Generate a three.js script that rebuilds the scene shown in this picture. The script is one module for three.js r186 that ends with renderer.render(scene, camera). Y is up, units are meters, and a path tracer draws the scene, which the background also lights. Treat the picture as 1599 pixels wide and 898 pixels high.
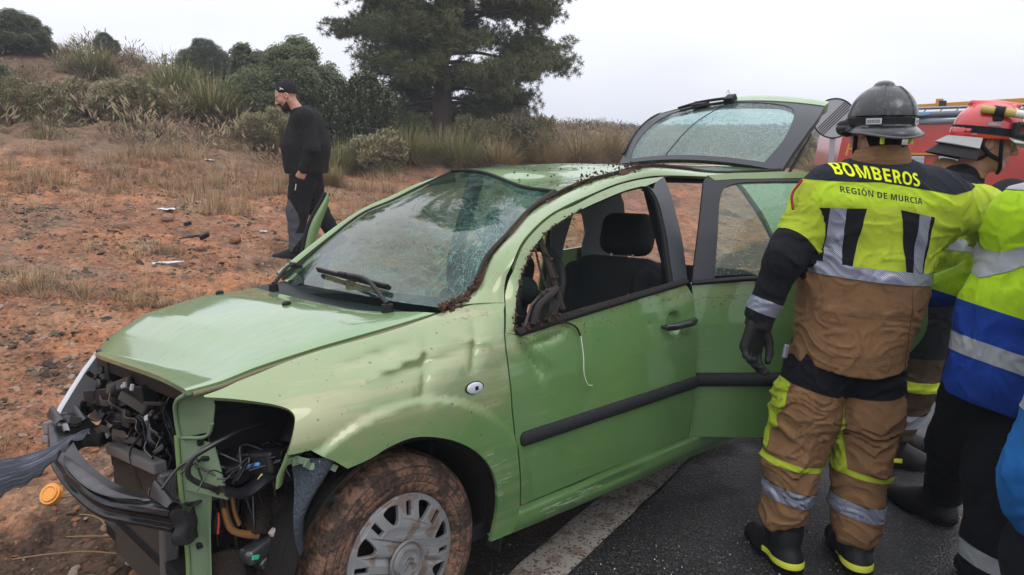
import * as THREE from 'three';
import { mergeGeometries, mergeVertices } from 'three/addons/utils/BufferGeometryUtils.js';
import { RoundedBoxGeometry } from 'three/addons/geometries/RoundedBoxGeometry.js';

// ---------------------------------------------------------------- camera, sky, sun, exposure
const scene = new THREE.Scene();
const camera = new THREE.PerspectiveCamera(40.19, 1024 / 575, 0.05, 3000);
camera.position.set(0, 1.5267, 0);
camera.rotation.set(-0.1804, 0, 0);
const renderer = new THREE.WebGLRenderer({ antialias: true });
renderer.setSize(1024, 575);
renderer.toneMapping = THREE.LinearToneMapping;
renderer.toneMappingExposure = 1.2;
renderer.shadowMap.enabled = true;

const fract = (x) => x - Math.floor(x), clamp = (x, a = 0, b = 1) => Math.min(b, Math.max(a, x)), lerp = (a, b, t) => a + (b - a) * t;
const sstep = (a, b, x) => { const t = clamp((x - a) / (b - a)); return t * t * (3 - 2 * t); };
function rng(seed) { let s = seed | 0; return () => { s = (s + 0x6d2b79f5) | 0; let t = Math.imul(s ^ (s >>> 15), 1 | s); t = (t + Math.imul(t ^ (t >>> 7), 61 | t)) ^ t; return ((t ^ (t >>> 14)) >>> 0) / 4294967296; }; }
function hash3(x, y, z) { let h = (Math.imul(x, 374761393) + Math.imul(y, 668265263) + Math.imul(z, 1274126177)) | 0; h = Math.imul(h ^ (h >>> 13), 1274126177); h = Math.imul(h ^ (h >>> 15), 0x2c1b3c6d); return ((h ^ (h >>> 16)) >>> 0) / 4294967296; }
function vn(x, y, z = 0) { // value noise, 0..1
  const ix = Math.floor(x), iy = Math.floor(y), iz = Math.floor(z); let fx = x - ix, fy = y - iy, fz = z - iz;
  fx = fx * fx * (3 - 2 * fx); fy = fy * fy * (3 - 2 * fy); fz = fz * fz * (3 - 2 * fz);
  const f = (k) => lerp(lerp(hash3(ix, iy, iz + k), hash3(ix + 1, iy, iz + k), fx), lerp(hash3(ix, iy + 1, iz + k), hash3(ix + 1, iy + 1, iz + k), fx), fy);
  return fz === 0 ? f(0) : lerp(f(0), f(1), fz);
}
function fbm(x, y, z = 0, oct = 4) { let s = 0, a = 0.5, t = 0; for (let i = 0; i < oct; i++) { s += a * vn(x, y, z); t += a; x = x * 2.03 + 17.1; y = y * 2.03 + 5.3; if (z) z = z * 2.03 + 3.7; a *= 0.5; } return s / t; }
const interp = (x, xs, ys) => { if (x <= xs[0]) return ys[0]; for (let i = 1; i < xs.length; i++) if (x <= xs[i]) return lerp(ys[i - 1], ys[i], (x - xs[i - 1]) / (xs[i] - xs[i - 1])); return ys[ys.length - 1]; };

{ // overcast sky: a bright even layer, about twice as bright overhead as at the horizon, with faint cloud structure
  const w = 1024, h = 512, data = new Float32Array(w * h * 4);
  for (let j = 0; j < h; j++) for (let i = 0; i < w; i++) {
    const el = ((j + 0.5) / h - 0.5) * Math.PI, az = ((i + 0.5) / w) * Math.PI * 2, y = Math.sin(el), cx = Math.cos(az) * Math.cos(el), cz = Math.sin(az) * Math.cos(el);
    const k = 1 / (Math.max(y, 0) + 0.22), n = fbm(cx * k * 1.6 + 31, cz * k * 1.6 + 11, y * 2 + 3, 5) - 0.5, n2 = fbm(cx * 3 + 9, y * 9 + 4, cz * 3 + 2, 4) - 0.5;
    let L = 0.79 * (1 + 1.35 * Math.max(y, 0)) * (1 + 0.22 * n + 0.12 * n2);
    if (y < 0) L *= 0.6;
    const o = (j * w + i) * 4; data[o] = L * (0.965 + 0.03 * n2); data[o + 1] = L * 0.985; data[o + 2] = L * (1.06 - 0.05 * n2); data[o + 3] = 1;
  }
  const sky = new THREE.DataTexture(data, w, h, THREE.RGBAFormat, THREE.FloatType);
  sky.mapping = THREE.EquirectangularReflectionMapping; sky.magFilter = THREE.LinearFilter; sky.minFilter = THREE.LinearFilter; sky.needsUpdate = true;
  scene.background = sky; scene.environment = sky;
}
const sun = new THREE.DirectionalLight(0xfff4e6, 0.5);
sun.name = 'sun'; sun.position.set(14, 30, 16); sun.target.position.set(0, 0, -4); sun.castShadow = true; sun.shadow.radius = 40;
sun.shadow.mapSize.set(2048, 2048); Object.assign(sun.shadow.camera, { left: -30, right: 30, top: 30, bottom: -30, near: 1, far: 90 });
scene.add(sun, sun.target);
scene.fog = new THREE.FogExp2(0xc9ced8, 0.0022);

// ---------------------------------------------------------------- naming
const taken = {};
function numbered(name) { const n = taken[name] = (taken[name] ?? -1) + 1; return n ? name + '_' + String(n).padStart(3, '0') : name; }
function shade(o) { o.traverse((m) => { if (m.isMesh) { m.castShadow = true; m.receiveShadow = true; } }); return o; }
function tag(o, label, category, group) { o.userData.label = label; o.userData.category = category; if (group) o.userData.group = group; return o; }
function thing(name, label, category, pos = [0, 0, 0], turn = 0, group) { const g = new THREE.Group(); g.name = numbered(name); g.position.set(...pos); g.rotation.y = turn; scene.add(g); return tag(g, label, category, group); }
function mesh(name, geo, mat, parent, kind) { const m = new THREE.Mesh(Array.isArray(geo) ? merge(geo) : geo, mat); m.name = parent ? name : numbered(name); m.castShadow = m.receiveShadow = true; if (kind) m.userData.kind = kind; (parent || scene).add(m); return m; }
function copyOf(src, pos, turn, scale, label) { const c = src.clone(); c.name = numbered(src.name.replace(/_\d{3}$/, '')); c.userData = { ...src.userData, label: label || src.userData.label }; c.position.set(...pos); c.rotation.y = turn; if (scale) Array.isArray(scale) ? c.scale.set(...scale) : c.scale.setScalar(scale); scene.add(c); return c; }

// ---------------------------------------------------------------- geometry helpers
function merge(list) { const l = list.map((g) => { const h = g.index ? g.toNonIndexed() : g.clone(); for (const k of Object.keys(h.attributes)) if (!['position', 'normal', 'uv'].includes(k)) h.deleteAttribute(k); if (!h.attributes.uv) h.setAttribute('uv', new THREE.BufferAttribute(new Float32Array(h.attributes.position.count * 2), 2)); return h; }); return mergeGeometries(l); }
const V = (a) => new THREE.Vector3(a[0], a[1], a[2]);
function place(g, p = [0, 0, 0], r = [0, 0, 0], s) { const m = new THREE.Matrix4().compose(V(p), new THREE.Quaternion().setFromEuler(new THREE.Euler(...r)), s ? (Array.isArray(s) ? V(s) : new THREE.Vector3(s, s, s)) : new THREE.Vector3(1, 1, 1)); g.applyMatrix4(m); return g; }
function box(w, h, d, p, r, rad = 0.006) { return place(new RoundedBoxGeometry(w, h, d, 2, Math.min(rad, w / 2.1, h / 2.1, d / 2.1)), p, r); }
function ball(r, p, s, n = 16) { return place(new THREE.SphereGeometry(r, n, n * 0.75 | 0), p, [0, 0, 0], s); }
function cyl(r0, r1, h, p, r, n = 20) { return place(new THREE.CylinderGeometry(r0, r1, h, n), p, r); }
function crv(pts, n = 6, closed = false) { // Catmull-Rom resampling of 2-D or 3-D points
  const dim = pts[0].length, c = new THREE.CatmullRomCurve3(pts.map((p) => new THREE.Vector3(p[0], p[1], p[2] || 0)), closed, 'centripetal'), out = [], m = (closed ? pts.length : pts.length - 1) * n;
  for (let i = 0; i <= m - (closed ? 1 : 0); i++) { const q = c.getPoint(i / m); out.push(dim === 2 ? [q.x, q.y] : [q.x, q.y, q.z]); }
  return out;
}
function tube(pts, r, seg = 8, n = 6) { // pipe along a smooth path, radius a number or a function of 0..1, closed ends
  const path = pts.length > 2 ? crv(pts, n) : [0, 1, 2, 3].map((k) => pts[0].map((v, i) => lerp(v, pts[1][i], k / 3))), P = [], N = [], U = [], I = [], M = path.length;
  let up = new THREE.Vector3(0.3, 1, 0.17);
  for (let i = 0; i < M; i++) {
    const t = V(path[Math.min(M - 1, i + 1)]).sub(V(path[Math.max(0, i - 1)])).normalize(), a = new THREE.Vector3().crossVectors(up, t).normalize(), b = new THREE.Vector3().crossVectors(t, a); up = b;
    const rr = typeof r === 'function' ? r(i / (M - 1)) : r;
    for (let j = 0; j <= seg; j++) { const q = j / seg * Math.PI * 2, d = a.clone().multiplyScalar(Math.cos(q)).addScaledVector(b, Math.sin(q)); P.push(path[i][0] + d.x * rr, path[i][1] + d.y * rr, path[i][2] + d.z * rr); N.push(d.x, d.y, d.z); U.push(j / seg, i / (M - 1)); }
  }
  for (let i = 0; i < M - 1; i++) for (let j = 0; j < seg; j++) { const a = i * (seg + 1) + j, b = a + seg + 1; I.push(a, a + 1, b, b, a + 1, b + 1); }
  for (const [i, s] of [[0, -1], [M - 1, 1]]) { const t = V(path[Math.min(M - 1, i + 1)]).sub(V(path[Math.max(0, i - 1)])).normalize().multiplyScalar(s), c = P.length / 3; P.push(...path[i]); N.push(t.x, t.y, t.z); U.push(0, 0); for (let j = 0; j <= seg; j++) { const k = (i * (seg + 1) + j) * 3; P.push(P[k], P[k + 1], P[k + 2]); N.push(t.x, t.y, t.z); U.push(0, 0); } for (let j = 0; j < seg; j++) s > 0 ? I.push(c, c + 1 + j, c + 2 + j) : I.push(c, c + 2 + j, c + 1 + j); }
  return geom(P, N, U, I);
}
function geom(P, N, U, I) { const g = new THREE.BufferGeometry(); g.setAttribute('position', new THREE.Float32BufferAttribute(P, 3)); if (N) g.setAttribute('normal', new THREE.Float32BufferAttribute(N, 3)); g.setAttribute('uv', new THREE.Float32BufferAttribute(U || new Float32Array(P.length / 3 * 2), 2)); if (I) g.setIndex(I); if (!N) g.computeVertexNormals(); return g; }
// A sheet with thickness: POLY in a plane (a, b), bent onto SURF(a, b) -> [x, y, z]; OUT is roughly its outer side.
function panel(poly, surf, { step = 0.03, stepB, thick = 0.005, uv = (a, b) => [a, b], out = [0, 0, 1], back = true } = {}) {
  let area = 0; poly = poly.filter((p, i) => { const q = poly[(i + poly.length - 1) % poly.length]; return Math.abs(p[0] - q[0]) + Math.abs(p[1] - q[1]) > 1e-5; });
  for (let i = 0; i < poly.length; i++) { const p = poly[i], q = poly[(i + 1) % poly.length]; area += p[0] * q[1] - p[1] * q[0]; }
  if (area < 0) poly = poly.slice().reverse();
  const sb = stepB || step, P = [], N = [], U = [], I = [], seen = new Map(), O = V(out);
  let sign = 0;
  const nrm = (a, b) => { const e = Math.min(step, sb) * 0.08; const p = V(surf(a + e, b)).sub(V(surf(a - e, b))), q = V(surf(a, b + e)).sub(V(surf(a, b - e))); return p.cross(q).normalize(); };
  { const c = poly.reduce((s, p) => [s[0] + p[0] / poly.length, s[1] + p[1] / poly.length], [0, 0]); sign = nrm(...c).dot(O) < 0 ? -1 : 1; }
  const vert = (a, b) => { const k = Math.round(a * 2e4) + ':' + Math.round(b * 2e4); let i = seen.get(k); if (i === undefined) { i = P.length / 3; seen.set(k, i); const p = surf(a, b), n = nrm(a, b).multiplyScalar(sign); P.push(...p); N.push(n.x, n.y, n.z); U.push(...uv(a, b)); } return i; };
  const clip = (pl, ax, v, keepAbove) => { const o = []; for (let i = 0; i < pl.length; i++) { const p = pl[i], q = pl[(i + 1) % pl.length], dp = keepAbove ? p[ax] - v : v - p[ax], dq = keepAbove ? q[ax] - v : v - q[ax]; if (dp >= 0) o.push(p); if ((dp > 0 && dq < 0) || (dp < 0 && dq > 0)) { const t = dp / (dp - dq); o.push([lerp(p[0], q[0], t), lerp(p[1], q[1], t)]); } } return o; };
  const xs = poly.map((p) => p[0]), a0 = Math.min(...xs), a1 = Math.max(...xs);
  for (let i = Math.floor(a0 / step); i * step < a1; i++) {
    const col = clip(clip(poly, 0, i * step, true), 0, (i + 1) * step, false); if (col.length < 3) continue;
    const ys = col.map((p) => p[1]), b0 = Math.min(...ys), b1 = Math.max(...ys);
    for (let j = Math.floor(b0 / sb); j * sb < b1; j++) {
      let c = clip(clip(col, 1, j * sb, true), 1, (j + 1) * sb, false);
      c = c.filter((p, k) => { const q = c[(k + c.length - 1) % c.length]; return Math.abs(p[0] - q[0]) + Math.abs(p[1] - q[1]) > 2e-5; });
      if (c.length < 3) continue;
      for (const t of THREE.ShapeUtils.triangulateShape(c.map((p) => new THREE.Vector2(p[0], p[1])), [])) {
        const [p, q, r] = t.map((k) => c[k]); const ar = (q[0] - p[0]) * (r[1] - p[1]) - (q[1] - p[1]) * (r[0] - p[0]); if (Math.abs(ar) < 1e-9) continue;
        const tri = [vert(...p), vert(...q), vert(...r)]; if ((ar < 0) !== (sign < 0)) tri.reverse(); I.push(...tri);
      }
    }
  }
  if (back && thick > 0) {
    const n0 = P.length / 3, m = I.length;
    for (let i = 0; i < n0; i++) { P.push(P[i * 3] - N[i * 3] * thick, P[i * 3 + 1] - N[i * 3 + 1] * thick, P[i * 3 + 2] - N[i * 3 + 2] * thick); N.push(-N[i * 3], -N[i * 3 + 1], -N[i * 3 + 2]); U.push(U[i * 2], U[i * 2 + 1]); }
    for (let i = 0; i < m; i += 3) I.push(I[i] + n0, I[i + 2] + n0, I[i + 1] + n0);
    for (let i = 0; i < poly.length; i++) {
      const p = poly[i], q = poly[(i + 1) % poly.length], L = Math.hypot(q[0] - p[0], q[1] - p[1]), n = Math.max(1, Math.ceil(L / step));
      for (let k = 0; k < n; k++) {
        const u = [lerp(p[0], q[0], k / n), lerp(p[1], q[1], k / n)], w = [lerp(p[0], q[0], (k + 1) / n), lerp(p[1], q[1], (k + 1) / n)];
        const A = V(surf(...u)), B = V(surf(...w)), na = nrm(...u).multiplyScalar(sign), nb = nrm(...w).multiplyScalar(sign), C = A.clone().addScaledVector(na, -thick), D = B.clone().addScaledVector(nb, -thick);
        const nn = new THREE.Vector3().crossVectors(B.clone().sub(A), na).normalize().multiplyScalar(sign), s = P.length / 3;
        for (const v of [A, B, C, D]) { P.push(v.x, v.y, v.z); N.push(nn.x, nn.y, nn.z); U.push(...uv(...u)); }
        sign > 0 ? I.push(s, s + 2, s + 1, s + 1, s + 2, s + 3) : I.push(s, s + 1, s + 2, s + 1, s + 3, s + 2);
      }
    }
  }
  return geom(P, N, U, I);
}
const SQ = [[0, 0], [1, 0], [1, 1], [0, 1]];
const sheet = (f, o = {}) => panel(SQ, f, { step: 1 / (o.n || 20), stepB: 1 / (o.m || o.n || 20), ...o });
const along = (pts, t) => { const s = clamp(t) * (pts.length - 1), i = Math.min(pts.length - 2, Math.floor(s)), k = s - i; return pts[i].map((v, c) => lerp(v, pts[i + 1][c], k)); };
const mix3 = (a, b, t) => [lerp(a[0], b[0], t), lerp(a[1], b[1], t), lerp(a[2], b[2], t)];
function strip(A, B, { bulge = 0, dir = [0, 1, 0], ...o } = {}) { return sheet((u, v) => { const p = mix3(along(A, u), along(B, u), v), k = bulge * 4 * v * (1 - v); return [p[0] + dir[0] * k, p[1] + dir[1] * k, p[2] + dir[2] * k]; }, { m: 6, ...o }); }
function mirrorZ(g) { const h = g.index ? g.toNonIndexed() : g.clone(), p = h.attributes.position, n = h.attributes.normal, u = h.attributes.uv; for (let i = 0; i < p.count; i++) { p.setZ(i, -p.getZ(i)); n.setZ(i, -n.getZ(i)); } for (let i = 0; i < p.count; i += 3) for (const a of [p, n, u]) { if (!a) continue; for (let c = 0; c < a.itemSize; c++) { const t = a.array[(i + 1) * a.itemSize + c]; a.array[(i + 1) * a.itemSize + c] = a.array[(i + 2) * a.itemSize + c]; a.array[(i + 2) * a.itemSize + c] = t; } } return h; }

// Signed-distance meshing (surface nets).
function nets(sdf, min, max, h) {
  const nx = Math.ceil((max[0] - min[0]) / h) + 1, ny = Math.ceil((max[1] - min[1]) / h) + 1, nz = Math.ceil((max[2] - min[2]) / h) + 1, F = new Float32Array(nx * ny * nz), at = (i, j, k) => (k * ny + j) * nx + i, B = 4;
  for (let k = 0; k < nz; k += B) for (let j = 0; j < ny; j += B) for (let i = 0; i < nx; i += B) {
    const d = sdf(min[0] + (i + 1.5) * h, min[1] + (j + 1.5) * h, min[2] + (k + 1.5) * h), far = Math.abs(d) > h * 4.2 + 0.022;
    for (let c = k; c < Math.min(nz, k + B); c++) for (let b = j; b < Math.min(ny, j + B); b++) for (let a = i; a < Math.min(nx, i + B); a++) F[at(a, b, c)] = far ? d : sdf(min[0] + a * h, min[1] + b * h, min[2] + c * h);
  }
  const idx = new Int32Array(nx * ny * nz).fill(-1), P = [], I = [];
  for (let k = 0; k < nz - 1; k++) for (let j = 0; j < ny - 1; j++) for (let i = 0; i < nx - 1; i++) {
    let m = 0; const v = []; for (let c = 0; c < 8; c++) { const f = F[at(i + (c & 1), j + (c >> 1 & 1), k + (c >> 2))]; v.push(f); if (f < 0) m |= 1 << c; }
    if (m === 0 || m === 255) continue;
    let x = 0, y = 0, z = 0, n = 0;
    for (const [a, b] of EDGES) { if ((v[a] < 0) === (v[b] < 0)) continue; const t = v[a] / (v[a] - v[b]); x += (a & 1) + t * ((b & 1) - (a & 1)); y += (a >> 1 & 1) + t * ((b >> 1 & 1) - (a >> 1 & 1)); z += (a >> 2) + t * ((b >> 2) - (a >> 2)); n++; }
    idx[at(i, j, k)] = P.length / 3; P.push(min[0] + (i + x / n) * h, min[1] + (j + y / n) * h, min[2] + (k + z / n) * h);
  }
  const quad = (a, b, c, d, flip) => { if (a < 0 || b < 0 || c < 0 || d < 0) return; flip ? I.push(a, c, b, a, d, c) : I.push(a, b, c, a, c, d); };
  for (let k = 1; k < nz - 1; k++) for (let j = 1; j < ny - 1; j++) for (let i = 1; i < nx - 1; i++) {
    const f = F[at(i, j, k)] < 0;
    if (f !== F[at(i + 1, j, k)] < 0) quad(idx[at(i, j - 1, k - 1)], idx[at(i, j, k - 1)], idx[at(i, j, k)], idx[at(i, j - 1, k)], !f);
    if (f !== F[at(i, j + 1, k)] < 0) quad(idx[at(i - 1, j, k - 1)], idx[at(i - 1, j, k)], idx[at(i, j, k)], idx[at(i, j, k - 1)], !f);
    if (f !== F[at(i, j, k + 1)] < 0) quad(idx[at(i - 1, j - 1, k)], idx[at(i, j - 1, k)], idx[at(i, j, k)], idx[at(i - 1, j, k)], !f);
  }
  const N = [], e = h * 0.6;
  for (let i = 0; i < P.length; i += 3) { const [x, y, z] = [P[i], P[i + 1], P[i + 2]]; const a = sdf(x + e, y, z) - sdf(x - e, y, z), b = sdf(x, y + e, z) - sdf(x, y - e, z), c = sdf(x, y, z + e) - sdf(x, y, z - e), l = Math.hypot(a, b, c) || 1; N.push(a / l, b / l, c / l); }
  return geom(P, N, P.flatMap((_, i) => i % 3 === 0 ? [P[i] + P[i + 2] * 0.7, P[i + 1]] : []), I);
}
const EDGES = [[0, 1], [2, 3], [4, 5], [6, 7], [0, 2], [1, 3], [4, 6], [5, 7], [0, 4], [1, 5], [2, 6], [3, 7]];
const smin = (a, b, k) => { const h = Math.max(k - Math.abs(a - b), 0) / k; return Math.min(a, b) - h * h * k * 0.25; };
// distance to a tapered capsule; F squashes it along z
function cap(x, y, z, a, b, ra, rb, F = 1) {
  const bx = b[0] - a[0], by = b[1] - a[1], bz = (b[2] - a[2]) / F, px = x - a[0], py = y - a[1], pz = (z - a[2]) / F, t = clamp((px * bx + py * by + pz * bz) / (bx * bx + by * by + bz * bz + 1e-9));
  return (Math.hypot(px - bx * t, py - by * t, pz - bz * t) - lerp(ra, rb, t)) * Math.min(1, F);
}
function ell(x, y, z, c, r) { const a = (x - c[0]) / r[0], b = (y - c[1]) / r[1], d = (z - c[2]) / r[2], k = Math.hypot(a, b, d); return (k - 1) * Math.min(r[0], r[1], r[2]); }
const bonesSDF = (bones, k) => (x, y, z) => { let d = 1e3; for (const b of bones) d = smin(d, cap(x, y, z, b[0], b[1], b[2], b[3], b[4] || 1), b[5] || k); return d; };
// Cut a geometry where F(x, y, z, nx, ny, nz) changes sign: [part with F > 0, part with F <= 0].
function cut(g, F) {
  if (g.index) g = g.toNonIndexed();
  const p = g.attributes.position.array, n = g.attributes.normal.array, outs = [[[], []], [[], []]], val = [];
  for (let i = 0; i < p.length; i += 3) val.push(F(p[i], p[i + 1], p[i + 2], n[i], n[i + 1], n[i + 2]));
  for (let t = 0; t < val.length; t += 3) {
    const s = [val[t] > 0, val[t + 1] > 0, val[t + 2] > 0];
    for (const side of [true, false]) {
      const poly = [];
      for (let e = 0; e < 3; e++) { const i = t + e, j = t + (e + 1) % 3; if (s[e] === side) poly.push([i, i, 0]); if (s[e] !== s[(e + 1) % 3]) poly.push([i, j, val[i] / (val[i] - val[j])]); }
      const [P, N] = outs[side ? 0 : 1];
      for (let e = 1; e + 1 < poly.length; e++) for (const [i, j, k] of [poly[0], poly[e], poly[e + 1]]) for (let c = 0; c < 3; c++) { P.push(lerp(p[i * 3 + c], p[j * 3 + c], k)); N.push(lerp(n[i * 3 + c], n[j * 3 + c], k)); }
    }
  }
  return outs.map(([P, N]) => geom(P, N, clothUV(P)));
}
const clothUV = (P) => { const U = []; for (let i = 0; i < P.length; i += 3) U.push(P[i] + P[i + 2] * 0.7, P[i + 1]); return U; };
function zone(g, fns) { let rest = [], cur = g; for (const f of fns) { const [a, b] = cut(cur, f); cur = a; rest.push(b); } return [cur, mergeGeometries(rest.map((r) => r))]; }
function grow(g, e) { const p = g.attributes.position, n = g.attributes.normal; for (let i = 0; i < p.count; i++) p.setXYZ(i, p.getX(i) + n.getX(i) * e, p.getY(i) + n.getY(i) * e, p.getZ(i) + n.getZ(i) * e); return g; }

// ---------------------------------------------------------------- textures
function dataTex(w, h, f, { srgb = false, repeat = 1, ry } = {}) { // f(x, y) -> [r, g, b] 0..1 or a number
  const d = new Uint8Array(w * h * 4);
  for (let j = 0; j < h; j++) for (let i = 0; i < w; i++) { let c = f(i, j); if (typeof c === 'number') c = [c, c, c]; const o = (j * w + i) * 4; for (let k = 0; k < 3; k++) d[o + k] = clamp(c[k]) * 255; d[o + 3] = 255; }
  const t = new THREE.DataTexture(d, w, h); t.wrapS = t.wrapT = THREE.RepeatWrapping; t.magFilter = THREE.LinearFilter; t.minFilter = THREE.LinearMipmapLinearFilter; t.generateMipmaps = true; if (srgb) t.colorSpace = THREE.SRGBColorSpace; t.repeat.set(repeat, ry || repeat); t.needsUpdate = true; return t;
}
function tile(w, f) { return (i, j) => f(i, j, (s, o = 3) => { // tileable fbm with s cells across
  let v = 0, a = 0.5, tt = 0, c = s; for (let k = 0; k < o; k++) { const x = i / w * c, y = j / w * c, ix = Math.floor(x), iy = Math.floor(y); let fx = x - ix, fy = y - iy; fx = fx * fx * (3 - 2 * fx); fy = fy * fy * (3 - 2 * fy); const H = (p, q) => hash3(((p % c) + c) % c, ((q % c) + c) % c, 7 + k * 13 + s); v += a * lerp(lerp(H(ix, iy), H(ix + 1, iy), fx), lerp(H(ix, iy + 1), H(ix + 1, iy + 1), fx), fy); tt += a; a *= 0.5; c *= 2; } return v / tt; }); }
const withRepeat = (t, rx, ry = rx) => { const c = t.clone(); c.repeat.set(rx, ry); c.needsUpdate = true; return c; };
const lin = (r, g, b) => new THREE.Color().setRGB(r, g, b);
const std = (c, roughness = 0.8, extra = {}) => new THREE.MeshPhysicalMaterial({ specularIntensity: extra.metalness ? 1 : 0.4, color: Array.isArray(c) ? lin(...c) : c, roughness, side: THREE.DoubleSide, ...extra });
const phys = (c, roughness = 0.5, extra = {}) => new THREE.MeshPhysicalMaterial({ color: Array.isArray(c) ? lin(...c) : c, roughness, side: THREE.DoubleSide, ...extra });
function canvasTex(w, h, draw, srgb = true) { const c = document.createElement('canvas'); c.width = w; c.height = h; draw(c.getContext('2d'), w, h); const t = new THREE.CanvasTexture(c); if (srgb) t.colorSpace = THREE.SRGBColorSpace; t.magFilter = THREE.LinearFilter; return t; }

const T = {};
T.fine = dataTex(256, 256, tile(256, (i, j, n) => 0.5 + (n(64, 2) - 0.5) * 0.8));           // general fine grain
T.blotch = dataTex(512, 512, tile(512, (i, j, n) => n(6, 6)));
T.weave = dataTex(128, 128, (i, j) => 0.5 + 0.5 * Math.sin(i * Math.PI / 4) * Math.sin(j * Math.PI / 4) * (0.6 + 0.4 * hash3(i >> 3, j >> 3, 1)));
// ---------------------------------------------------------------- ground, road
const LX = 0.211, LZ = -2.6, NX = -0.845, NZ = -0.534, SX = 0.534, SZ = -0.845; // road line: a point, the direction to its left, the direction along it
const roadD = (x, z) => (x - LX) * NX + (z - LZ) * NZ, roadS = (x, z) => (x - LX) * SX + (z - LZ) * SZ;
const fromRoad = (d, s) => [LX + NX * d + SX * s, LZ + NZ * d + SZ * s];
const BANK_D = [-60, -16, -9.4, -8, -7.6, 0.42, 1.05, 1.7, 2.3, 3.2, 4.8, 6.4, 8, 10, 12.5, 15.5, 18, 20.5, 24, 32, 70, 400], BANK_H = [1.5, 0.2, -0.35, -0.1, 0, 0, -0.07, -0.06, 0, 0.12, 0.41, 0.6, 0.82, 1.3, 1.85, 2.45, 3.2, 3.85, 4.1, 4.0, 3.6, 2.0];
function height(x, z) {
  const d = roadD(x, z), s = roadS(x, z), dirt = sstep(0.44, 0.9, d) + sstep(-7.7, -8.4, d), wild = sstep(7, 12, d), r = Math.hypot(x, z);
  let h = 0; for (const o of [-0.5, 0, 0.5]) h += interp(d + o * (0.3 + 0.12 * Math.abs(d)) * (Math.abs(d) > 1.5 ? 1 : 0.15), BANK_D, BANK_H) / 3;
  if (d > 12) h -= (h - 1.9) * sstep(9, 24, s) * 0.85; // the bank dies away along the road
  h += wild * ((fbm(x * 0.35 + 40, z * 0.35 + 9, 0, 4) - 0.5) * 1.0 + (fbm(x * 1.3, z * 1.3, 0, 3) - 0.5) * 0.35);
  h += dirt * (1 - wild) * ((fbm(x * 1.4 + 3, z * 1.4 + 8, 0, 3) - 0.5) * 0.10);
  if (dirt > 0 && r < 30) { const n = fbm(x * 9 + 2, z * 9 + 7, 0, 3), m = fbm(x * 26, z * 26, 0, 2); h += dirt * (sstep(0.45, 0.85, n) * 0.035 + (m - 0.5) * 0.018) * (r < 14 ? 1 : (30 - r) / 16); }
  if (d > -7.75 && d < 0.4) h -= 0.02;
  if (r > 150) h += (r - 150) * 0.004 * (0.6 + 0.8 * fbm(x * 0.006 + 5, z * 0.006 + 2, 0, 3));
  return h;
}
const onGround = (x, z) => height(x, z) + (roadD(x, z) > -7.75 && roadD(x, z) < 0.4 ? 0.024 : 0);
{
  const rings = [0.6]; while (rings[rings.length - 1] < 520) { const r = rings[rings.length - 1]; rings.push(r * (r < 13 ? 1.0095 : r < 40 ? 1.016 : 1.04)); }
  const angs = []; for (let a = -180; a < 180;) { angs.push(a); a += a >= -46 && a < 46 ? 0.22 : 4; }
  const P = [], C = [], U = [], I = [], na = angs.length;
  const orange = [0.31, 0.135, 0.066], brown = [0.215, 0.100, 0.056], pale = [0.29, 0.165, 0.10], scrub = [0.15, 0.098, 0.064], dark = [0.075, 0.05, 0.035], grey = [0.15, 0.115, 0.085];
  for (const r of rings) for (const a of angs) {
    const t = a * Math.PI / 180, x = Math.sin(t) * r, z = -Math.cos(t) * r + 0.3, d = roadD(x, z);
    P.push(x, height(x, z), z); U.push(x / 2.3, z / 2.3);
    let c = mix3(orange, brown, sstep(0.35, 0.7, fbm(x * 0.9 + 7, z * 0.9, 0, 4)));
    c = mix3(c, pale, sstep(0.58, 0.74, fbm(x * 2.2 + 30, z * 2.2 + 5, 0, 3)) * 0.6);
    c = mix3(c, dark, sstep(0.64, 0.74, fbm(x * 4 + 11, z * 4 + 50, 0, 3)) * 0.6);
    c = mix3(c, scrub, sstep(7.5, 11, d + (fbm(x * 0.6, z * 0.6, 0, 3) - 0.5) * 6) * 0.85);
    c = mix3(c, grey, sstep(0.6, 0.7, fbm(x * 1.7 + 90, z * 1.7, 0, 3)) * 0.5);
    const wet = sstep(0.47, 0.56, fbm(x * 1.9 + 4, z * 1.9 + 22, 0, 4) + (d < 2.1 ? 0.22 : -0.25)); // soaked, churned soil of the verge
    c = mix3(c, [0.062, 0.039, 0.027], wet * 0.85);
    if (r > 45) c = mix3(c, [0.10, 0.085, 0.05], 0.7);
    C.push(...c);
  }
  for (let i = 0; i < rings.length - 1; i++) for (let j = 0; j < na; j++) { const a = i * na + j, b = i * na + (j + 1) % na, c = a + na, e = b + na; I.push(a, b, c, b, e, c); }
  const g = new THREE.BufferGeometry(); g.setAttribute('position', new THREE.Float32BufferAttribute(P, 3)); g.setAttribute('color', new THREE.Float32BufferAttribute(C, 3)); g.setAttribute('uv', new THREE.Float32BufferAttribute(U, 2)); g.setIndex(I); g.computeVertexNormals();
  const soil = dataTex(1024, 1024, tile(1024, (i, j, n) => { const a = n(22, 5), b = n(150, 3); const v = 0.60 + (a - 0.5) * 0.7 + (b - 0.5) * 0.7; return [v + 0.06 * (n(40, 2) - 0.5), v, v * 0.97]; }));
  const bump = dataTex(1024, 1024, tile(1024, (i, j, n) => sstep(0.3, 0.8, n(48, 4)) * 0.7 + n(200, 2) * 0.3));
  mesh('ground', g, std([1.5, 1.5, 1.5], 0.86, { vertexColors: true, map: soil, bumpMap: bump, bumpScale: 0.02 })).userData.kind = 'structure';
}
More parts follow.
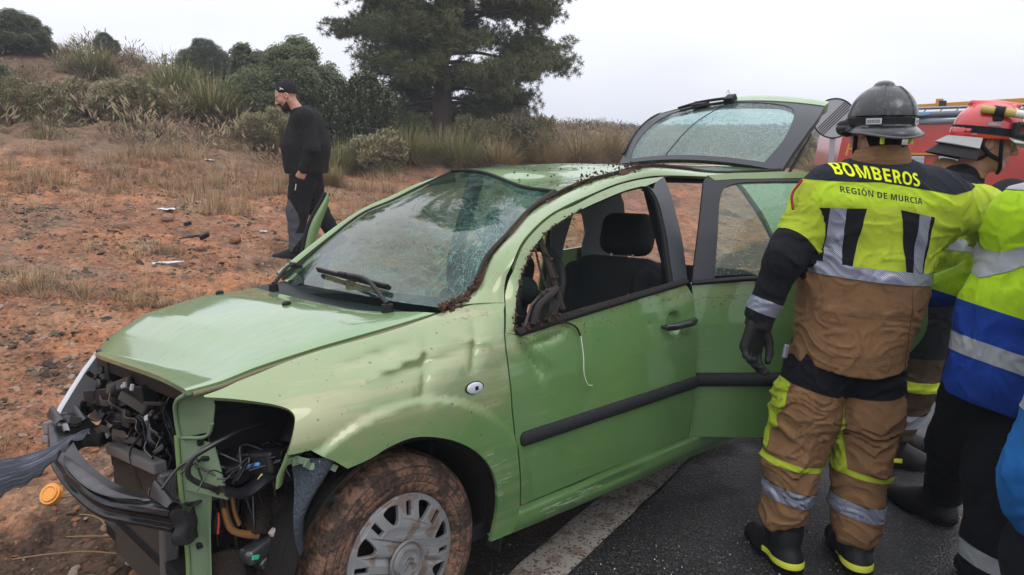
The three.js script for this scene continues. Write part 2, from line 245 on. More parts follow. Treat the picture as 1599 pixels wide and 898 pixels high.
function flatStrip(d0, d1, s0, s1, y, ns, rag0 = 0, rag1 = 0) {
  const P = [], U = [], I = [];
  for (let i = 0; i <= ns; i++) { const q = i / ns, s = lerp(s0, s1, q * q * 0.9 + q * 0.1); for (const [k, e, rag] of [[0, d0, rag0], [1, d1, rag1]]) { const d = e + (rag ? (fbm(s * 6 + k * 50, 3, 0, 4) - 0.5) * rag : 0), [x, z] = fromRoad(d, s); P.push(x, y, z); U.push(d, s); } }
  for (let i = 0; i < ns; i++) I.push(i * 2, i * 2 + 2, i * 2 + 1, i * 2 + 1, i * 2 + 2, i * 2 + 3);
  return geom(P, null, U, I);
}
{
  const tar = dataTex(1024, 1024, tile(1024, (i, j, n) => { const a = n(256, 2), b = n(10, 4); const v = 0.011 + (b - 0.5) * 0.010 + sstep(0.60, 0.84, a) * 0.11; return [v * 1.02, v, v * 1.03].map((q) => Math.pow(q, 1 / 2.2)); }), { srgb: true });
  const tarBump = dataTex(1024, 1024, tile(1024, (i, j, n) => n(256, 2))), tarRough = dataTex(512, 512, tile(512, (i, j, n) => 0.34 + 0.3 * sstep(0.3, 0.7, n(7, 5))));
  const road = phys([1, 1, 1], 1, { specularIntensity: 0.75, map: withRepeat(tar, 0.8), bumpMap: withRepeat(tarBump, 0.8), bumpScale: 0.006, roughnessMap: withRepeat(tarRough, 0.5) });
  mesh('road', flatStrip(-7.7, 0.44, -14, 160, 0.004, 900, 0, 0.14), road).userData.kind = 'structure';
  const paint = dataTex(1024, 1024, tile(1024, (i, j, n) => { const dirt = sstep(0.50, 0.66, n(14, 5)), holes = sstep(0.58, 0.70, n(90, 3)); const c = mix3(mix3([0.40, 0.365, 0.325], [0.24, 0.185, 0.145], dirt * 0.85), [0.05, 0.045, 0.042], holes * 0.85); return c.map((q) => Math.pow(q, 1 / 2.2)); }), { srgb: true });
  mesh('road_marking', flatStrip(0.002, 0.186, -6, 90, 0.008, 1200, 0.016, 0.02), std([1, 1, 1], 0.6, { map: withRepeat(paint, 1.4), bumpMap: withRepeat(tarBump, 1.4), bumpScale: 0.004 })).userData.kind = 'structure';
}
{ // puddle in the verge beside the wrecked front
  const c = [-1.62, -2.66], P = [[...c]], n = 40; for (let i = 0; i < n; i++) { const a = i / n * Math.PI * 2, r = 0.03 + 0.07 * fbm(Math.cos(a) * 1.7 + 5, Math.sin(a) * 1.7 + 2, 0, 3); P.push([c[0] + Math.cos(a) * r * 1.5, c[1] + Math.sin(a) * r]); }
  const y = height(...c) + 0.008, I = []; for (let i = 0; i < n; i++) I.push(0, 1 + (i + 1) % n, 1 + i);
  mesh('puddle', geom(P.flatMap((p) => [p[0], y, p[1]]), P.flatMap(() => [0, 1, 0]), P.flat(), I), phys([0.07, 0.052, 0.022], 0.18, { specularIntensity: 0.5 })).userData.kind = 'structure';
}
// ---------------------------------------------------------------- vegetation
function instanced(name, geo, mat, list, parent, kind) { // list of [Matrix4, Color]
  const m = new THREE.InstancedMesh(geo, mat, list.length); list.forEach(([a, c], i) => { m.setMatrixAt(i, a); if (c) m.setColorAt(i, c); });
  m.name = parent ? name : numbered(name); m.castShadow = m.receiveShadow = true; if (kind) m.userData.kind = kind; (parent || scene).add(m); return m;
}
const mat4 = (p, q, s) => new THREE.Matrix4().compose(p, q, typeof s === 'number' ? new THREE.Vector3(s, s, s) : s);
const leafMat = (r = 0.75) => new THREE.MeshPhysicalMaterial({ color: 0xffffff, roughness: r, side: THREE.DoubleSide });
function blade(P, N, I, p, dir, side, len, w, droop, segs = 3) { // a curved, tapering blade
  const s = P.length / 3, q = V(p), d = dir.clone(); let up = new THREE.Vector3().crossVectors(side, dir).normalize();
  for (let i = 0; i <= segs; i++) { const k = 1 - i / segs, ww = w * (0.15 + 0.85 * k); for (const e of [-1, 1]) { P.push(q.x + side.x * ww * e, q.y + side.y * ww * e, q.z + side.z * ww * e); N.push(up.x, up.y + 0.3, up.z); } q.addScaledVector(d, len / segs); d.y -= droop / segs; d.normalize(); }
  for (let i = 0; i < segs; i++) { const a = s + i * 2; I.push(a, a + 1, a + 2, a + 1, a + 3, a + 2); }
}
function tussock(seed, n, len, spread, droop, w, radius) {
  const R = rng(seed), P = [], N = [], I = [];
  for (let i = 0; i < n; i++) { const a = R() * 6.283, e = Math.pow(R(), 0.7) * spread, r = radius * Math.sqrt(R()), dir = new THREE.Vector3(Math.cos(a) * Math.sin(e), Math.cos(e), Math.sin(a) * Math.sin(e)), side = new THREE.Vector3(-Math.sin(a + R() - 0.5), 0.1, Math.cos(a + R() - 0.5)); blade(P, N, I, [Math.cos(a) * r, -0.03, Math.sin(a) * r], dir, side, len * (0.55 + 0.6 * R()), w * (0.7 + 0.6 * R()), droop * (0.4 + R())); }
  return geom(P, N, null, I);
}
function leafCluster(seed, n, R0, lw, ll, needle = false) {
  const R = rng(seed), P = [], N = [], I = [];
  for (let i = 0; i < n; i++) {
    const d = new THREE.Vector3(R() - 0.5, R() - 0.35, R() - 0.5).normalize(), base = needle ? new THREE.Vector3(0, R() * R0 * 0.6 - R0 * 0.3, 0) : d.clone().multiplyScalar(R0 * (0.25 + 0.75 * R())), side = new THREE.Vector3(R() - 0.5, R() - 0.5, R() - 0.5).cross(d).normalize(), dir = needle ? d : d.clone().add(new THREE.Vector3(R() - 0.5, R() - 0.5, R() - 0.5).multiplyScalar(1.3)).normalize(), up = new THREE.Vector3().crossVectors(side, dir).normalize().add(d).normalize(), s = P.length / 3, L = ll * (0.6 + 0.6 * R());
    for (const [k, ww] of needle ? [[0, 1], [1, 0.3]] : [[0, 0.3], [0.5, 1], [1, 0.12]]) for (const e of [-1, 1]) { const v = base.clone().addScaledVector(dir, L * k).addScaledVector(side, ww * lw * e); P.push(v.x, v.y, v.z); N.push(up.x, up.y, up.z); }
    for (let j = 0; j < (needle ? 1 : 2); j++) { const a = s + j * 2; I.push(a, a + 1, a + 2, a + 1, a + 3, a + 2); }
  }
  return geom(P, N, null, I);
}
const bark = std([0.085, 0.062, 0.048], 0.95, { bumpMap: withRepeat(T.blotch, 3, 3), bumpScale: 0.03 });
const needleGeo = leafCluster(5, 30, 0.1, 0.0055, 0.105, true), leafGeo = leafCluster(6, 24, 0.10, 0.013, 0.045), fineLeafGeo = leafCluster(9, 34, 0.085, 0.007, 0.04);
const tint = (R, base, v) => lin(...base.map((c) => c)).multiplyScalar(1 - v + 2 * v * R()).lerp(lin(base[0] * 1.4, base[1] * 1.05, base[2] * 0.9), R() * 0.5);

{ // the pine
  const R = rng(77), bx = -1.76, bz = -20, tree = thing('pine_tree', 'tall spreading pine with dark needles standing alone on the ridge behind the car', 'tree', [bx, height(bx, bz) - 0.1, bz]);
  const trunkPath = [[0, 0, 0], [0.04, 1.2, 0], [0.0, 2.6, 0.02], [0.06, 4.2, 0], [0.02, 6, 0.05], [0.1, 8, 0], [0.05, 9.6, 0]];
  const woods = [tube(trunkPath, (t) => lerp(0.27, 0.05, Math.pow(t, 0.8)) + 0.1 * Math.pow(1 - t, 14), 14, 6), tube([[0.04, 1.9, 0], [0.3, 2.6, 0.1], [0.62, 3.8, 0.15], [0.95, 5.6, 0.2], [1.2, 7.4, 0.2]], (t) => lerp(0.13, 0.03, t), 10)];
  mesh('trunk', woods, bark, tree);
  const limbs = [], list = [], up = new THREE.Vector3(0, 1, 0);
  const spray = (p, dir, n, size) => { for (let i = 0; i < n; i++) { const o = new THREE.Vector3(R() - 0.5, (R() - 0.4) * 1.0, R() - 0.5).multiplyScalar(size).addScaledVector(dir, (R() - 0.3) * size), q = new THREE.Quaternion().setFromUnitVectors(up, dir.clone().add(new THREE.Vector3(R() - 0.5, R() * 0.9, R() - 0.5)).normalize()); list.push([mat4(p.clone().add(o), q, 0.8 + 0.55 * R()), tint(R, [0.115, 0.140, 0.055], 0.4)]); } };
  const axis = (y) => V(along(trunkPath, clamp(y / 9.6)));
  for (let k = 0; k < 112; k++) {
    const y = 0.75 + 8.6 * Math.pow(k / 111, 1.0); let a = k * 2.399 + R() * 0.8; if (y < 1.7 && Math.sin(a) > 0.2) a = -a; const right = Math.cos(a) > 0, reach = interp(y, [0.7, 1.1, 1.6, 2.2, 2.8, 4.0, 6.0, 9.5], [1.2, 1.8, 2.0, 2.6, 3.2, 3.3, 2.9, 1.1]) * (0.55 + 0.5 * R()) * (Math.sin(a) > 0.35 ? 0.62 : 1);
    const s = axis(y), h = new THREE.Vector3(Math.cos(a), 0, Math.sin(a)), rise = lerp(-0.15, 0.34, R()) + (y < 1.6 ? -0.12 : 0), pts = [s, s.clone().addScaledVector(h, reach * 0.35).add(new THREE.Vector3(0, 0.18 * reach * (rise + 0.25), 0)), s.clone().addScaledVector(h, reach * 0.7).add(new THREE.Vector3((R() - 0.5) * 0.4, reach * rise * 0.5, (R() - 0.5) * 0.4)), s.clone().addScaledVector(h, reach).add(new THREE.Vector3(0, reach * rise * 0.75, 0))];
    const path = pts.map((p) => [p.x, p.y, p.z]); limbs.push(tube(path, (t) => lerp(0.055, 0.012, t) * (0.7 + reach * 0.12), 6, 4));
    const nt = Math.round(5 + reach * 3.2);
    for (let j = 0; j < nt; j++) {
      const t = (y < 2.4 ? 0.55 : 0.38) + (y < 2.4 ? 0.45 : 0.62) * (j + R()) / nt, b = V(along(crv(path, 4), t)), ta = a + (R() < 0.5 ? 1 : -1) * (0.5 + R() * 0.7), L = (0.35 + 0.65 * R()) * (1.15 - t * 0.45), td = new THREE.Vector3(Math.cos(ta), 0.10 + (R() - 0.4) * 0.6, Math.sin(ta)).normalize(), e = b.clone().addScaledVector(td, L);
      limbs.push(tube([[b.x, b.y, b.z], [(b.x + e.x) / 2, (b.y + e.y) / 2 + 0.04, (b.z + e.z) / 2], [e.x, e.y, e.z]], (q) => lerp(0.014, 0.005, q), 4, 3));
      const thin = (!right && y < 2.3 && t < 0.85 && R() < 0.72) || R() < 0.08;
      if (!thin) { spray(e, td, 15 + (R() * 9 | 0), 0.40); spray(b.clone().lerp(e, 0.6), td, 11, 0.34); if (R() < 0.6) spray(e.clone().add(new THREE.Vector3((R() - 0.5) * 0.5, 0.12, (R() - 0.5) * 0.5)), td, 7, 0.3); } else if (R() < 0.5) spray(e, td, 4, 0.25);
    }
    spray(pts[3], h, 16, 0.4);
  }
  mesh('limb', limbs, bark, tree, 'stuff');
  instanced('crown', needleGeo, leafMat(0.7), list, tree, 'stuff');
}
// broad leafy bushes: a lobed crown of leaf clusters round a few stems
function bushProto(name, seed, lobes, n, geo, base, size) {
  const R = rng(seed), g = new THREE.Group(), list = [], stems = [], up = new THREE.Vector3(0, 1, 0);
  g.name = name;
  for (const l of lobes) { stems.push(tube([[l[0] * 0.15, -0.15, l[2] * 0.15], [l[0] * 0.5, l[1] * 0.5, l[2] * 0.5], [l[0], l[1] + l[3] * 0.3, l[2]]], (t) => lerp(0.035, 0.008, t), 6, 4)); for (let k = 0; k < 7; k++) { const d = new THREE.Vector3(R() - 0.5, R() * 0.8 - 0.1, R() - 0.5).normalize().multiplyScalar(l[3] * 0.85); stems.push(tube([[l[0] * 0.7, l[1] * 0.8, l[2] * 0.7], [l[0] + d.x * 0.6, l[1] + d.y * 0.5, l[2] + d.z * 0.6], [l[0] + d.x, l[1] + d.y, l[2] + d.z]], (t) => lerp(0.014, 0.004, t), 4, 3)); } }
  lobes = lobes.flatMap((l) => [l, ...Array.from({ length: 9 }, () => { const d = new THREE.Vector3(R() - 0.5, R() - 0.3, R() - 0.5).normalize().multiplyScalar(l[3] * (0.75 + 0.3 * R())); return [l[0] + d.x, Math.max(0.1, l[1] + d.y * 0.9), l[2] + d.z, l[3] * (0.22 + 0.24 * R())]; })]);
  const tot = lobes.reduce((s, l) => s + l[3] * l[3], 0);
  for (const l of lobes) for (let i = 0, m = n * l[3] * l[3] / tot; i < m; i++) {
    const d = new THREE.Vector3(R() - 0.5, R() - 0.42, R() - 0.5).normalize(), bump = 0.42 + 0.95 * fbm(d.x * 3.4 + seed, d.y * 3.4 + l[0] * 3, d.z * 3.4 + 5, 4), r = l[3] * bump * (0.62 + 0.48 * Math.pow(R(), 0.8));
    if (vn(d.x * 5 + seed * 3, d.y * 5 + l[1] * 9, d.z * 5 + 2) < 0.3) continue;
    const p = new THREE.Vector3(l[0] + d.x * r, Math.max(0.02, l[1] + d.y * r * (l[4] || 0.9)), l[2] + d.z * r);
    list.push([mat4(p, new THREE.Quaternion().setFromUnitVectors(up, d.add(new THREE.Vector3(0, 0.6, 0)).normalize()), size * (0.5 + 0.6 * R())), tint(R, base, 0.55)]);
  }
  mesh('stem', stems, bark, g); instanced('crown', geo, leafMat(0.65), list, g, 'stuff');
  return g;
}
function put(proto, x, z, turn, s, label, category, group) { const c = proto.clone(); c.name = numbered(proto.name); c.position.set(x, height(x, z) - 0.05, z); c.rotation.y = turn; Array.isArray(s) ? c.scale.set(...s) : c.scale.setScalar(s); scene.add(c); return tag(c, label, category, group); }
// direction and distance of a plant as seen from where the photograph was taken
const bearing = (px, dist) => { const t = Math.atan((px - 799.5) / 1227); return [Math.sin(t) * dist, -Math.cos(t) * dist]; };
const bushA = bushProto('leafy_bush', 21, [[0, 1.0, 0, 0.85], [0.7, 0.75, 0.1, 0.7], [-0.7, 0.8, -0.1, 0.75], [0.2, 1.5, -0.2, 0.6], [-0.3, 0.5, 0.5, 0.6]], 11000, leafGeo, [0.100, 0.130, 0.058], 1.35);
const bushB = bushProto('leafy_bush', 43, [[0, 0.9, 0, 0.9], [0.9, 0.6, 0, 0.65], [-0.6, 1.35, 0.1, 0.6], [0.5, 1.3, 0.2, 0.5]], 10000, leafGeo, [0.090, 0.115, 0.055], 1.35);
const juniper = bushProto('juniper_bush', 61, [[0, 0.75, 0, 0.8], [0.4, 0.6, 0.1, 0.6], [-0.4, 0.65, 0, 0.62], [0, 1.15, 0, 0.5]], 9000, fineLeafGeo, [0.068, 0.090, 0.055], 1.4);
const lowBush = bushProto('low_shrub', 83, [[0, 0.3, 0, 0.42], [0.3, 0.25, 0.1, 0.35], [-0.28, 0.28, 0, 0.36]], 4200, fineLeafGeo, [0.185, 0.175, 0.088], 0.8);
{
  const B = [
    [bushA, 462, 17.5, 0.4, [0.82, 0.86, 0.8], 'tall dark green leafy bush directly behind the man in black', 'bush'],
    [bushB, 560, 17.0, 2.0, [0.85, 0.74, 0.8], 'broad dark bush between the man in black and the pine trunk', 'bush'],
    [bushA, 612, 19.0, 3.1, [0.6, 0.5, 0.8], 'dark bush under the left side of the pine crown', 'bush'],
    [bushB, 418, 19.5, 1.0, [0.6, 0.74, 0.7], 'upright dark bush left of the man in black, behind the tussocks', 'bush'],
    [bushB, 770, 20.5, 4.0, [0.5, 0.36, 0.6], 'low green bush at the right foot of the pine', 'bush'],
    [juniper, 340, 24.5, 0, [0.8, 0.78, 0.8], 'round dark juniper standing out on the skyline left of the man', 'bush'],
    [bushB, 28, 24, 0.6, [0.8, 0.62, 0.8], 'large dark bush on the hill crest at the left edge of the photo', 'bush'],
    [juniper, 78, 25, 2, [0.42, 0.6, 0.42], 'small dark bush on the crest just right of the large left-edge bush', 'bush'],
    [juniper, 190, 25.6, 1, [0.3, 0.36, 0.3], 'tiny dark bush breaking the crest above the grassy slope', 'bush'],
    [bushA, 18, 17, 5, [0.45, 0.42, 0.45], 'loose green bush at the left edge, halfway down the slope', 'bush'],
    [lowBush, 60, 16.2, 0, 1.15, 'grey-green low shrub at the foot of the slope near the left edge', 'shrub'],
    [lowBush, 208, 16.2, 2, 1.15, 'small round olive shrub left of the big esparto tussock', 'shrub'],
    [lowBush, 430, 15.2, 1, 1.0, 'pale green shrub just left of the walking man', 'shrub'],
    [lowBush, 120, 17.0, 3, 1.1, 'brownish twiggy shrub on the lower slope, second from the left edge', 'shrub'],
    [lowBush, 800, 19.6, 3, 1.7, 'green shrub in the grass right of the pine trunk', 'shrub'],
    [lowBush, 745, 18.6, 5, 1.3, 'olive shrub in the grass just in front of the pine trunk', 'shrub'],
    [lowBush, 590, 15.4, 2.2, 1.15, 'pale olive shrub at the edge of the dirt right of the walking man', 'shrub'],
    [lowBush, 1238, 34, 1, 1.8, 'dark scrub bush seen between the raised tailgate and the round sign', 'shrub'],
  ];
  for (const [p, px, r, t, s, label, cat] of B) put(p, ...bearing(px, r), t, s, label, cat);
}
const grassMat = std([1, 1, 1], 0.85, {});
const protoTussock = (name, seed, n, len, spread, droop, w, rad, c) => { const g = new THREE.Group(); g.name = name; mesh('blades', tussock(seed, n, len, spread, droop, w, rad), std(c, 0.8), g, 'stuff'); mesh('dry_blades', tussock(seed + 1, n * 0.7 | 0, len * 0.8, spread * 1.25, droop * 1.4, w, rad), std([0.27, 0.2, 0.1], 0.85), g, 'stuff'); return g; };
{
  const green = protoTussock('esparto_tussock', 3, 900, 0.8, 0.95, 1.1, 0.006, 0.2, [0.175, 0.185, 0.075]), straw = protoTussock('straw_tussock', 8, 720, 0.66, 0.85, 1.0, 0.006, 0.18, [0.27, 0.215, 0.10]);
  const L = [
    [green, 340, 16.4, 1.35, 'big rounded esparto grass tussock on the dirt edge below the juniper'], [green, 240, 17.4, 1.2, 'upright olive-green grass tussock above the small round shrub'], [green, 290, 20.5, 1.6, 'broad pale grass clump on the slope above the big tussock'],
    [green, 165, 22, 1.3, 'light green grass tuft high on the slope near the crest'], [green, 535, 15.0, 0.9, 'yellow-green tussock at the dirt edge close to the right of the man'], [green, 640, 16.2, 1.1, 'olive tussock in front of the pine, left of its trunk'], [green, 720, 16.8, 1.2, 'olive tussock in front of the pine, right of its trunk'],
    [straw, 600, 17.0, 1.25, 'straw-coloured tussock under the left pine boughs'], [straw, 690, 17.5, 1.3, 'straw tussock at the very foot of the pine trunk'], [straw, 780, 17.2, 1.3, 'straw tussock right of the pine where the ridge falls away'], [straw, 850, 19, 1.5, 'straw tussock on the ridge above the crushed roof'], [straw, 905, 21, 1.6, 'pale straw clump on the ridge left of the raised tailgate'], [straw, 950, 24, 1.7, 'farthest straw clump beside the edge of the raised tailgate'],
    [straw, 512, 13.2, 0.75, 'small straw tuft right behind the walking man'], [straw, 1275, 30, 1.6, 'straw clump below the round road sign'],
  ];
  for (const [p, px, r, s, label] of L) put(p, ...bearing(px, r), px, s, label, 'grass tussock');
}
{ // scrub and grass that nobody could count
  const R = rng(900), dry = tussock(31, 46, 0.34, 0.75, 0.7, 0.0035, 0.1), tall = tussock(32, 110, 0.5, 0.8, 1.0, 0.0048, 0.2), twigs = leafCluster(33, 70, 0.34, 0.010, 0.11), up = new THREE.Vector3(0, 1, 0);
  const scatter = (n, r0, r1, p0, p1, keep, size, colors) => { const out = []; for (let i = 0; i < n * 6 && out.length < n; i++) { const r = Math.sqrt(lerp(r0 * r0, r1 * r1, R())), [x, z] = bearing(lerp(p0, p1, R()), r), d = roadD(x, z); if (!keep(d, x, z, r)) continue; const c = colors[R() * colors.length | 0]; out.push([mat4(new THREE.Vector3(x, height(x, z) - 0.02, z), new THREE.Quaternion().setFromAxisAngle(up, R() * 6.3), new THREE.Vector3(1, 0.8 + 0.5 * R(), 1).multiplyScalar(size * (0.6 + 0.8 * R()))), lin(...c).multiplyScalar(0.75 + 0.5 * R())]); } return out; };
  const straw = [[0.36, 0.255, 0.145], [0.30, 0.195, 0.115], [0.25, 0.18, 0.10], [0.38, 0.28, 0.16]], scrub = [[0.25, 0.18, 0.12], [0.21, 0.15, 0.11], [0.185, 0.17, 0.09], [0.28, 0.21, 0.125], [0.17, 0.13, 0.095]];
  const a = instanced('dry_grass', dry, std([1, 1, 1], 0.9), scatter(900, 10.2, 17, -250, 1000, (d, x, z) => d > 5.2 && fbm(x * 1.3 + 3, z * 1.3, 0, 3) > lerp(0.62, 0.47, sstep(5.2, 7, d)) && d < 10.5, 0.62, straw)); tag(a, 'short dry straw-coloured grass in a band across the bare dirt', 'grass').userData.kind = 'stuff';
  const e = instanced('sparse_grass', dry, std([1, 1, 1], 0.9), scatter(260, 4, 9, -200, 900, (d, x, z) => d > 2.4 && d < 6 && vn(x * 1.5, z * 1.5) > 0.6, 0.45, straw)); tag(e, 'thin dead grass blades scattered over the near orange dirt', 'grass').userData.kind = 'stuff';
  const b = instanced('hillside_grass', tall, std([1, 1, 1], 0.9), scatter(2300, 14, 48, -350, 1350, (d, x, z) => d > 8.6 && fbm(x * 0.5 + 8, z * 0.5 + 1, 0, 3) > 0.45, 0.62, scrub.concat(straw.slice(1, 3), [[0.15, 0.15, 0.07]]))); tag(b, 'tall dry grass and weeds covering the hillside and ridge', 'grass').userData.kind = 'stuff';
  const c = instanced('hillside_scrub', twigs, std([1, 1, 1], 0.9), scatter(6500, 14, 60, -350, 1400, (d, x, z) => d > 9 && fbm(x * 0.7 + 70, z * 0.7 + 41, 0, 3) > 0.46, 1.15, scrub)); tag(c, 'brown twiggy undergrowth massed on the hillside', 'scrub').userData.kind = 'stuff';
  const far = []; for (let i = 0; i < 9000; i++) { const r = lerp(150, 420, R()), [x, z] = bearing(lerp(500, 1900, R()), r), n = fbm(x * 0.02, z * 0.02, 0, 3); if (n < 0.42) continue; const s = lerp(4, 8, R()); far.push([mat4(new THREE.Vector3(x, height(x, z) + s * 0.12, z), new THREE.Quaternion().setFromAxisAngle(up, R() * 6), new THREE.Vector3(s * 1.6, s * 0.6, s * 1.6)), lin(0.04, 0.052, 0.034).multiplyScalar(0.8 + 0.5 * R())]); }
  const f = instanced('distant_wood', leafCluster(36, 150, 0.42, 0.05, 0.14), leafMat(0.8), far); tag(f, 'dark distant pine woods along the horizon', 'woods').userData.kind = 'stuff';
  const mid = []; for (let i = 0; i < 700; i++) { const r = lerp(40, 120, R()), [x, z] = bearing(lerp(900, 1420, R()), r), d = roadD(x, z); if (d < 5 || vn(x * 0.15, z * 0.15) < 0.4) continue; const s = lerp(0.8, 1.7, R()) * (r > 70 ? 1.4 : 1); mid.push([mat4(new THREE.Vector3(x, height(x, z) + s * 0.08, z), new THREE.Quaternion().setFromAxisAngle(up, R() * 6), new THREE.Vector3(s, s * 0.8, s)), lin(0.13, 0.115, 0.07).multiplyScalar(0.7 + 0.6 * R())]); }
  const m = instanced('roadside_scrub', leafCluster(37, 260, 0.45, 0.011, 0.045), leafMat(0.8), mid); tag(m, 'olive and brown scrub on the far roadside slope behind the raised tailgate', 'scrub').userData.kind = 'stuff';
}
{ // loose stones and clods
  const R = rng(411), rock = (seed, k = 1) => { const g = mergeVertices(new THREE.IcosahedronGeometry(1, k).deleteAttribute('uv').deleteAttribute('normal')), p = g.attributes.position; for (let i = 0; i < p.count; i++) { const v = new THREE.Vector3().fromBufferAttribute(p, i), s = 0.65 + 0.7 * fbm(v.x * 1.7 + seed, v.y * 1.7 + seed, v.z * 1.7 + 3, 3); p.setXYZ(i, v.x * s, v.y * s * 0.7, v.z * s); } const h = g.toNonIndexed(); h.computeVertexNormals(); return h; };
  const up = new THREE.Vector3(0, 1, 0), cols = [[0.215, 0.10, 0.055], [0.17, 0.085, 0.05], [0.25, 0.145, 0.095], [0.12, 0.07, 0.045], [0.20, 0.115, 0.07], [0.24, 0.18, 0.14]], dk = [[0.045, 0.032, 0.026], [0.07, 0.05, 0.036], [0.1, 0.08, 0.055]];
  const S = (n, r0, r1, s0, s1, palette, patch) => { const o = []; for (let i = 0; i < n * 4 && o.length < n; i++) { const r = lerp(r0, r1, R()), [x, z] = bearing(lerp(-250, 900, R()), r), d = roadD(x, z); if (d < 0.5 || d > 11 || (d < 2.5 && R() < 0.72)) continue; if (patch && fbm(x * 2.2 + 11, z * 2.2 + 50, 0, 3) < patch) continue; const q = Math.pow(R(), 4.5); o.push([mat4(new THREE.Vector3(x, height(x, z) + 0.2 * s0, z), new THREE.Quaternion().setFromEuler(new THREE.Euler(R() * 0.6, R() * 6, R() * 0.6)), new THREE.Vector3(1.2, 0.65, 1).multiplyScalar(lerp(s0, s1, q))), lin(...palette[R() * palette.length | 0])]); } return o; };
  const m1 = std([1, 1, 1], 0.9);
  tag(instanced('gravel', rock(3), m1, S(26000, 2.2, 13, 0.003, 0.021, cols)), 'small orange-brown stones strewn over the bare dirt', 'gravel').userData.kind = 'stuff';
  tag(instanced('clods', rock(8), m1, S(5200, 3.5, 13, 0.007, 0.032, dk, 0.57)), 'dark damp clods and dead moss patches on the dirt', 'soil').userData.kind = 'stuff';
  for (const [px, r, s, c, label] of [[120, 3.45, 0.028, 2, 'small rounded orange stone on the mud near the orange cap'], [262, 9.6, 0.07, 2, 'pale stone at the edge of the dry grass'], [365, 8.6, 0.06, 0, 'reddish stone on the dirt in front of the tussocks'], [305, 8.2, 0.05, 2, 'light stone lying just beyond the black plastic scrap'], [190, 9.2, 0.075, 4, 'greyish stone in the grass band left of the white scrap']]) { const [x, z] = bearing(px, r), m = mesh('stone', rock(px, 2), std(cols[c], 0.85)); m.scale.setScalar(s); m.position.set(x, height(x, z) + s * 0.35, z); m.rotation.y = px; tag(m, label, 'stone'); }
}
// ---------------------------------------------------------------- the wrecked car (own axes: x forward, y up, z to its right; origin on the ground under the front axle)
const car = thing('crashed_car', 'light green hatchback with smashed front, crushed roof and open rear doors and tailgate', 'car');
{
  const fw = new THREE.Vector3(-0.73314, 0.00565, 0.68005), up = new THREE.Vector3(-0.02223, 0.99923, -0.03227), rt = new THREE.Vector3(-0.67971, -0.03878, -0.73245);
  const m = new THREE.Matrix4().makeBasis(fw, up, rt); car.quaternion.setFromRotationMatrix(m); car.position.set(-0.83052, 0.00165, -2.65179);
}
const sideTop = (x) => interp(x, [-0.5, -0.25, 0, 0.3, 0.52], [1.06, 1.03, 0.985, 0.94, 0.905]);
const crease = (x, y, ax, ay, bx, by, w, d) => { const ux = bx - ax, uy = by - ay, t = clamp(((x - ax) * ux + (y - ay) * uy) / (ux * ux + uy * uy)), q = Math.hypot(x - ax - ux * t, y - ay - uy * t) / w; return d * Math.exp(-1.9 * (Math.sqrt(q * q + 0.05) - 0.22)) * Math.sin(Math.PI * (0.15 + 0.7 * t)); };
function sideBase(x, y) { // half width of the body at (x, y)
  const w = interp(y, [0.15, 0.25, 0.4, 0.6, 0.75, 0.88, 0.97, 1.15, 1.3, 1.4, 1.46], [0.76, 0.795, 0.815, 0.83, 0.825, 0.805, 0.785, 0.715, 0.64, 0.57, 0.5]);
  const p = 0.13 * Math.pow(Math.max(x - 0.05, 0) / 0.6, 2) + 0.07 * Math.pow(Math.max(-2.1 - x, 0), 2);
  let s = 0; if (x > -0.5) { const t = clamp((y - sideTop(x) + 0.2) / 0.2, 0, 1.15); s = clamp((x + 0.5) / 0.25) * 0.15 * Math.pow(t, 2.2); }
  return w - p - s;
}
const smoothSide = (x, y) => { const e = 0.035; return (sideBase(x, y) * 2 + sideBase(x, y + e) + sideBase(x, y - e) + sideBase(x + e, y) + sideBase(x - e, y)) / 6; };
const arcR = (x, y, cx = 0.005) => Math.hypot(x - cx, y - 0.305);
function sideDent(x, y) { // the battered left side: creases in the wing and the leading edge of the door
  let d = 0.012 * sstep(0.5, 0.475, arcR(x, y)) * sstep(0.3, 0.5, y);
  d -= crease(x, y, 0.16, 0.90, -0.10, 0.935, 0.020, 0.017) + crease(x, y, 0.02, 0.86, -0.22, 0.89, 0.028, 0.013) + crease(x, y, -0.14, 0.94, -0.06, 0.80, 0.030, 0.013) + crease(x, y, -0.32, 0.97, -0.25, 0.84, 0.026, 0.012);
  d += crease(x, y, 0.10, 0.87, -0.12, 0.905, 0.013, 0.010) + crease(x, y, -0.22, 0.93, -0.33, 0.90, 0.018, 0.010);
  d -= crease(x, y, -0.46, 0.88, -0.52, 0.77, 0.022, 0.019) + crease(x, y, -0.50, 0.865, -0.64, 0.88, 0.02, 0.009);
  d += crease(x, y, -0.50, 0.89, -0.56, 0.80, 0.018, 0.008) - crease(x, y, -0.75, 0.30, -1.05, 0.295, 0.03, 0.014);
  d += 0.004 * (fbm(x * 5 + 3, y * 7, 0, 2) - 0.5) * sstep(-0.9, -0.2, x);
  const h = Math.hypot(x + 1.255, (y - 0.825) * 1.0); d -= 0.022 * sstep(0.052, 0.03, h);
  return d;
}
const leftSide = (x, y) => [x, y, -(smoothSide(x, y) + sideDent(x, y))], rightSide = (x, y) => [x, y, smoothSide(x, y)];
const inset = (f, e) => (x, y) => { const p = f(x, y); return [p[0], p[1], p[2] + e]; };

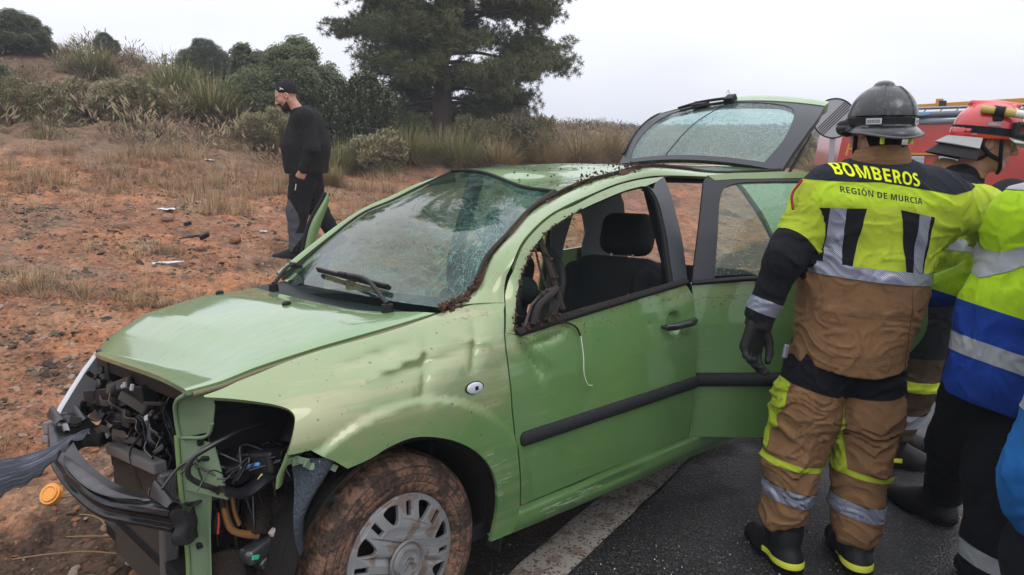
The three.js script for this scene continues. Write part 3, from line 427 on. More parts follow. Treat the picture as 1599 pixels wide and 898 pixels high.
// ---- paint: bright green lacquer with road dust, mud spots and scratches
const SX0 = -1.62, SXW = 2.24, SY0 = 0.18, SYH = 1.26;
const sideUV = (x, y) => [(x - SX0) / SXW, (y - SY0) / SYH], planUV = (x, z) => [(x + 2.6) / 3.2, (z + 0.7) / 1.4];
const GREEN = [0.112, 0.230, 0.070], DUST = [0.285, 0.292, 0.150], MUD = [0.12, 0.06, 0.035];
function paintTex(w, h, dustAt, marks) {
  return canvasTex(w, h, (c) => {
    const im = c.createImageData(w, h), s = (v) => 255 * Math.pow(clamp(v), 1 / 2.2);
    for (let j = 0; j < h; j++) for (let i = 0; i < w; i++) { const u = i / w, v = 1 - j / h, k = dustAt(u, v), o = (j * w + i) * 4, g = 0.97 + 0.06 * hash3(i, j, 3); for (let q = 0; q < 3; q++) im.data[o + q] = s(lerp(GREEN[q], DUST[q], k) * g); im.data[o + 3] = 255; }
    c.putImageData(im, 0, 0); marks(c, w, h);
  });
}
const speck = (c, R, x, y, r, a = 0.85) => { c.fillStyle = `rgba(${62 + R() * 34 | 0},${50 + R() * 22 | 0},${34 + R() * 14 | 0},${a})`; c.beginPath(); for (let k = 0; k < 7; k++) { const t = k / 7 * 6.283, q = r * (0.5 + 0.8 * R()); c.lineTo(x + Math.cos(t) * q * 1.3, y + Math.sin(t) * q); } c.fill(); };
const scratch = (c, R, x, y, len, ang, w, a) => { c.strokeStyle = `rgba(205,220,195,${a})`; c.lineWidth = w; c.beginPath(); c.moveTo(x, y); c.lineTo(x + Math.cos(ang) * len * 0.5, y + Math.sin(ang) * len * 0.5 + (R() - 0.5) * 3); c.lineTo(x + Math.cos(ang) * len, y + Math.sin(ang) * len); c.stroke(); };
const dustFine = (x, y) => sstep(0.34, 0.72, fbm(x * 5 + 2, y * 9 + 8, 0, 5)) ;
const sideTex = paintTex(2048, 1152, (u, v) => { // dried dust film: on the wing and the shoulders of the doors, with a blotchy, grainy edge
  const x = SX0 + u * SXW, y = SY0 + v * SYH, n = fbm(x * 4.5 + 20, y * 6 + 3, 0, 5) - 0.5, st = fbm(x * 3, y * 60, 0, 2) - 0.5;
  return clamp((sstep(0.62, 0.80, y - 0.10 * sstep(-0.45, -1.4, x) + n * 0.35 + (x > -0.39 ? 0.06 : -0.12)) * (x > -0.39 ? 0.68 : 0.5) + 0.35 * sstep(0.52, 0.62, 0.5 + st * 0.6 + n * 0.8) * sstep(-0.6, -0.42, x)) * (0.8 + 0.5 * n));
}, (c, w, h) => {
  const R = rng(12), X = (x) => (x - SX0) / SXW * w, Y = (y) => (1 - (y - SY0) / SYH) * h;
  for (let i = 0; i < 330; i++) { const x = lerp(-0.45, -1.37, R()), q = R() * R(); speck(c, R, X(x), Y(lerp(0.908, 0.965, (x + 0.45) / -0.92) - 0.006 - q * 0.10), 0.8 + R() * R() * 3.2, 0.75); }
  for (let i = 0; i < 300; i++) speck(c, R, X(lerp(0.48, -0.4, R())), Y(lerp(0.6, 1.0, R())), 0.6 + R() * R() * R() * 3.4, 0.7);
  const smear = (x, y, rx, ry, a) => { for (let k = 0; k < 26; k++) { c.fillStyle = `rgba(${96 + R() * 30 | 0},${66 + R() * 20 | 0},${44 + R() * 14 | 0},${a * R()})`; c.beginPath(); c.ellipse(X(x + (R() - 0.5) * rx * 1.6), Y(y + (R() - 0.5) * ry * 1.6), rx * 240 * (0.2 + R() * 0.5), ry * 240 * (0.2 + R() * 0.5), (R() - 0.5) * 0.5, 0, 6.3); c.fill(); } };
  for (const [x, y, rx, ry, a] of [[-0.50, 0.905, 0.06, 0.014, 0.5], [-0.62, 0.912, 0.08, 0.012, 0.4], [-0.9, 0.93, 0.12, 0.010, 0.3], [-1.2, 0.95, 0.1, 0.010, 0.3], [-0.33, 0.985, 0.05, 0.02, 0.5], [-0.44, 1.06, 0.02, 0.04, 0.4], [-0.55, 1.17, 0.04, 0.03, 0.35], [-0.72, 1.26, 0.06, 0.02, 0.35], [-1.0, 1.33, 0.10, 0.02, 0.4], [-1.15, 1.36, 0.08, 0.02, 0.5]]) smear(x, y, rx, ry, a);
  for (let i = 0; i < 160; i++) speck(c, R, X(lerp(-0.4, -1.4, R())), Y(lerp(0.32, 0.9, R())), 0.7 + R() * 1.4, 0.4);
  for (let i = 0; i < 300; i++) speck(c, R, X(lerp(-0.42, -1.45, R())), Y(lerp(1.05, 1.42, R())), 0.6 + R() * R() * 3, 0.7);
  for (let i = 0; i < 90; i++) scratch(c, R, X(lerp(-0.27, -0.62, Math.pow(R(), 1.5))), Y(lerp(0.42, 0.86, R())), 10 + R() * 60, (R() - 0.5) * 0.14, 0.5 + R() * 0.9, 0.08 + R() * 0.22);
  for (let i = 0; i < 36; i++) scratch(c, R, X(lerp(-0.2, -0.38, R())), Y(lerp(0.35, 0.58, R())), 10 + R() * 45, (R() - 0.5) * 0.3, 1 + R() * 1.6, 0.5);
  for (let i = 0; i < 22; i++) scratch(c, R, X(lerp(-0.55, -0.85, R())), Y(lerp(0.265, 0.31, R())), 20 + R() * 70, -0.05 + (R() - 0.5) * 0.2, 1 + R() * 2, 0.6);
  for (let i = 0; i < 24; i++) scratch(c, R, X(lerp(0.3, -0.36, R())), Y(lerp(0.8, 0.98, R())), 15 + R() * 60, 0.2 + (R() - 0.5) * 0.5, 0.5 + R() * 0.6, 0.16);
});
const topTex = paintTex(1600, 700, (u, v) => { const x = -2.6 + u * 3.2, z = -0.7 + v * 1.4, n = fbm(x * 4 + 50, z * 5 + 3, 0, 4) - 0.5; return clamp(0.45 + n * 0.9) * (z > 0.36 + n * 0.1 && x > -0.3 ? 0.1 : 0.36); }, (c, w, h) => {
  const R = rng(17), X = (x) => (x + 2.6) / 3.2 * w, Y = (z) => (1 - (z + 0.7) / 1.4) * h;
  for (let i = 0; i < 520; i++) { const z = -0.55 + Math.pow(R(), 1.6) * 0.75; speck(c, R, X(lerp(-0.95, -1.7, R())), Y(z), 0.6 + R() * R() * 2.4, 0.8); }
  for (let i = 0; i < 70; i++) speck(c, R, X(lerp(-0.2, 0.5, R())), Y(lerp(-0.6, 0.6, R())), 0.6 + R() * 1.6, 0.7);
  for (let i = 0; i < 14; i++) { c.strokeStyle = 'rgba(50,45,30,0.8)'; c.lineWidth = 1; c.beginPath(); const x = X(lerp(-0.2, 0.45, R())), y = Y(lerp(-0.5, 0.5, R())); c.moveTo(x, y); c.quadraticCurveTo(x + 8, y + (R() - 0.5) * 9, x + 14 * R(), y + (R() - 0.5) * 14); c.stroke(); }
});
const flake = dataTex(256, 256, tile(256, (i, j, n) => 0.36 + 0.2 * n(20, 4)));
const paintOpt = { metalness: 0.2, clearcoat: 1, clearcoatRoughness: 0.06, roughnessMap: withRepeat(flake, 3) };
const paintSide = phys([1, 1, 1], 1, { ...paintOpt, map: sideTex }), paintTop = phys([1, 1, 1], 1, { ...paintOpt, map: topTex }), paintPlain = phys(GREEN.map((v, i) => lerp(v, DUST[i], 0.25)), 0.45, { metalness: 0.1, clearcoat: 0.7, clearcoatRoughness: 0.12 });
const paintDull = phys([0.135, 0.20, 0.115], 0.55, { clearcoat: 0.3, clearcoatRoughness: 0.3 });
const black = std([0.012, 0.012, 0.014], 0.5), blackGloss = phys([0.008, 0.008, 0.01], 0.28, { clearcoat: 0.6, clearcoatRoughness: 0.15 }), rubber = std([0.014, 0.014, 0.015], 0.75), trimGrey = std([0.10, 0.105, 0.11], 0.8), darkCloth = std([0.022, 0.022, 0.025], 0.95, { bumpMap: withRepeat(T.weave, 60), bumpScale: 0.001 }), metalGrey = std([0.35, 0.35, 0.36], 0.35, { metalness: 0.9 });
const applique = phys([0.018, 0.021, 0.027], 0.45, { clearcoat: 0.15, clearcoatRoughness: 0.3 });
const mudMat = std([0.135, 0.078, 0.052], 0.95, { bumpMap: withRepeat(T.fine, 30), bumpScale: 0.004 }), mudDark = std([0.06, 0.035, 0.024], 0.95, { bumpMap: withRepeat(T.fine, 30), bumpScale: 0.004 });
// lumps of soil stuck along a line
function mudLine(seed, pts, n, r0, r1, scatter) { const R = rng(seed), L = []; for (let i = 0; i < n; i++) { const p = along(pts, R()), r = lerp(r0, r1, Math.pow(R(), 2.5)), g = new THREE.IcosahedronGeometry(r, 1), a = g.attributes.position; for (let k = 0; k < a.count; k++) { const s = 0.6 + 0.8 * vn(a.getX(k) / r * 1.3 + i, a.getY(k) / r * 1.3, a.getZ(k) / r * 1.3); a.setXYZ(k, a.getX(k) * s * 1.3, a.getY(k) * s * 0.8, a.getZ(k) * s); } g.computeVertexNormals(); L.push(place(g, [p[0] + (R() - 0.5) * scatter, p[1] + (R() - 0.5) * scatter, p[2] + (R() - 0.5) * scatter], [R() * 6, R() * 6, R() * 6])); } return merge(L); }

const SEAM = [[-0.428, 0.354], [-0.4, 0.546], [-0.387, 0.689], [-0.386, 0.758], [-0.388, 0.874], [-0.398, 0.921], [-0.426, 0.985], [-0.446, 1.027]];
const ARCH = crv([[0.201, 0.661], [0.133, 0.672], [0.079, 0.688], [0.0, 0.695], [-0.08, 0.677], [-0.16, 0.642], [-0.235, 0.588], [-0.29, 0.52], [-0.318, 0.44], [-0.326, 0.36], [-0.318, 0.297], [-0.311, 0.266]], 3);
const WING_TOP = crv([[-0.262, 0.997], [-0.12, 0.975], [-0.006, 0.961], [0.16, 0.944], [0.26, 0.929], [0.335, 0.913], [0.395, 0.9], [0.435, 0.889], [0.482, 0.879]], 3);
const LAMP_EDGE = crv([[0.482, 0.876], [0.431, 0.868], [0.371, 0.854], [0.335, 0.842], [0.314, 0.829], [0.309, 0.815], [0.316, 0.795], [0.33, 0.764], [0.346, 0.728]], 3);
{ // left front wing
  const poly = [...SEAM.slice(0, 7).map((p) => [p[0] + 0.003, p[1]]), [-0.437, 1.005], [-0.37, 1.012], ...WING_TOP, ...LAMP_EDGE, [0.33, 0.726], [0.288, 0.728], [0.265, 0.709], [0.234, 0.689], ...ARCH, [-0.40, 0.262], [-0.425, 0.345]];
  const wing = mesh('front_wing', panel(poly, leftSide, { step: 0.012, thick: 0.012, uv: sideUV, out: [0, 0, -1] }), paintSide, car);
  const ind = []; { const P = leftSide(-0.245, 0.783), b = place(new THREE.SphereGeometry(1, 20, 12), [0, 0, 0], [0, 0, 0], [0.034, 0.0185, 0.007]); ind.push(place(b, [P[0], P[1], P[2] - 0.001], [0, 0.05, 0.1])); }
  mesh('side_indicator', ind, phys([0.5, 0.52, 0.58], 0.12, { clearcoat: 1 }), wing); const bz = place(new THREE.TorusGeometry(1, 0.09, 8, 28), [0, 0, 0], [0, 0, 0], [0.0345, 0.019, 0.02]); mesh('indicator_bezel', place(bz, [-0.245, 0.783, leftSide(-0.245, 0.783)[2] - 0.001], [0, 0.05, 0.1]), black, wing);
  mesh('indicator_core', box(0.012, 0.012, 0.003, [-0.247, 0.783, leftSide(-0.245, 0.783)[2] - 0.008]), black, wing);
  // curled flange below the lamp opening
  const fl = sheet((u, v) => { const a = along([[0.346, 0.73], [0.36, 0.70], [0.374, 0.675], [0.379, 0.644]], u), b = along([[0.318, 0.712], [0.325, 0.695], [0.336, 0.678], [0.352, 0.644]], u), m = mix3([...a, 0], [...b, 0], v); return [m[0], m[1], leftSide(m[0], m[1])[2] + 0.006 + 0.035 * (1 - Math.cos(v * 1.5))]; }, { n: 10, m: 10, thick: 0.004, out: [0, 0, -1], uv: () => sideUV(0.34, 0.7) });
  mesh('torn_flange', fl, paintSide, wing);
  const R = rng(5), edge = []; for (let i = 0; i < 9; i++) { const t = i / 8, x = lerp(0.325, 0.235, t), y = 0.70 - 0.03 * t + (R() - 0.5) * 0.02; edge.push(box(0.02 + 0.02 * R(), 0.018, 0.004, [x, y, leftSide(x, y)[2] + 0.022], [R() - 0.5, R() - 0.5, R()], 0.001)); }
  mesh('bent_metal', edge, paintDull, wing);
  mesh('wheel_arch_liner', [sheet((u, v) => { const a = lerp(-0.6, Math.PI + 0.25, u), r = 0.362 - 0.01 * v; return [0.0 + Math.cos(a) * r * 1.0, 0.305 + Math.sin(a) * r, lerp(-0.79, -0.42, v)]; }, { n: 36, m: 4, thick: 0.006, out: [0, -1, 0] }), sheet((u, v) => [lerp(-0.42, 0.36, u), lerp(0.1, 0.7, v), -0.42], { n: 6, thick: 0.01, out: [0, 0, -1] })], std([0.016, 0.014, 0.013], 0.85, { bumpMap: withRepeat(T.blotch, 4), bumpScale: 0.01 }), car);
  mesh('torn_liner', [sheet((u, v) => [lerp(0.20, 0.335, u) + 0.02 * Math.sin(v * 5), lerp(0.56, 0.70, v) - 0.10 * u * (1 - v), -0.77 + 0.05 * Math.sin(u * 4 + v * 3)], { n: 10, thick: 0.004, out: [0, 0, -1] })], std([0.045, 0.055, 0.07], 0.4, { bumpMap: withRepeat(T.blotch, 6), bumpScale: 0.01 }), car);
}
// ---- left front door
const DOOR_REAR = [[-1.367, 0.956], [-1.397, 0.915], [-1.386, 0.81], [-1.378, 0.669], [-1.375, 0.61], [-1.371, 0.499], [-1.358, 0.4], [-1.360, 0.349]];
const BELT_LOW = [[-0.448, 0.906], [-0.7, 0.925], [-1.0, 0.944], [-1.369, 0.965]];
const FRAME_OUT = crv([[-0.448, 1.027], [-0.484, 1.083], [-0.552, 1.163], [-0.645, 1.218], [-0.767, 1.267], [-0.87, 1.289], [-1.025, 1.326], [-1.193, 1.357], [-1.36, 1.374], [-1.489, 1.379]], 4);
const WIN = crv([[-0.437, 0.93], [-0.464, 0.988], [-0.518, 1.081], [-0.59, 1.151], [-0.704, 1.214], [-0.863, 1.264], [-1.032, 1.302], [-1.2, 1.333], [-1.31, 1.346]], 4);
const WIN_REAR = crv([[-1.31, 1.346], [-1.352, 1.340], [-1.366, 1.30], [-1.344, 1.192], [-1.308, 1.072], [-1.283, 0.975]], 4);
const BPILLAR = [[-1.489, 1.379], [-1.455, 1.262], [-1.418, 1.11], [-1.374, 0.968]];
function frontDoor(parent, left) {
  const surf = left ? leftSide : (x, y) => [x, y, -smoothSide(x, y)], fix = (g) => left ? g : mirrorZ(g), out = [0, 0, -1], d = new THREE.Group(); d.name = 'front_door'; parent.add(d);
  const skin = [...SEAM.slice(0, 6).map((p) => [p[0] - 0.003, p[1]]), ...BELT_LOW, ...DOOR_REAR];
  mesh('door_panel', fix(panel(skin, surf, { step: left ? 0.012 : 0.04, thick: 0.012, uv: sideUV, out })), paintSide, d);
  const lower = [[-0.402, 0.921], [-0.43, 0.985], [-0.448, 1.027]];
  mesh('window_frame', fix(panel([...lower, ...FRAME_OUT.slice(1), ...BPILLAR.slice(0, 1), [-1.42, 1.36], ...WIN_REAR.slice(0, 3).reverse(), ...WIN.slice().reverse(), [-0.437, 0.912]], inset(surf, -0.001), { step: 0.016, thick: 0.02, uv: sideUV, out })), paintSide, d);
  mesh('pillar_trim', fix(panel([...BPILLAR.map((p) => [p[0] + 0.001, p[1] - 0.001]), [-1.281, 0.976], ...WIN_REAR.slice(2).reverse(), [-1.372, 1.333], [-1.41, 1.358]], inset(surf, -0.003), { step: 0.02, thick: 0.03, out })), applique, d);
  mesh('belt_moulding', fix(strip(crv(BELT_LOW, 5).map((p) => { const q = surf(...p); return [q[0], q[1] - 0.004, q[2] - 0.005]; }), crv([[-0.44, 0.929], [-0.7, 0.949], [-1.0, 0.966], [-1.368, 0.987]], 5).map((p) => { const q = surf(...p); return [q[0], q[1], q[2] - 0.002]; }), { bulge: 0.012, dir: [0, 0, -1], n: 24, thick: 0.018, out })), std([0.03, 0.027, 0.026], 0.7, { bumpMap: withRepeat(T.fine, 20), bumpScale: 0.003 }), d);
  mesh('window_seal', [fix(tube(WIN.map((p) => { const q = surf(...p); return [q[0], q[1], q[2] + 0.012]; }), 0.009, 6, 1)), fix(tube(WIN_REAR.map((p) => { const q = surf(...p); return [q[0], q[1], q[2] + 0.012]; }), 0.010, 6, 1))], rubber, d);
  // side moulding: a half-round bar with rounded ends
  const mp = []; for (let i = 0; i <= 18; i++) { const t = i < 4 ? [0, 0.004, 0.011, 0.024][i] : lerp(0.05, 1, (i - 4) / 14), x = lerp(-0.418, -1.374, t), q = surf(x, 0.578); mp.push([x, 0.580 - 0.006 * t, q[2] - 0.003]); }
  const bar = tube(mp, (t) => 0.024 * [0.3, 0.72, 0.93, 1][Math.min(3, Math.round(t * 18))], 12, 1); { const a = bar.attributes.position; for (let i = 0; i < a.count; i++) { const q = surf(a.getX(i), 0.578)[2]; a.setZ(i, q - 0.003 + (a.getZ(i) - q + 0.003) * 0.62); } bar.computeVertexNormals(); }
  mesh('side_moulding', fix(bar), std([0.02, 0.021, 0.024], 0.55, { bumpMap: withRepeat(T.fine, 8), bumpScale: 0.001 }), d);
  const hp = [[-1.168, 0.825], [-1.2, 0.824], [-1.26, 0.824], [-1.32, 0.824], [-1.352, 0.824]].map(([x, y]) => [x, y, surf(x, y - 0.09)[2] - 0.022]); hp[0][2] += 0.012; hp[4][2] += 0.012;
  const hg = tube(hp, (t) => 0.0125 + 0.003 * t, 10, 5); mesh('door_handle', fix(merge([hg, fix === null ? hg : cyl(0.007, 0.007, 0.03, [-1.172, 0.825, surf(-1.17, 0.75)[2] - 0.004], [Math.PI / 2, 0, 0], 10), cyl(0.007, 0.007, 0.03, [-1.348, 0.824, surf(-1.34, 0.75)[2] - 0.004], [Math.PI / 2, 0, 0], 10)])), blackGloss, d);
  mesh('door_lining', fix(panel([[-0.46, 0.38], [-0.44, 0.90], [-1.34, 0.955], [-1.345, 0.38]], (x, y) => { const q = surf(x, y); return [x, y, q[2] + 0.075 + 0.015 * Math.sin(y * 14)]; }, { step: 0.05, thick: 0.03, out: [0, 0, 1] })), std([0.02, 0.02, 0.022], 0.85), d);
  if (left) {
    const q = (x, y, e = 0) => { const s = surf(x, y); return [x, y, s[2] + e]; };
    // what is left of the door mirror and its quarter-light post, caked in soil
    mesh('broken_window_post', [tube([q(-0.672, 1.21, 0.02), q(-0.665, 1.08, 0.012), q(-0.672, 0.955, 0.01)], 0.011, 6), tube([q(-0.64, 1.19, 0.02), q(-0.628, 1.08, 0.02), q(-0.645, 0.96, 0.02)], 0.004, 5)], std([0.10, 0.08, 0.068], 0.8, { bumpMap: withRepeat(T.fine, 6), bumpScale: 0.01 }), d);
    mesh('mirror_base', [strip([q(-0.47, 0.92, -0.01), q(-0.52, 0.99, -0.012), q(-0.58, 1.02, -0.012), q(-0.655, 1.03, -0.005)], [q(-0.62, 0.935, -0.008), q(-0.63, 0.95, -0.004), q(-0.64, 0.965, -0.003), q(-0.665, 0.99, 0)], { bulge: -0.03, dir: [0, 0, -1], n: 12, thick: 0.008, out: [0, 0, -1] }), tube([q(-0.50, 0.935, -0.02), q(-0.53, 0.99, -0.032), q(-0.59, 1.015, -0.03), q(-0.64, 1.03, -0.02)], 0.012, 7), tube([q(-0.56, 0.94, -0.01), q(-0.575, 0.97, -0.03), q(-0.60, 0.985, -0.01)], 0.007, 6)], std([0.055, 0.05, 0.048], 0.65, { bumpMap: withRepeat(T.blotch, 9), bumpScale: 0.012 }), d);
    mesh('mud', [mudLine(31, [q(-0.46, 0.925, -0.008), q(-0.8, 0.95, -0.008), q(-1.25, 0.975, -0.006)], 170, 0.001, 0.004, 0.012), mudLine(32, [q(-0.45, 0.925, -0.01), q(-0.62, 0.945, -0.012)], 120, 0.001, 0.0065, 0.022), mudLine(33, WIN.slice(0, 22).map((p) => q(...p, -0.004)), 200, 0.001, 0.005, 0.013), mudLine(34, [q(-0.55, 1.02, -0.025), q(-0.66, 1.03, -0.01), q(-0.67, 1.2, 0.01)], 70, 0.0015, 0.006, 0.016), mudLine(36, mp.slice(4).map((p) => [p[0], p[1] + 0.018, p[2] - 0.006]), 120, 0.0012, 0.004, 0.008)], mudMat, d, 'stuff');
    mesh('loose_wire', [tube([q(-0.60, 0.925, -0.008), q(-0.655, 0.918, -0.014), q(-0.70, 0.895, -0.012), q(-0.715, 0.865, -0.01)], 0.0035, 5)], mudDark, d);
    mesh('white_thread', [tube([q(-0.715, 0.865, -0.012), q(-0.707, 0.80, -0.02), q(-0.70, 0.74, -0.022), q(-0.72, 0.70, -0.02), q(-0.745, 0.692, -0.016)], 0.0016, 5)], std([0.6, 0.6, 0.55], 0.6), d);
  }
  return d;
}
frontDoor(car, true);
{ // the right front door stands open; its window frame has been bent into a blade
  const d = frontDoor(car, false), ang = THREE.MathUtils.degToRad(50), c = Math.cos(ang), s = Math.sin(ang), hx = -0.42, hz = 0.80;
  for (const k of ['window_frame', 'pillar_trim', 'window_seal', 'belt_moulding', 'door_handle']) d.remove(d.getObjectByName(k));
  d.rotation.y = ang; d.position.set(hx - (c * hx + s * hz), 0, hz - (-s * hx + c * hz));
  const o = [[-0.775, 0.985, 1.10], [-0.795, 1.06, 1.10], [-0.845, 1.18, 1.10], [-0.895, 1.29, 1.10], [-0.892, 1.325, 1.10]], i = [[-0.722, 0.985, 1.10], [-0.735, 1.06, 1.10], [-0.778, 1.18, 1.10], [-0.862, 1.30, 1.10], [-0.878, 1.326, 1.10]];
  mesh('bent_window_frame', strip(crv(o, 5), crv(i, 5), { bulge: 0.012, dir: [0, 0, -1], n: 20, thick: 0.03, out: [0, 0, -1] }), paintPlain, car); mesh('bent_frame_seal', [tube(i.map((p) => [p[0] + 0.006, p[1], p[2]]), 0.010, 6)], rubber, car);
}
{ // sill, pillars, body side behind the doors
  mesh('sill', panel([[-0.318, 0.266], [-0.40, 0.264], [-0.424, 0.348], [-0.725, 0.343], [-1.02, 0.352], [-1.36, 0.345], [-2.08, 0.345], [-2.10, 0.235], [-1.6, 0.228], [-1.3, 0.243], [-1.1, 0.240], [-0.8, 0.247], [-0.53, 0.255]], (x, y) => { const p = leftSide(x, y); return [x, y, p[2] - 0.008 * sstep(0.345, 0.325, y) + 0.02 * sstep(0.29, 0.23, y)]; }, { step: 0.015, thick: 0.03, uv: sideUV, out: [0, 0, -1] }), paintSide, car);
  const q = (x, y, e = 0) => { const s = leftSide(x, y); return [x, y, s[2] + e]; };
  const A = crv([[-0.437, 1.006], [-0.476, 1.086], [-0.545, 1.168], [-0.64, 1.224], [-0.765, 1.273], [-1.025, 1.332], [-1.193, 1.363], [-1.36, 1.380], [-1.489, 1.385], [-1.9, 1.37], [-2.56, 1.355]], 4).map((p) => q(p[0], p[1], 0.002));
  const B = crv([[-0.262, 1.004, -0.655], [-0.371, 1.03, -0.655], [-0.479, 1.139, -0.63], [-0.596, 1.201, -0.6], [-0.735, 1.275, -0.565], [-1.032, 1.360, -0.525], [-1.2, 1.389, -0.53], [-1.43, 1.421, -0.53], [-1.683, 1.41, -0.525], [-1.942, 1.385, -0.52], [-2.56, 1.387, -0.52]], 4);
  mesh('roof_rail', strip(A, B, { bulge: 0.012, dir: [0.2, 0.6, -0.7], n: 60, m: 8, thick: 0.02, uv: (u, v) => sideUV(lerp(-0.45, -1.5, u), 1.1 + 0.2 * v), out: [0, 0.6, -0.8] }), paintSide, car);
  mesh('rail_seal', [tube(B.slice(2).map((p) => [p[0] + 0.002, p[1] + 0.004, p[2] - 0.004]), 0.009, 6, 1)], std([0.05, 0.04, 0.035], 0.8, { bumpMap: withRepeat(T.fine, 4), bumpScale: 0.006 }), car);
  mesh('mud', [mudLine(41, B.slice(3, 20).map((p) => [p[0], p[1] + 0.006, p[2] - 0.006]), 240, 0.001, 0.0048, 0.016), mudLine(42, B.slice(0, 7).map((p) => [p[0] + 0.01, p[1], p[2] - 0.01]), 260, 0.001, 0.007, 0.026), mudLine(43, B.slice(20, 28).map((p) => [p[0], p[1] + 0.008, p[2] - 0.015]), 130, 0.001, 0.0062, 0.045), mudLine(44, [[-0.25, 1.004, -0.67], [-0.36, 1.015, -0.68]], 260, 0.001, 0.0075, 0.03), mudLine(45, B.slice(26, 31).map((p) => [p[0], p[1] + 0.008, p[2] - 0.01]), 60, 0.001, 0.005, 0.02)], mudMat, car, 'stuff');
  // caked soil: thin ragged ribbons lying on the metal
  const cake = (pts, w, seed, lift, thin = 0.35) => sheet((u, v) => { const p = along(pts, u), L = u * pts.length, ww = w * Math.max(0.03, fbm(L * 0.55 + seed, 3, 0, 4) - thin) * 2.6, e = (v - 0.5) * ww, h = lift + 0.007 * fbm(L * 2 + seed, v * 4, 0, 3) * (1 - Math.pow(2 * v - 1, 2)); return [p[0] + e * 0.25, p[1] - e * 0.62 + h * 0.7, p[2] - e * 0.75 - h * 0.7]; }, { n: 220, m: 7, thick: 0.003, out: [0, 0.7, -0.7] });
  mesh('caked_soil', cake(B.slice(2, 22).map((p) => [p[0], p[1] + 0.004, p[2] - 0.010]), 0.034, 5, 0.003), mudMat, car); mesh('caked_soil', cake(B.slice(17, 29).map((p) => [p[0], p[1] - 0.002, p[2] - 0.024]), 0.05, 12, 0.006, 0.42), mudMat, car);
  // bodyside from the rear door opening back, both sides
  const C = (f, out, nm) => { const g = [];
    g.push(panel([[-2.08, 0.30], [-2.12, 0.6], [-2.16, 0.92], [-2.9, 0.95], [-2.96, 0.6], [-2.93, 0.33], [-2.84, 0.33], ...crv([[-2.83, 0.36], [-2.75, 0.55], [-2.62, 0.66], [-2.46, 0.70], [-2.3, 0.66], [-2.17, 0.55], [-2.10, 0.36]], 3)], f, { step: 0.05, thick: 0.01, uv: () => sideUV(-0.9, 0.75), out }));
    g.push(panel([[-2.16, 0.92], [-2.10, 1.2], [-2.02, 1.36], [-2.56, 1.36], [-2.72, 1.2], [-2.9, 0.95], [-2.52, 0.94], [-2.50, 1.02], [-2.38, 1.18], [-2.27, 1.18], [-2.25, 0.94]], f, { step: 0.05, thick: 0.012, uv: () => sideUV(-0.9, 0.8), out }));
    mesh(nm, g, paintPlain, car); };
  C(leftSide, [0, 0, -1], 'rear_quarter'); C(rightSide, [0, 0, 1], 'rear_quarter');
  for (const s of [-1, 1]) { const f = s < 0 ? leftSide : rightSide;
    mesh('pillar_lining', [panel([[-2.17, 0.55], [-2.19, 0.93], [-2.10, 1.2], [-2.03, 1.35], [-2.56, 1.35], [-2.72, 1.2], [-2.88, 0.95], [-2.88, 0.55], [-2.48, 0.55], [-2.46, 0.95], [-2.46, 1.02], [-2.38, 1.15], [-2.30, 1.15], [-2.29, 0.92], [-2.29, 0.55]], inset(f, -s * 0.035), { step: 0.05, thick: 0.01, out: [0, 0, -s] })], trimGrey, car);
    mesh('quarter_window', panel([[-2.25, 0.94], [-2.52, 0.94], [-2.50, 1.02], [-2.38, 1.18], [-2.27, 1.18]], inset(f, -s * 0.006), { step: 0.1, thick: 0, out: [0, 0, s], back: false }), phys([0.75, 0.85, 0.8], 0.05, { transmission: 1, thickness: 0 }), car); }
  mesh('rail_lining', [strip(A.slice(18).map((p) => [p[0], p[1] - 0.03, p[2] + 0.05]), B.slice(18).map((p) => [p[0], p[1] - 0.03, p[2] + 0.06]), { n: 20, thick: 0.01 }), strip(A.slice(30).map((p) => [p[0], p[1] + 0.01, -p[2]]), B.slice(30).map((p) => [p[0], p[1] + 0.035, -p[2]]), { n: 20, thick: 0.03 })], std([0.028, 0.028, 0.03], 0.8), car);
  mesh('right_screen_pillar', [strip(crv([[-0.38, 0.985, 0.70], [-0.60, 1.13, 0.675], [-0.80, 1.245, 0.64], [-0.95, 1.30, 0.61], [-1.07, 1.35, 0.58], [-1.3, 1.39, 0.57]], 4), crv([[-0.374, 0.985, 0.645], [-0.58, 1.12, 0.63], [-0.783, 1.24, 0.61], [-0.93, 1.295, 0.58], [-1.045, 1.343, 0.56], [-1.22, 1.424, 0.47]], 4), { bulge: 0.012, dir: [0.3, 1, 0.3], n: 24, thick: 0.03 })], paintPlain, car);
  mesh('centre_pillar', strip([[-1.42, 0.35, -0.74], [-1.44, 0.95, -0.70], [-1.50, 1.36, -0.53]], [[-1.36, 0.35, -0.74], [-1.37, 0.95, -0.69], [-1.40, 1.35, -0.54]], { n: 10, thick: 0.04, out: [0, 0, 1] }), black, car); mesh('centre_pillar', strip([[-1.42, 0.35, 0.74], [-1.44, 0.95, 0.70], [-1.50, 1.38, 0.56]], [[-1.36, 0.35, 0.74], [-1.37, 0.95, 0.69], [-1.42, 1.37, 0.57]], { n: 10, thick: 0.04, out: [0, 0, -1] }), black, car);
  mesh('floor_pan', [box(2.9, 0.05, 1.46, [-1.35, 0.27, 0]), box(0.9, 0.04, 1.2, [0.02, 0.24, 0]), box(0.5, 0.03, 1.3, [-2.6, 0.36, 0])], std([0.012, 0.012, 0.013], 0.9), car);
  mesh('rear_bumper', [sheet((u, v) => { const a = lerp(-1.25, 1.25, u); return [-2.86 - 0.14 * Math.cos(a), lerp(0.32, 0.62, v), 0.76 * Math.sin(a)]; }, { n: 20, thick: 0.02, out: [-1, 0, 0] })], paintPlain, car);
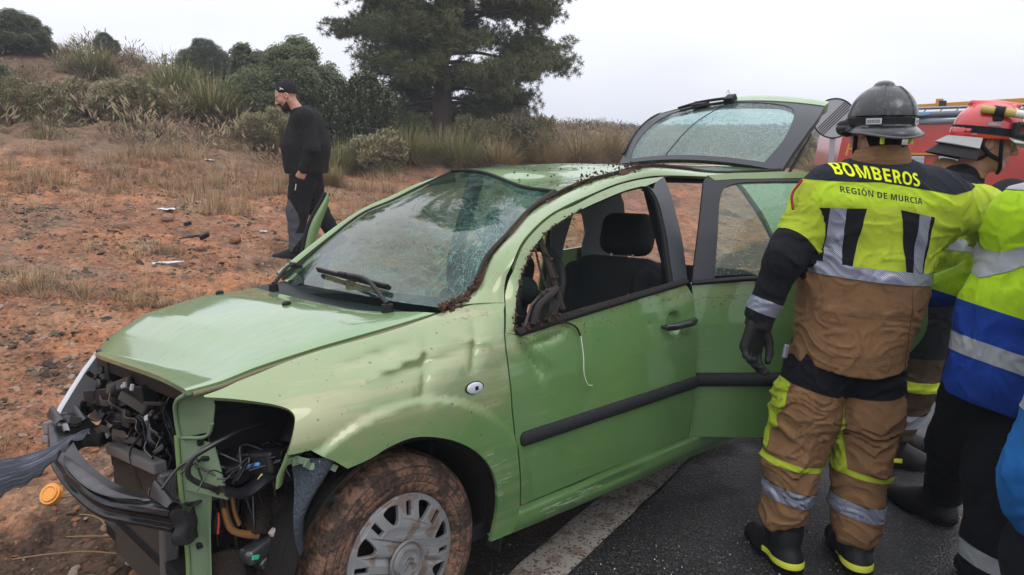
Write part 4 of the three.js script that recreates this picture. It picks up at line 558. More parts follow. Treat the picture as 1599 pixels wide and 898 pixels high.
  // right wing and right body side seen only past the wreck
  mesh('right_front_wing', panel([...SEAM.slice(0, 6), [-0.37, 0.93], [-0.12, 0.88], [0.16, 0.84], [0.30, 0.78], [0.36, 0.70], [0.3, 0.68], [0.2, 0.665], ...ARCH, [-0.40, 0.262]], rightSide, { step: 0.05, thick: 0.012, uv: sideUV, out: [0, 0, 1] }), paintSide, car);
  mesh('right_sill', panel([[-0.4, 0.264], [-0.424, 0.348], [-2.08, 0.345], [-2.10, 0.235]], rightSide, { step: 0.08, thick: 0.03, uv: sideUV, out: [0, 0, 1] }), paintSide, car);
}
// ---- bonnet, roof, windscreen
const bonnetY = (x, z) => {
  const l = interp(x, [-0.26, -0.024, 0.154, 0.338, 0.43, 0.52], [1.004, 0.978, 0.957, 0.928, 0.908, 0.898]), r = interp(x, [-0.26, 0.03, 0.25, 0.36, 0.42], [0.976, 0.952, 0.912, 0.855, 0.795]), t = (z + 0.65) / 1.28;
  let y = lerp(l, r, t) + 0.034 * (1 - Math.pow(2 * clamp(t) - 1, 2)) * sstep(0.47, 0.25, x) * sstep(-0.2, 0.05, x);
  y -= 0.03 * Math.pow(sstep(0.36, 0.66, z), 2) + 0.012 * Math.pow(sstep(-0.56, -0.68, z), 2);
  return y + 0.004 * (fbm(x * 3, z * 3, 0, 2) - 0.5) - 0.010 * Math.exp(-Math.pow((x - 0.30) / 0.12, 2) - Math.pow((z + 0.3) / 0.2, 2));
};
{
  const poly = [[-0.232, -0.657], ...crv([[-0.186, -0.596], [-0.11, -0.412], [-0.10, -0.2], [-0.109, -0.066], [-0.14, 0.2], [-0.175, 0.465], [-0.225, 0.64]], 4), ...crv([[-0.1, 0.635], [0.1, 0.62], [0.25, 0.60], [0.35, 0.59], [0.395, 0.585]], 3), ...crv([[0.414, 0.56], [0.445, 0.45], [0.464, 0.149], [0.473, -0.103], [0.486, -0.338], [0.514, -0.607]], 3), ...crv([[0.48, -0.612], [0.30, -0.628], [0.0, -0.648], [-0.2, -0.656]], 3)];
  const bonnet = mesh('bonnet', panel(poly, (x, z) => [x, bonnetY(x, z), z], { step: 0.022, thick: 0.014, uv: planUV, out: [0, 1, 0] }), paintTop, car);
  for (const [x, z] of [[0.005, 0.395], [0.011, -0.166]]) mesh('washer_jet', place(new THREE.SphereGeometry(1, 12, 8), [x, bonnetY(x, z) + 0.004, z], [0, 0.4, 0], [0.02, 0.01, 0.011]), black, bonnet);
  mesh('bonnet_underside', panel(poly.map((p) => [p[0] * 0.94 - 0.01, p[1] * 0.93]), (x, z) => [x, bonnetY(x, z) - 0.03, z], { step: 0.06, thick: 0.012, out: [0, -1, 0] }), std([0.02, 0.024, 0.02], 0.9), bonnet);
  mesh('bonnet_lip', [tube(crv([[0.50, -0.613], [0.43, -0.62], [0.30, -0.632], [0.0, -0.652], [-0.2, -0.66]], 4).map((p) => [p[0], bonnetY(...p) - 0.013, p[1]]), 0.008, 6, 1)], std([0.14, 0.125, 0.075], 0.6), bonnet);
  const cowl = [...crv([[-0.24, -0.645], [-0.19, -0.596], [-0.118, -0.412], [-0.108, -0.2], [-0.115, -0.066], [-0.146, 0.2], [-0.18, 0.465], [-0.228, 0.62]], 3), [-0.40, 0.66], [-0.36, 0.52], [-0.30, 0.2], [-0.26, -0.156], [-0.25, -0.5], [-0.30, -0.645]];
  mesh('scuttle_panel', panel(cowl, (x, z) => [x, lerp(1.0, 0.972, (z + 0.65) / 1.3) - 0.014 - 0.01 * Math.sin(clamp((x + 0.12) / -0.2) * 3), z], { step: 0.04, thick: 0.01, out: [0, 1, 0] }), std([0.018, 0.019, 0.022], 0.6), car);
}
const roofL = (x) => interp(x, [-2.56, -1.94, -1.68, -1.43, -1.2, -1.03, -0.92], [1.387, 1.385, 1.41, 1.421, 1.389, 1.359, 1.339]), roofR = (x) => interp(x, [-2.56, -1.6, -1.2, -0.9], [1.43, 1.436, 1.424, 1.40]);
const roofY = (x, z) => { const t = (z + 0.53) / 1.05, g = (a, b, s, u, d) => d * Math.exp(-Math.pow((x - a) / s, 2) - Math.pow((z - b) / u, 2)); return lerp(roofL(x), roofR(x), t) + 0.02 * (1 - Math.pow(2 * t - 1, 2)) - g(-1.0, -0.16, 0.2, 0.22, 0.038) - g(-1.22, -0.40, 0.10, 0.12, 0.014) - g(-1.33, -0.2, 0.07, 0.3, 0.006) + g(-1.18, -0.1, 0.05, 0.2, 0.006) - 0.02 * sstep(0.4, 0.56, z) + 0.003 * (fbm(x * 7, z * 7, 0, 2) - 0.5); };
const ROOF_FRONT = [[-0.913, 1.339, -0.515], [-0.951, 1.351, -0.33], [-1.025, 1.372, -0.15], [-1.108, 1.408, 0.08], [-1.189, 1.423, 0.3], [-1.22, 1.424, 0.47]];
{
  const front = crv(ROOF_FRONT, 4).map((p) => [p[0], p[2]]);
  const roof = mesh('roof', panel([...front, [-2.56, 0.50], [-2.60, 0], [-2.56, -0.515], [-1.6, -0.518]], (x, z) => [x, roofY(x, z), z], { step: 0.02, thick: 0.012, uv: planUV, out: [0, 1, 0] }), paintTop, car);
  mesh('headlining', panel([...front.map((p) => [p[0] - 0.03, p[1] * 0.97]), [-2.54, 0.48], [-2.54, -0.49]], (x, z) => [x, roofY(x, z) - 0.035, z], { step: 0.06, thick: 0.015, out: [0, -1, 0] }), std([0.055, 0.055, 0.057], 0.95), car);
  mesh('roof_edge_trim', [tube(crv(ROOF_FRONT, 4).map((p) => [p[0] + 0.008, p[1] + 0.001, p[2]]), 0.007, 6, 1)], rubber, car);
  mesh('rear_header', [box(0.05, 0.05, 1.0, [-2.56, 1.37, 0])], black, car);
  const R = rng(88), L = []; for (let i = 0; i < 260; i++) { const x = lerp(-1.0, -1.62, R()), z = -0.52 + Math.pow(R(), 1.7) * 0.6; L.push(place(new THREE.IcosahedronGeometry(0.0012 + 0.0035 * Math.pow(R(), 3), 0), [x, roofY(x, z) + 0.001, z], [R() * 6, R() * 6, R() * 6], [1.5, 0.6, 1])); }
  mesh('mud', L, mudMat, roof, 'stuff');
  // windscreen: crazed laminated glass
  const wl = crv([[-0.262, 1.003, -0.65], [-0.371, 1.023, -0.65], [-0.479, 1.139, -0.625], [-0.596, 1.201, -0.595], [-0.735, 1.275, -0.56], [-0.909, 1.337, -0.515]], 6), wr = crv([[-0.378, 0.965, 0.64], [-0.58, 1.11, 0.63], [-0.783, 1.236, 0.61], [-0.93, 1.29, 0.58], [-1.045, 1.338, 0.56], [-1.21, 1.420, 0.47]], 6), wb = crv([[-0.262, 1.003, -0.65], [-0.196, 1.015, -0.52], [-0.200, 1.015, -0.156], [-0.255, 0.998, 0.2], [-0.345, 0.982, 0.509], [-0.378, 0.965, 0.64]], 6), wt = crv(ROOF_FRONT, 6).map((p) => [p[0], p[1] - 0.004, p[2]]);
  const coons = (u, v) => { const a = mix3(along(wl, v), along(wr, v), u), b = mix3(along(wb, u), along(wt, u), v), c = mix3(mix3(wb[0], wb[wb.length - 1], u), mix3(wt[0], wt[wt.length - 1], u), v), k = 0.45 * u * (1 - u) * v * (1 - v); const dn = 0.05 * Math.exp(-Math.pow((u - 0.22) / 0.2, 2) - Math.pow((v - 0.86) / 0.25, 2)) * v * (1 - v) * 4; return [a[0] + b[0] - c[0] + k * 0.6 - dn * 0.3, a[1] + b[1] - c[1] + k * 0.8 - dn * 0.7, a[2] + b[2] - c[2]]; };
  const crack = []; { // crack pattern, u from the driver's side
    const R2 = rng(303);
    crack.tex = (kind) => canvasTex(1400, 1000, (c, w, h) => {
      const r = rng(99); c.fillStyle = kind ? '#ffffff' : '#86b5a6'; c.fillRect(0, 0, w, h);
      const col = (a, m = 0) => kind ? `rgba(${20 + m},${20 + m},${20 + m},${a})` : `rgba(110,165,158,${a})`;
      const walk = (x, y, a, n, st, wd, al, tw) => { c.strokeStyle = col(al); c.lineWidth = wd; c.beginPath(); c.moveTo(x, y); for (let i = 0; i < n; i++) { a += (r() - 0.5) * tw; x += Math.cos(a) * st; y += Math.sin(a) * st; c.lineTo(x, y); if (r() < 0.05 && n > 8) walk2.push([x, y, a + (r() - 0.5) * 2, n * 0.45 | 0, st, wd * 0.8, al * 0.85, tw]); } c.stroke(); };
      const walk2 = [], U = (u) => u * w, Vv = (v) => (1 - v) * h;
      // dense crazing on the driver's side and along its pillar and the roof edge
      const dens = (u, v) => sstep(0.45, 0.08, u + 0.06 * Math.sin(v * 7)) * (0.2 + 0.8 * sstep(0.05, 0.4, v)) + 0.45 * sstep(0.84, 1.0, v) * sstep(0.9, 0.5, u);
      for (let i = 0; i < 9000; i++) { const u = r(), v = r(); if (r() > Math.pow(dens(u, v), 1.4)) continue; const a = Math.atan2(Vv(v) - Vv(0.72), U(u) - U(0.14)) + (r() < 0.35 ? 1.57 : 0) + (r() - 0.5) * 0.9; walk(U(u), Vv(v), a, 2 + r() * 4 | 0, 7 + r() * 9, 0.7 + r() * 1.0, 0.22 + 0.42 * r(), 0.4); }
      for (let i = 0; i < 5200; i++) { const k = r(), u = k < 0.6 ? 0.02 + 0.16 * r() * r() : 0.1 + 0.6 * r(), v = k < 0.6 ? 0.2 + 0.75 * r() : 0.93 + 0.06 * r(), q = 0.6 + 1.6 * r(); c.fillStyle = col(0.25 + 0.4 * r()); c.fillRect(U(u), Vv(v), q, q); }
      for (let i = 0; i < 26; i++) walk(U(0.15), Vv(0.70), i / 26 * 6.283, 30 + r() * 30 | 0, 13, 0.8 + r() * 1.0, 0.34, 0.35);
      for (let i = 0; i < 9; i++) walk(U(0.55 + 0.1 * r()), Vv(0.05 + 0.1 * r()), -1.57 + (r() - 0.5) * 1.6, 12 + r() * 10 | 0, 9, 0.7 + r() * 0.8, 0.4, 0.5);
      for (let i = 0; i < 20; i++) walk(U(0.30 + 0.2 * r()), Vv(0.18 + 0.7 * r()), (r() - 0.5) * 0.35, 16 + r() * 14 | 0, 11, 0.6, 0.22, 0.25);
      for (const q of walk2.splice(0, 900)) walk(...q);
      // wet film and road grime
      const im = c.getImageData(0, 0, w, h); for (let j = 0; j < h; j++) for (let i = 0; i < w; i++) { const n = fbm(i / 90, j / 60, 0, 4), k = sstep(0.42, 0.72, n) * 0.5 + 0.2 * hash3(i, j, 5) * dens(i / w, 1 - j / h), o = (j * w + i) * 4; for (let q = 0; q < 3; q++) im.data[o + q] *= kind ? 1 - 0.12 * k : 1 - 0.06 * k; } c.putImageData(im, 0, 0);
    }, !kind);
  }
  const glass = mesh('windscreen', sheet(coons, { n: 40, thick: 0, back: false, out: [0.6, 0.8, 0], uv: (u, v) => [u, v] }), phys([1, 1, 1], 0.06, { map: crack.tex(0), transmission: 0.96, specularIntensity: 0.7, transmissionMap: crack.tex(1), thickness: 0, ior: 1.5, bumpMap: dataTex(256, 256, tile(256, (i, j, n) => n(40, 4))), bumpScale: 0.0004 }), car);
  const sealMat = std([0.03, 0.026, 0.024], 0.8); mesh('screen_seal', tube(wl.map((p) => [p[0] + 0.004, p[1] + 0.002, p[2] - 0.006]), 0.011, 6, 1), sealMat, car); mesh('screen_seal', tube(wr, 0.007, 6, 1), sealMat, car);
  const sticker = (u, v, s, col) => { const p = coons(u, v), q = coons(u + 0.01, v), t = coons(u, v + 0.01), n = V(q).sub(V(p)).cross(V(t).sub(V(p))).normalize(); if (n.y < 0) n.negate(); const g = cyl(s, s, 0.002, [0, 0, 0], [0, 0, 0], 24); g.applyMatrix4(new THREE.Matrix4().compose(V(p).addScaledVector(n, -0.006), new THREE.Quaternion().setFromUnitVectors(new THREE.Vector3(0, 1, 0), n), new THREE.Vector3(1, 1, 1))); return g; };
  const st = mesh('inspection_sticker', sticker(0.66, 0.13, 0.035, 0), std([0.35, 0.05, 0.05], 0.5), car); mesh('sticker_centre', place(sticker(0.66, 0.13, 0.026, 0), [0.0006, 0.002, 0]), std([0.12, 0.25, 0.5], 0.5), st);
  // wipers
  const wp = (u, v, e) => { const p = coons(u, v); return [p[0] + e * 0.6, p[1] + e * 0.8, p[2]]; };
  for (const [a, b, m, piv] of [[[0.60, 0.075], [0.26, 0.07], [0.43, 0.085], [-0.15, 1.0, -0.52]], [[0.98, 0.055], [0.80, 0.06], [0.88, 0.07], [-0.20, 0.978, 0.36]]]) {
    const w = mesh('wiper', [tube([wp(a[0], a[1], 0.014), wp(m[0], (a[1] + b[1]) / 2, 0.016), wp(b[0], b[1], 0.014)], 0.0085, 6), tube([wp(a[0], a[1], 0.024), wp(m[0], (a[1] + b[1]) / 2, 0.022), wp(b[0], b[1], 0.024)], 0.006, 6), box(0.04, 0.014, 0.06, wp(m[0], m[1] - 0.01, 0.022), [0, 0, 0.5]), tube([wp(m[0], m[1] - 0.01, 0.026), [lerp(wp(...m, 0)[0], piv[0], 0.5), Math.max(wp(...m, 0)[1], piv[1]) + 0.018, lerp(wp(...m, 0)[2], piv[2], 0.5)], [piv[0], piv[1] + 0.015, piv[2]]], 0.008, 6), cyl(0.018, 0.02, 0.03, piv)], black, car);
  }
}
// ---- rear door, left side, swung open
{
  const dir = V([-0.68412, 0, -0.72937]), hinge = V([-1.385, 0, -0.80]), n = V([-0.72937, 0, 0.68412]).multiplyScalar(-1), d = new THREE.Group(); d.name = 'rear_door'; car.add(d); // n points out of the open door, towards the road
  const bow = (y) => interp(y, [0.3, 0.45, 0.6, 0.8, 0.97, 1.15, 1.3, 1.4], [-0.03, -0.012, 0, -0.004, -0.035, -0.095, -0.16, -0.21]);
  const surf = (e) => (u, y) => { const k = bow(y) * 0.55 + e; return [hinge.x + dir.x * u + n.x * k, y, hinge.z + dir.z * u + n.z * k]; }, out = [n.x, 0, n.z], uv = (u, y) => sideUV(-0.5 - u, y);
  const F = [[0.002, 0.957], [0.015, 0.809], [0.02, 0.603], [0.012, 0.492], [0, 0.391], [-0.002, 0.345], [0.02, 0.335]];
  mesh('door_panel', panel([...F, [0.55, 0.325], ...crv([[0.58, 0.335], [0.66, 0.48], [0.76, 0.60], [0.85, 0.69], [0.892, 0.75], [0.905, 0.80]], 3), [0.90, 0.98], [0.42, 0.985]], surf(0), { step: 0.03, thick: 0.035, uv, out }), paintSide, d);
  mesh('window_frame', panel([[0.072, 1.383], [0.18, 1.39], [0.5, 1.388], [0.70, 1.375], [0.70, 1.352], [0.5, 1.364], [0.18, 1.366], [0.10, 1.362]], surf(0.002), { step: 0.04, thick: 0.03, uv, out }), paintSide, d);
  const gl = crv([[0.425, 1.352], [0.28, 1.353], [0.18, 1.349], [0.142, 1.335], [0.121, 1.30], [0.105, 1.15], [0.09, 0.99]], 4);
  mesh('pillar_trim', panel([[0.002, 0.968], [0.032, 1.173], [0.057, 1.362], [0.07, 1.379], [0.10, 1.36], [0.18, 1.364], [0.5, 1.362], [0.70, 1.35], [0.69, 1.34], [0.5, 1.352], ...gl, [0.09, 0.972]], surf(0.004), { step: 0.03, thick: 0.035, out }), applique, d);
  mesh('rear_trim', panel([[0.70, 1.36], [0.78, 1.2], [0.89, 1.0], [0.82, 1.0], [0.74, 1.18], [0.67, 1.34]], surf(0.003), { step: 0.05, thick: 0.035, out }), applique, d);
  mesh('belt_moulding', strip([[0.002, 0.955], [0.2, 0.968], [0.89, 0.992]].map((p) => surf(0.006)(...p)), [[0.004, 0.974], [0.2, 0.988], [0.885, 1.012]].map((p) => surf(0.006)(...p)), { bulge: 0.01, dir: out, n: 20, thick: 0.02, out }), black, d);
  mesh('side_moulding', [tube([[0.018, 0.577], [0.2, 0.577], [0.6, 0.577], [0.74, 0.577]].map((p) => surf(0.004)(...p)), 0.028, 12)], std([0.02, 0.021, 0.024], 0.55, { bumpMap: withRepeat(T.fine, 8), bumpScale: 0.001 }), d);
  const drops = dataTex(512, 512, (() => { const f = new Float32Array(512 * 512), R = rng(61); for (let i = 0; i < 1500; i++) { const x = R() * 512, y = R() * 512, r = 1.2 + 4 * Math.pow(R(), 3); for (let a = -6; a <= 6; a++) for (let b = -6; b <= 6; b++) { const q = Math.hypot(a, b * 0.9) / r; if (q < 1) { const o = ((y + b + 512) % 512 | 0) * 512 + ((x + a + 512) % 512 | 0); f[o] = Math.max(f[o], Math.sqrt(1 - q * q)); } } } return (i, j) => f[j * 512 + i]; })());
  mesh('window_glass', panel([[0.68, 1.345], ...gl, [0.86, 1.01]], surf(-0.006), { step: 0.2, thick: 0, back: false, out, uv: (u, y) => [u * 2, y * 2] }), phys([0.55, 0.74, 0.69], 0.04, { transmission: 0.92, thickness: 0, ior: 1.5, bumpMap: drops, bumpScale: 0.002 }), d);
  mesh('door_lining', panel([[0.04, 0.37], [0.04, 0.95], [0.86, 0.97], [0.88, 0.80], [0.62, 0.42], [0.55, 0.36]], surf(-0.10), { step: 0.1, thick: 0.03, out: [-out[0], 0, -out[2]] }), std([0.02, 0.02, 0.022], 0.85), d);
  mesh('door_edge', strip(F.map((p) => surf(-0.035)(...p)), F.map((p) => surf(-0.11)(p[0] + 0.02, p[1])), { n: 14, thick: 0.006, out: [dir.x * -1, 0, dir.z * -1] }), paintPlain, d);
  mesh('door_handle', [box(0.17, 0.03, 0.03, surf(0.025)(0.78, 0.84), [0, Math.atan2(-dir.z, dir.x), 0], 0.012)], blackGloss, d);
}
// ---- tailgate, raised
{
  const H0 = [-2.56, 1.405], H1 = [-3.12, 1.765], tg = new THREE.Group(); tg.name = 'tailgate'; car.add(tg);
  // u across (-1 .. 1, left to right), v from the hinge to the free end
  const wide = (v) => interp(v, [0, 0.3, 0.6, 0.85, 1], [0.53, 0.56, 0.575, 0.56, 0.50]);
  const surf = (e) => (u, v) => { const c = Math.sin(Math.PI * clamp(v * 0.85 + 0.05)) * 0.07, k = (1 - u * u) * (0.05 + 0.02 * v), tx = H1[0] - H0[0], ty = H1[1] - H0[1], L = Math.hypot(tx, ty), nx = -ty / L * -1, ny = -tx / L, b = c + k + e; return [lerp(H0[0], H1[0], v) + nx * b * 0.9 - 0.05 * u * u * 0, lerp(H0[1], H1[1], v) + ny * b + 0.028 * u * (1 - v * 0.6), wide(v) * u]; };
  const out = [0.5, 0.85, 0], S = surf(0);
  const gl = crv([[-0.80, 0.045], [-0.84, 0.25], [-0.80, 0.50], [-0.72, 0.66], [-0.60, 0.72], [0, 0.76], [0.60, 0.72], [0.74, 0.66], [0.84, 0.45], [0.88, 0.2], [0.86, 0.045]], 4);
  mesh('tailgate_frame', [panel([[-1, 0], [-1, 0.5], [-0.97, 0.78], [-0.7, 0.79], ...gl.slice(0, 18).reverse(), [-0.80, 0.0]], S, { step: 0.05, thick: 0.03, out }), panel([[1, 0], [1, 0.5], [0.97, 0.78], [0.7, 0.79], ...gl.slice(24), [0.86, 0.0]], S, { step: 0.05, thick: 0.03, out }), panel([[-0.8, 0], [0.86, 0], [0.86, 0.046], [-0.80, 0.046]], S, { step: 0.05, thick: 0.03, out }), panel([[-0.70, 0.79], ...gl.slice(17, 26), [0.70, 0.79]], S, { step: 0.05, thick: 0.03, out })], applique, tg);
  mesh('tailgate_panel', panel([[-0.97, 0.782], [-0.99, 0.93], [-0.9, 1.0], [0.9, 1.0], [0.98, 0.93], [0.97, 0.782]], (u, v) => { const p = surf(0.004)(u, v), k = sstep(0.88, 1, v); return [p[0] + 0.01 * k, p[1] - 0.02 * k, p[2]]; }, { step: 0.04, thick: 0.05, out, uv: (u, v) => planUV(-0.1 + v * 0.2, u * 0.3) }), paintTop, tg);
  const dots = (() => { const f = new Float32Array(1024 * 512), R = rng(71); for (let i = 0; i < 9000; i++) { const x = R() * 1024, y = R() * 512, r = 1 + 2.6 * Math.pow(R(), 2); for (let a = -4; a <= 4; a++) for (let b = -4; b <= 4; b++) { const q = Math.hypot(a, b) / r; if (q < 1) { const o = ((y + b + 512) % 512 | 0) * 1024 + ((x + a + 1024) % 1024 | 0); f[o] = Math.max(f[o], 1 - q * q * 0.5); } } } return (i, j) => f[j * 1024 + i]; })();
  const wiped = (i, j) => sstep(0.60, 0.66, j / 512 + 0.05 * (fbm(i / 60, 3, 0, 3) - 0.5) * 2); // the band where the drops have run off
  mesh('rear_window', panel(gl, surf(-0.004), { step: 0.04, thick: 0, back: false, out, uv: (u, v) => [u * 0.5 + 0.5, v / 0.78] }), phys([1, 1, 1], 0.07, { map: dataTex(1024, 512, (i, j) => { const k = dots(i, j) * (1 - wiped(i, j)); return mix3([0.66, 0.80, 0.77], [0.50, 0.58, 0.57], k); }, { srgb: true }), transmission: 1, transmissionMap: dataTex(1024, 512, (i, j) => 0.92 - 0.38 * dots(i, j) * (1 - wiped(i, j)) - 0.05 * (1 - wiped(i, j))), thickness: 0, ior: 1.5, bumpMap: dataTex(1024, 512, (i, j) => dots(i, j)), bumpScale: 0.002 }), tg);
  const W = surf(0.012); mesh('rear_wiper', [tube([W(0.55, 0.66), W(0.3, 0.70), W(0.05, 0.735)], 0.008, 6), tube([surf(0.022)(0.60, 0.70), surf(0.026)(0.35, 0.75), surf(0.022)(0.02, 0.80)], 0.009, 6), box(0.06, 0.04, 0.06, surf(0.014)(0.02, 0.79), [0, 0, -0.5]), box(0.05, 0.03, 0.10, surf(0.012)(0.35, 0.74), [0, 0, -0.5])], black, tg);
  mesh('heater_line', [tube([surf(-0.001)(0.36, 0.05), surf(0.001)(0.22, 0.4), surf(0.001)(0.05, 0.72)], 0.0025, 4)], black, tg);
  mesh('end_seal', [tube([W(0.99, 0.1), surf(0.0)(1.0, 0.5), surf(0.0)(0.99, 0.8), surf(-0.026)(0.9, 0.99), surf(-0.026)(0.4, 1.0), surf(-0.026)(-0.05, 1.0)], 0.008, 6)], black, tg); mesh('end_seal', [tube([surf(-0.026)(-0.15, 1.0), surf(-0.026)(-0.7, 1.0)], 0.006, 6)], black, tg);
  const cv = []; for (const s of [-1, 1]) cv.push(tube([[0, 0.012 * s, 0.02], [0.015, 0.03 * s, 0], [0, 0.012 * s, -0.02]], 0.002, 4)); const e = surf(0.012)(0.12, 0.90); mesh('emblem', cv.map((g) => place(g, e, [0, Math.PI / 2, 0.6])), metalGrey, tg);
  mesh('gas_strut', [tube([[-2.62, 1.36, -0.53], [-2.78, 1.50, -0.53]], 0.008, 6), tube([[-2.70, 1.43, -0.53], [-2.86, 1.575, -0.53]], 0.005, 6)], black, tg);
}
// ---- wheels
function makeWheel() {
  const g = new THREE.Group(); g.name = 'wheel'; // axis along z, outer face towards -z
  const P = [[0.188, -0.070], [0.196, -0.086], [0.215, -0.094], [0.226, -0.096], [0.230, -0.0945], [0.234, -0.097], [0.250, -0.099], [0.268, -0.096], [0.272, -0.093], [0.277, -0.093], [0.288, -0.086], [0.297, -0.074], [0.3025, -0.06], [0.3045, -0.045], [0.299, -0.043], [0.299, -0.037], [0.305, -0.035], [0.3055, -0.003], [0.299, -0.002], [0.299, 0.004], [0.3055, 0.005], [0.305, 0.035], [0.299, 0.038], [0.2985, 0.044], [0.3035, 0.046], [0.3, 0.066], [0.285, 0.085], [0.25, 0.098], [0.2, 0.09], [0.18, 0.07]];
  const lat = place(new THREE.LatheGeometry(P.map(([r, z]) => new THREE.Vector2(r, z)), 128), [0, 0, 0], [Math.PI / 2, 0, 0]);
  { const p = lat.attributes.position; for (let i = 0; i < p.count; i++) { const x = p.getX(i), y = p.getY(i), z = p.getZ(i), r = Math.hypot(x, y), a = Math.atan2(y, x), tread = sstep(0.296, 0.302, r) * (fract(a * 10.2 + z * 6) < 0.18 ? -0.004 : 0), mud = 0.003 * (fbm(x * 22, y * 22, z * 22 + 4, 3) - 0.4); const k = (r + tread + mud) / r; p.setXYZ(i, x * k, y * k, z + (Math.abs(z) > 0.06 ? mud * Math.sign(z) * 1.4 : 0)); } lat.computeVertexNormals(); }
  const u = lat.attributes.uv; { const arc = [0]; for (let i = 1; i < P.length; i++) arc.push(arc[i - 1] + Math.hypot(P[i][0] - P[i - 1][0], P[i][1] - P[i - 1][1])); for (let i = 0; i < u.count; i++) u.setXY(i, u.getX(i) * 4, arc[i % P.length] * 2.2); }
  const tt = dataTex(1024, 1024, tile(1024, (i, j, n) => { const k = sstep(0.40, 0.60, n(10, 5)), q = sstep(0.54, 0.68, n(44, 4)), v = j / 1024 / 2.2, ring = [0.052, 0.075, 0.098].some((r) => Math.abs(v - r) < 0.0016 + 0.002 * n(30, 2)) ? 0.8 : 0; const c = mix3(mix3([0.032, 0.024, 0.02], [0.185, 0.102, 0.066], clamp(0.12 + k * 0.95 - ring)), [0.085, 0.052, 0.038], q * 0.85); return c.map((w) => Math.pow(w, 1 / 2.2)); }), { srgb: true });
  mesh('tyre', lat, std([1, 1, 1], 0.85, { map: tt, bumpMap: dataTex(512, 512, tile(512, (i, j, n) => n(40, 4))), bumpScale: 0.008 }), g);
  // wheel cover: a disc with eight pairs of openings
  const sh = new THREE.Shape(); sh.absarc(0, 0, 0.190, 0, Math.PI * 2); const hole = (pts) => { const h = new THREE.Path(); pts.forEach(([r, a], i) => h[i ? 'lineTo' : 'moveTo'](r * Math.cos(a), r * Math.sin(a))); h.closePath(); sh.holes.push(h); };
  for (let k = 0; k < 8; k++) { const a = k * Math.PI / 4 + 0.21; hole(crv([[0.126, a - 0.10], [0.126, a + 0.10], [0.168, a + 0.175], [0.177, a + 0.09], [0.178, a - 0.09], [0.168, a - 0.175]], 3, true).map((p) => p)); const b = a + Math.PI / 8; hole([[0.129, b - 0.088], [0.129, b + 0.088], [0.175, b + 0.066], [0.176, b], [0.175, b - 0.066]]); }
  const ex = new THREE.ExtrudeGeometry(sh, { depth: 0.010, bevelEnabled: true, bevelThickness: 0.003, bevelSize: 0.003, bevelSegments: 2, curveSegments: 48 });
  { const p = ex.attributes.position; for (let i = 0; i < p.count; i++) { const r = Math.hypot(p.getX(i), p.getY(i)); p.setZ(i, p.getZ(i) - 0.110 + 0.022 * Math.pow(r / 0.19, 3)); } ex.computeVertexNormals(); }
  const cm = phys([0.30, 0.305, 0.315], 0.45, { metalness: 0.2, map: dataTex(512, 512, tile(512, (i, j, n) => { const m = sstep(0.54, 0.66, n(10, 5)), v = 0.86 + 0.2 * (n(4, 4) - 0.5); return mix3([v, v, v], [0.72, 0.60, 0.52], m * 0.7); }), { srgb: true }), bumpMap: withRepeat(T.fine, 3), bumpScale: 0.001 });
  { const q = ex.attributes.position, w = ex.attributes.uv; for (let i = 0; i < q.count; i++) w.setXY(i, q.getX(i) * 2.5, q.getY(i) * 2.5); }
  mesh('wheel_cover', [ex, place(new THREE.LatheGeometry([[0.064, 0.0], [0.062, -0.006], [0.058, -0.007], [0.055, -0.001], [0.046, -0.002], [0.043, -0.009], [0.036, -0.010], [0.034, -0.006], [0, -0.006]].map(([r, z]) => new THREE.Vector2(r, z)), 48), [0, 0, -0.113], [Math.PI / 2, 0, 0])], cm, g);
  const chev = []; for (const k of [0.006, -0.008]) for (const s of [-1, 1]) chev.push(box(0.024, 0.0055, 0.004, [s * 0.0095, k + 0.002, -0.1205], [0, 0, -s * 0.75], 0.001)); mesh('emblem', chev.map((c) => place(c, [0, 0, 0], [0, 0, -0.5])), metalGrey, g);
  mesh('rim', [place(new THREE.LatheGeometry([[0.188, -0.09], [0.18, -0.05], [0.17, 0.0], [0.185, 0.08]].map(([r, z]) => new THREE.Vector2(r, z)), 48), [0, 0, 0], [Math.PI / 2, 0, 0]), cyl(0.17, 0.17, 0.01, [0, 0, -0.03], [Math.PI / 2, 0, 0], 32)], std([0.015, 0.014, 0.014], 0.7), g);
  return g;
}
const wheel = makeWheel(); wheel.position.set(0, 0.305, -0.663); wheel.rotation.set(0, 0.0735, 0.35, 'YXZ'); car.add(wheel);
for (const [x, z, r] of [[-2.46, -0.655, 0], [0, 0.663, Math.PI + 0.0735], [-2.46, 0.655, Math.PI]]) { const w = wheel.clone(); w.position.set(x, 0.305, z); w.rotation.set(0, r, x, 'YXZ'); car.add(w); }
mesh('axle', cyl(0.03, 0.03, 1.3, [0, 0.305, 0], [Math.PI / 2, 0, 0]), black, car); mesh('rear_axle', [box(0.1, 0.08, 1.1, [-2.46, 0.3, 0])], black, car);

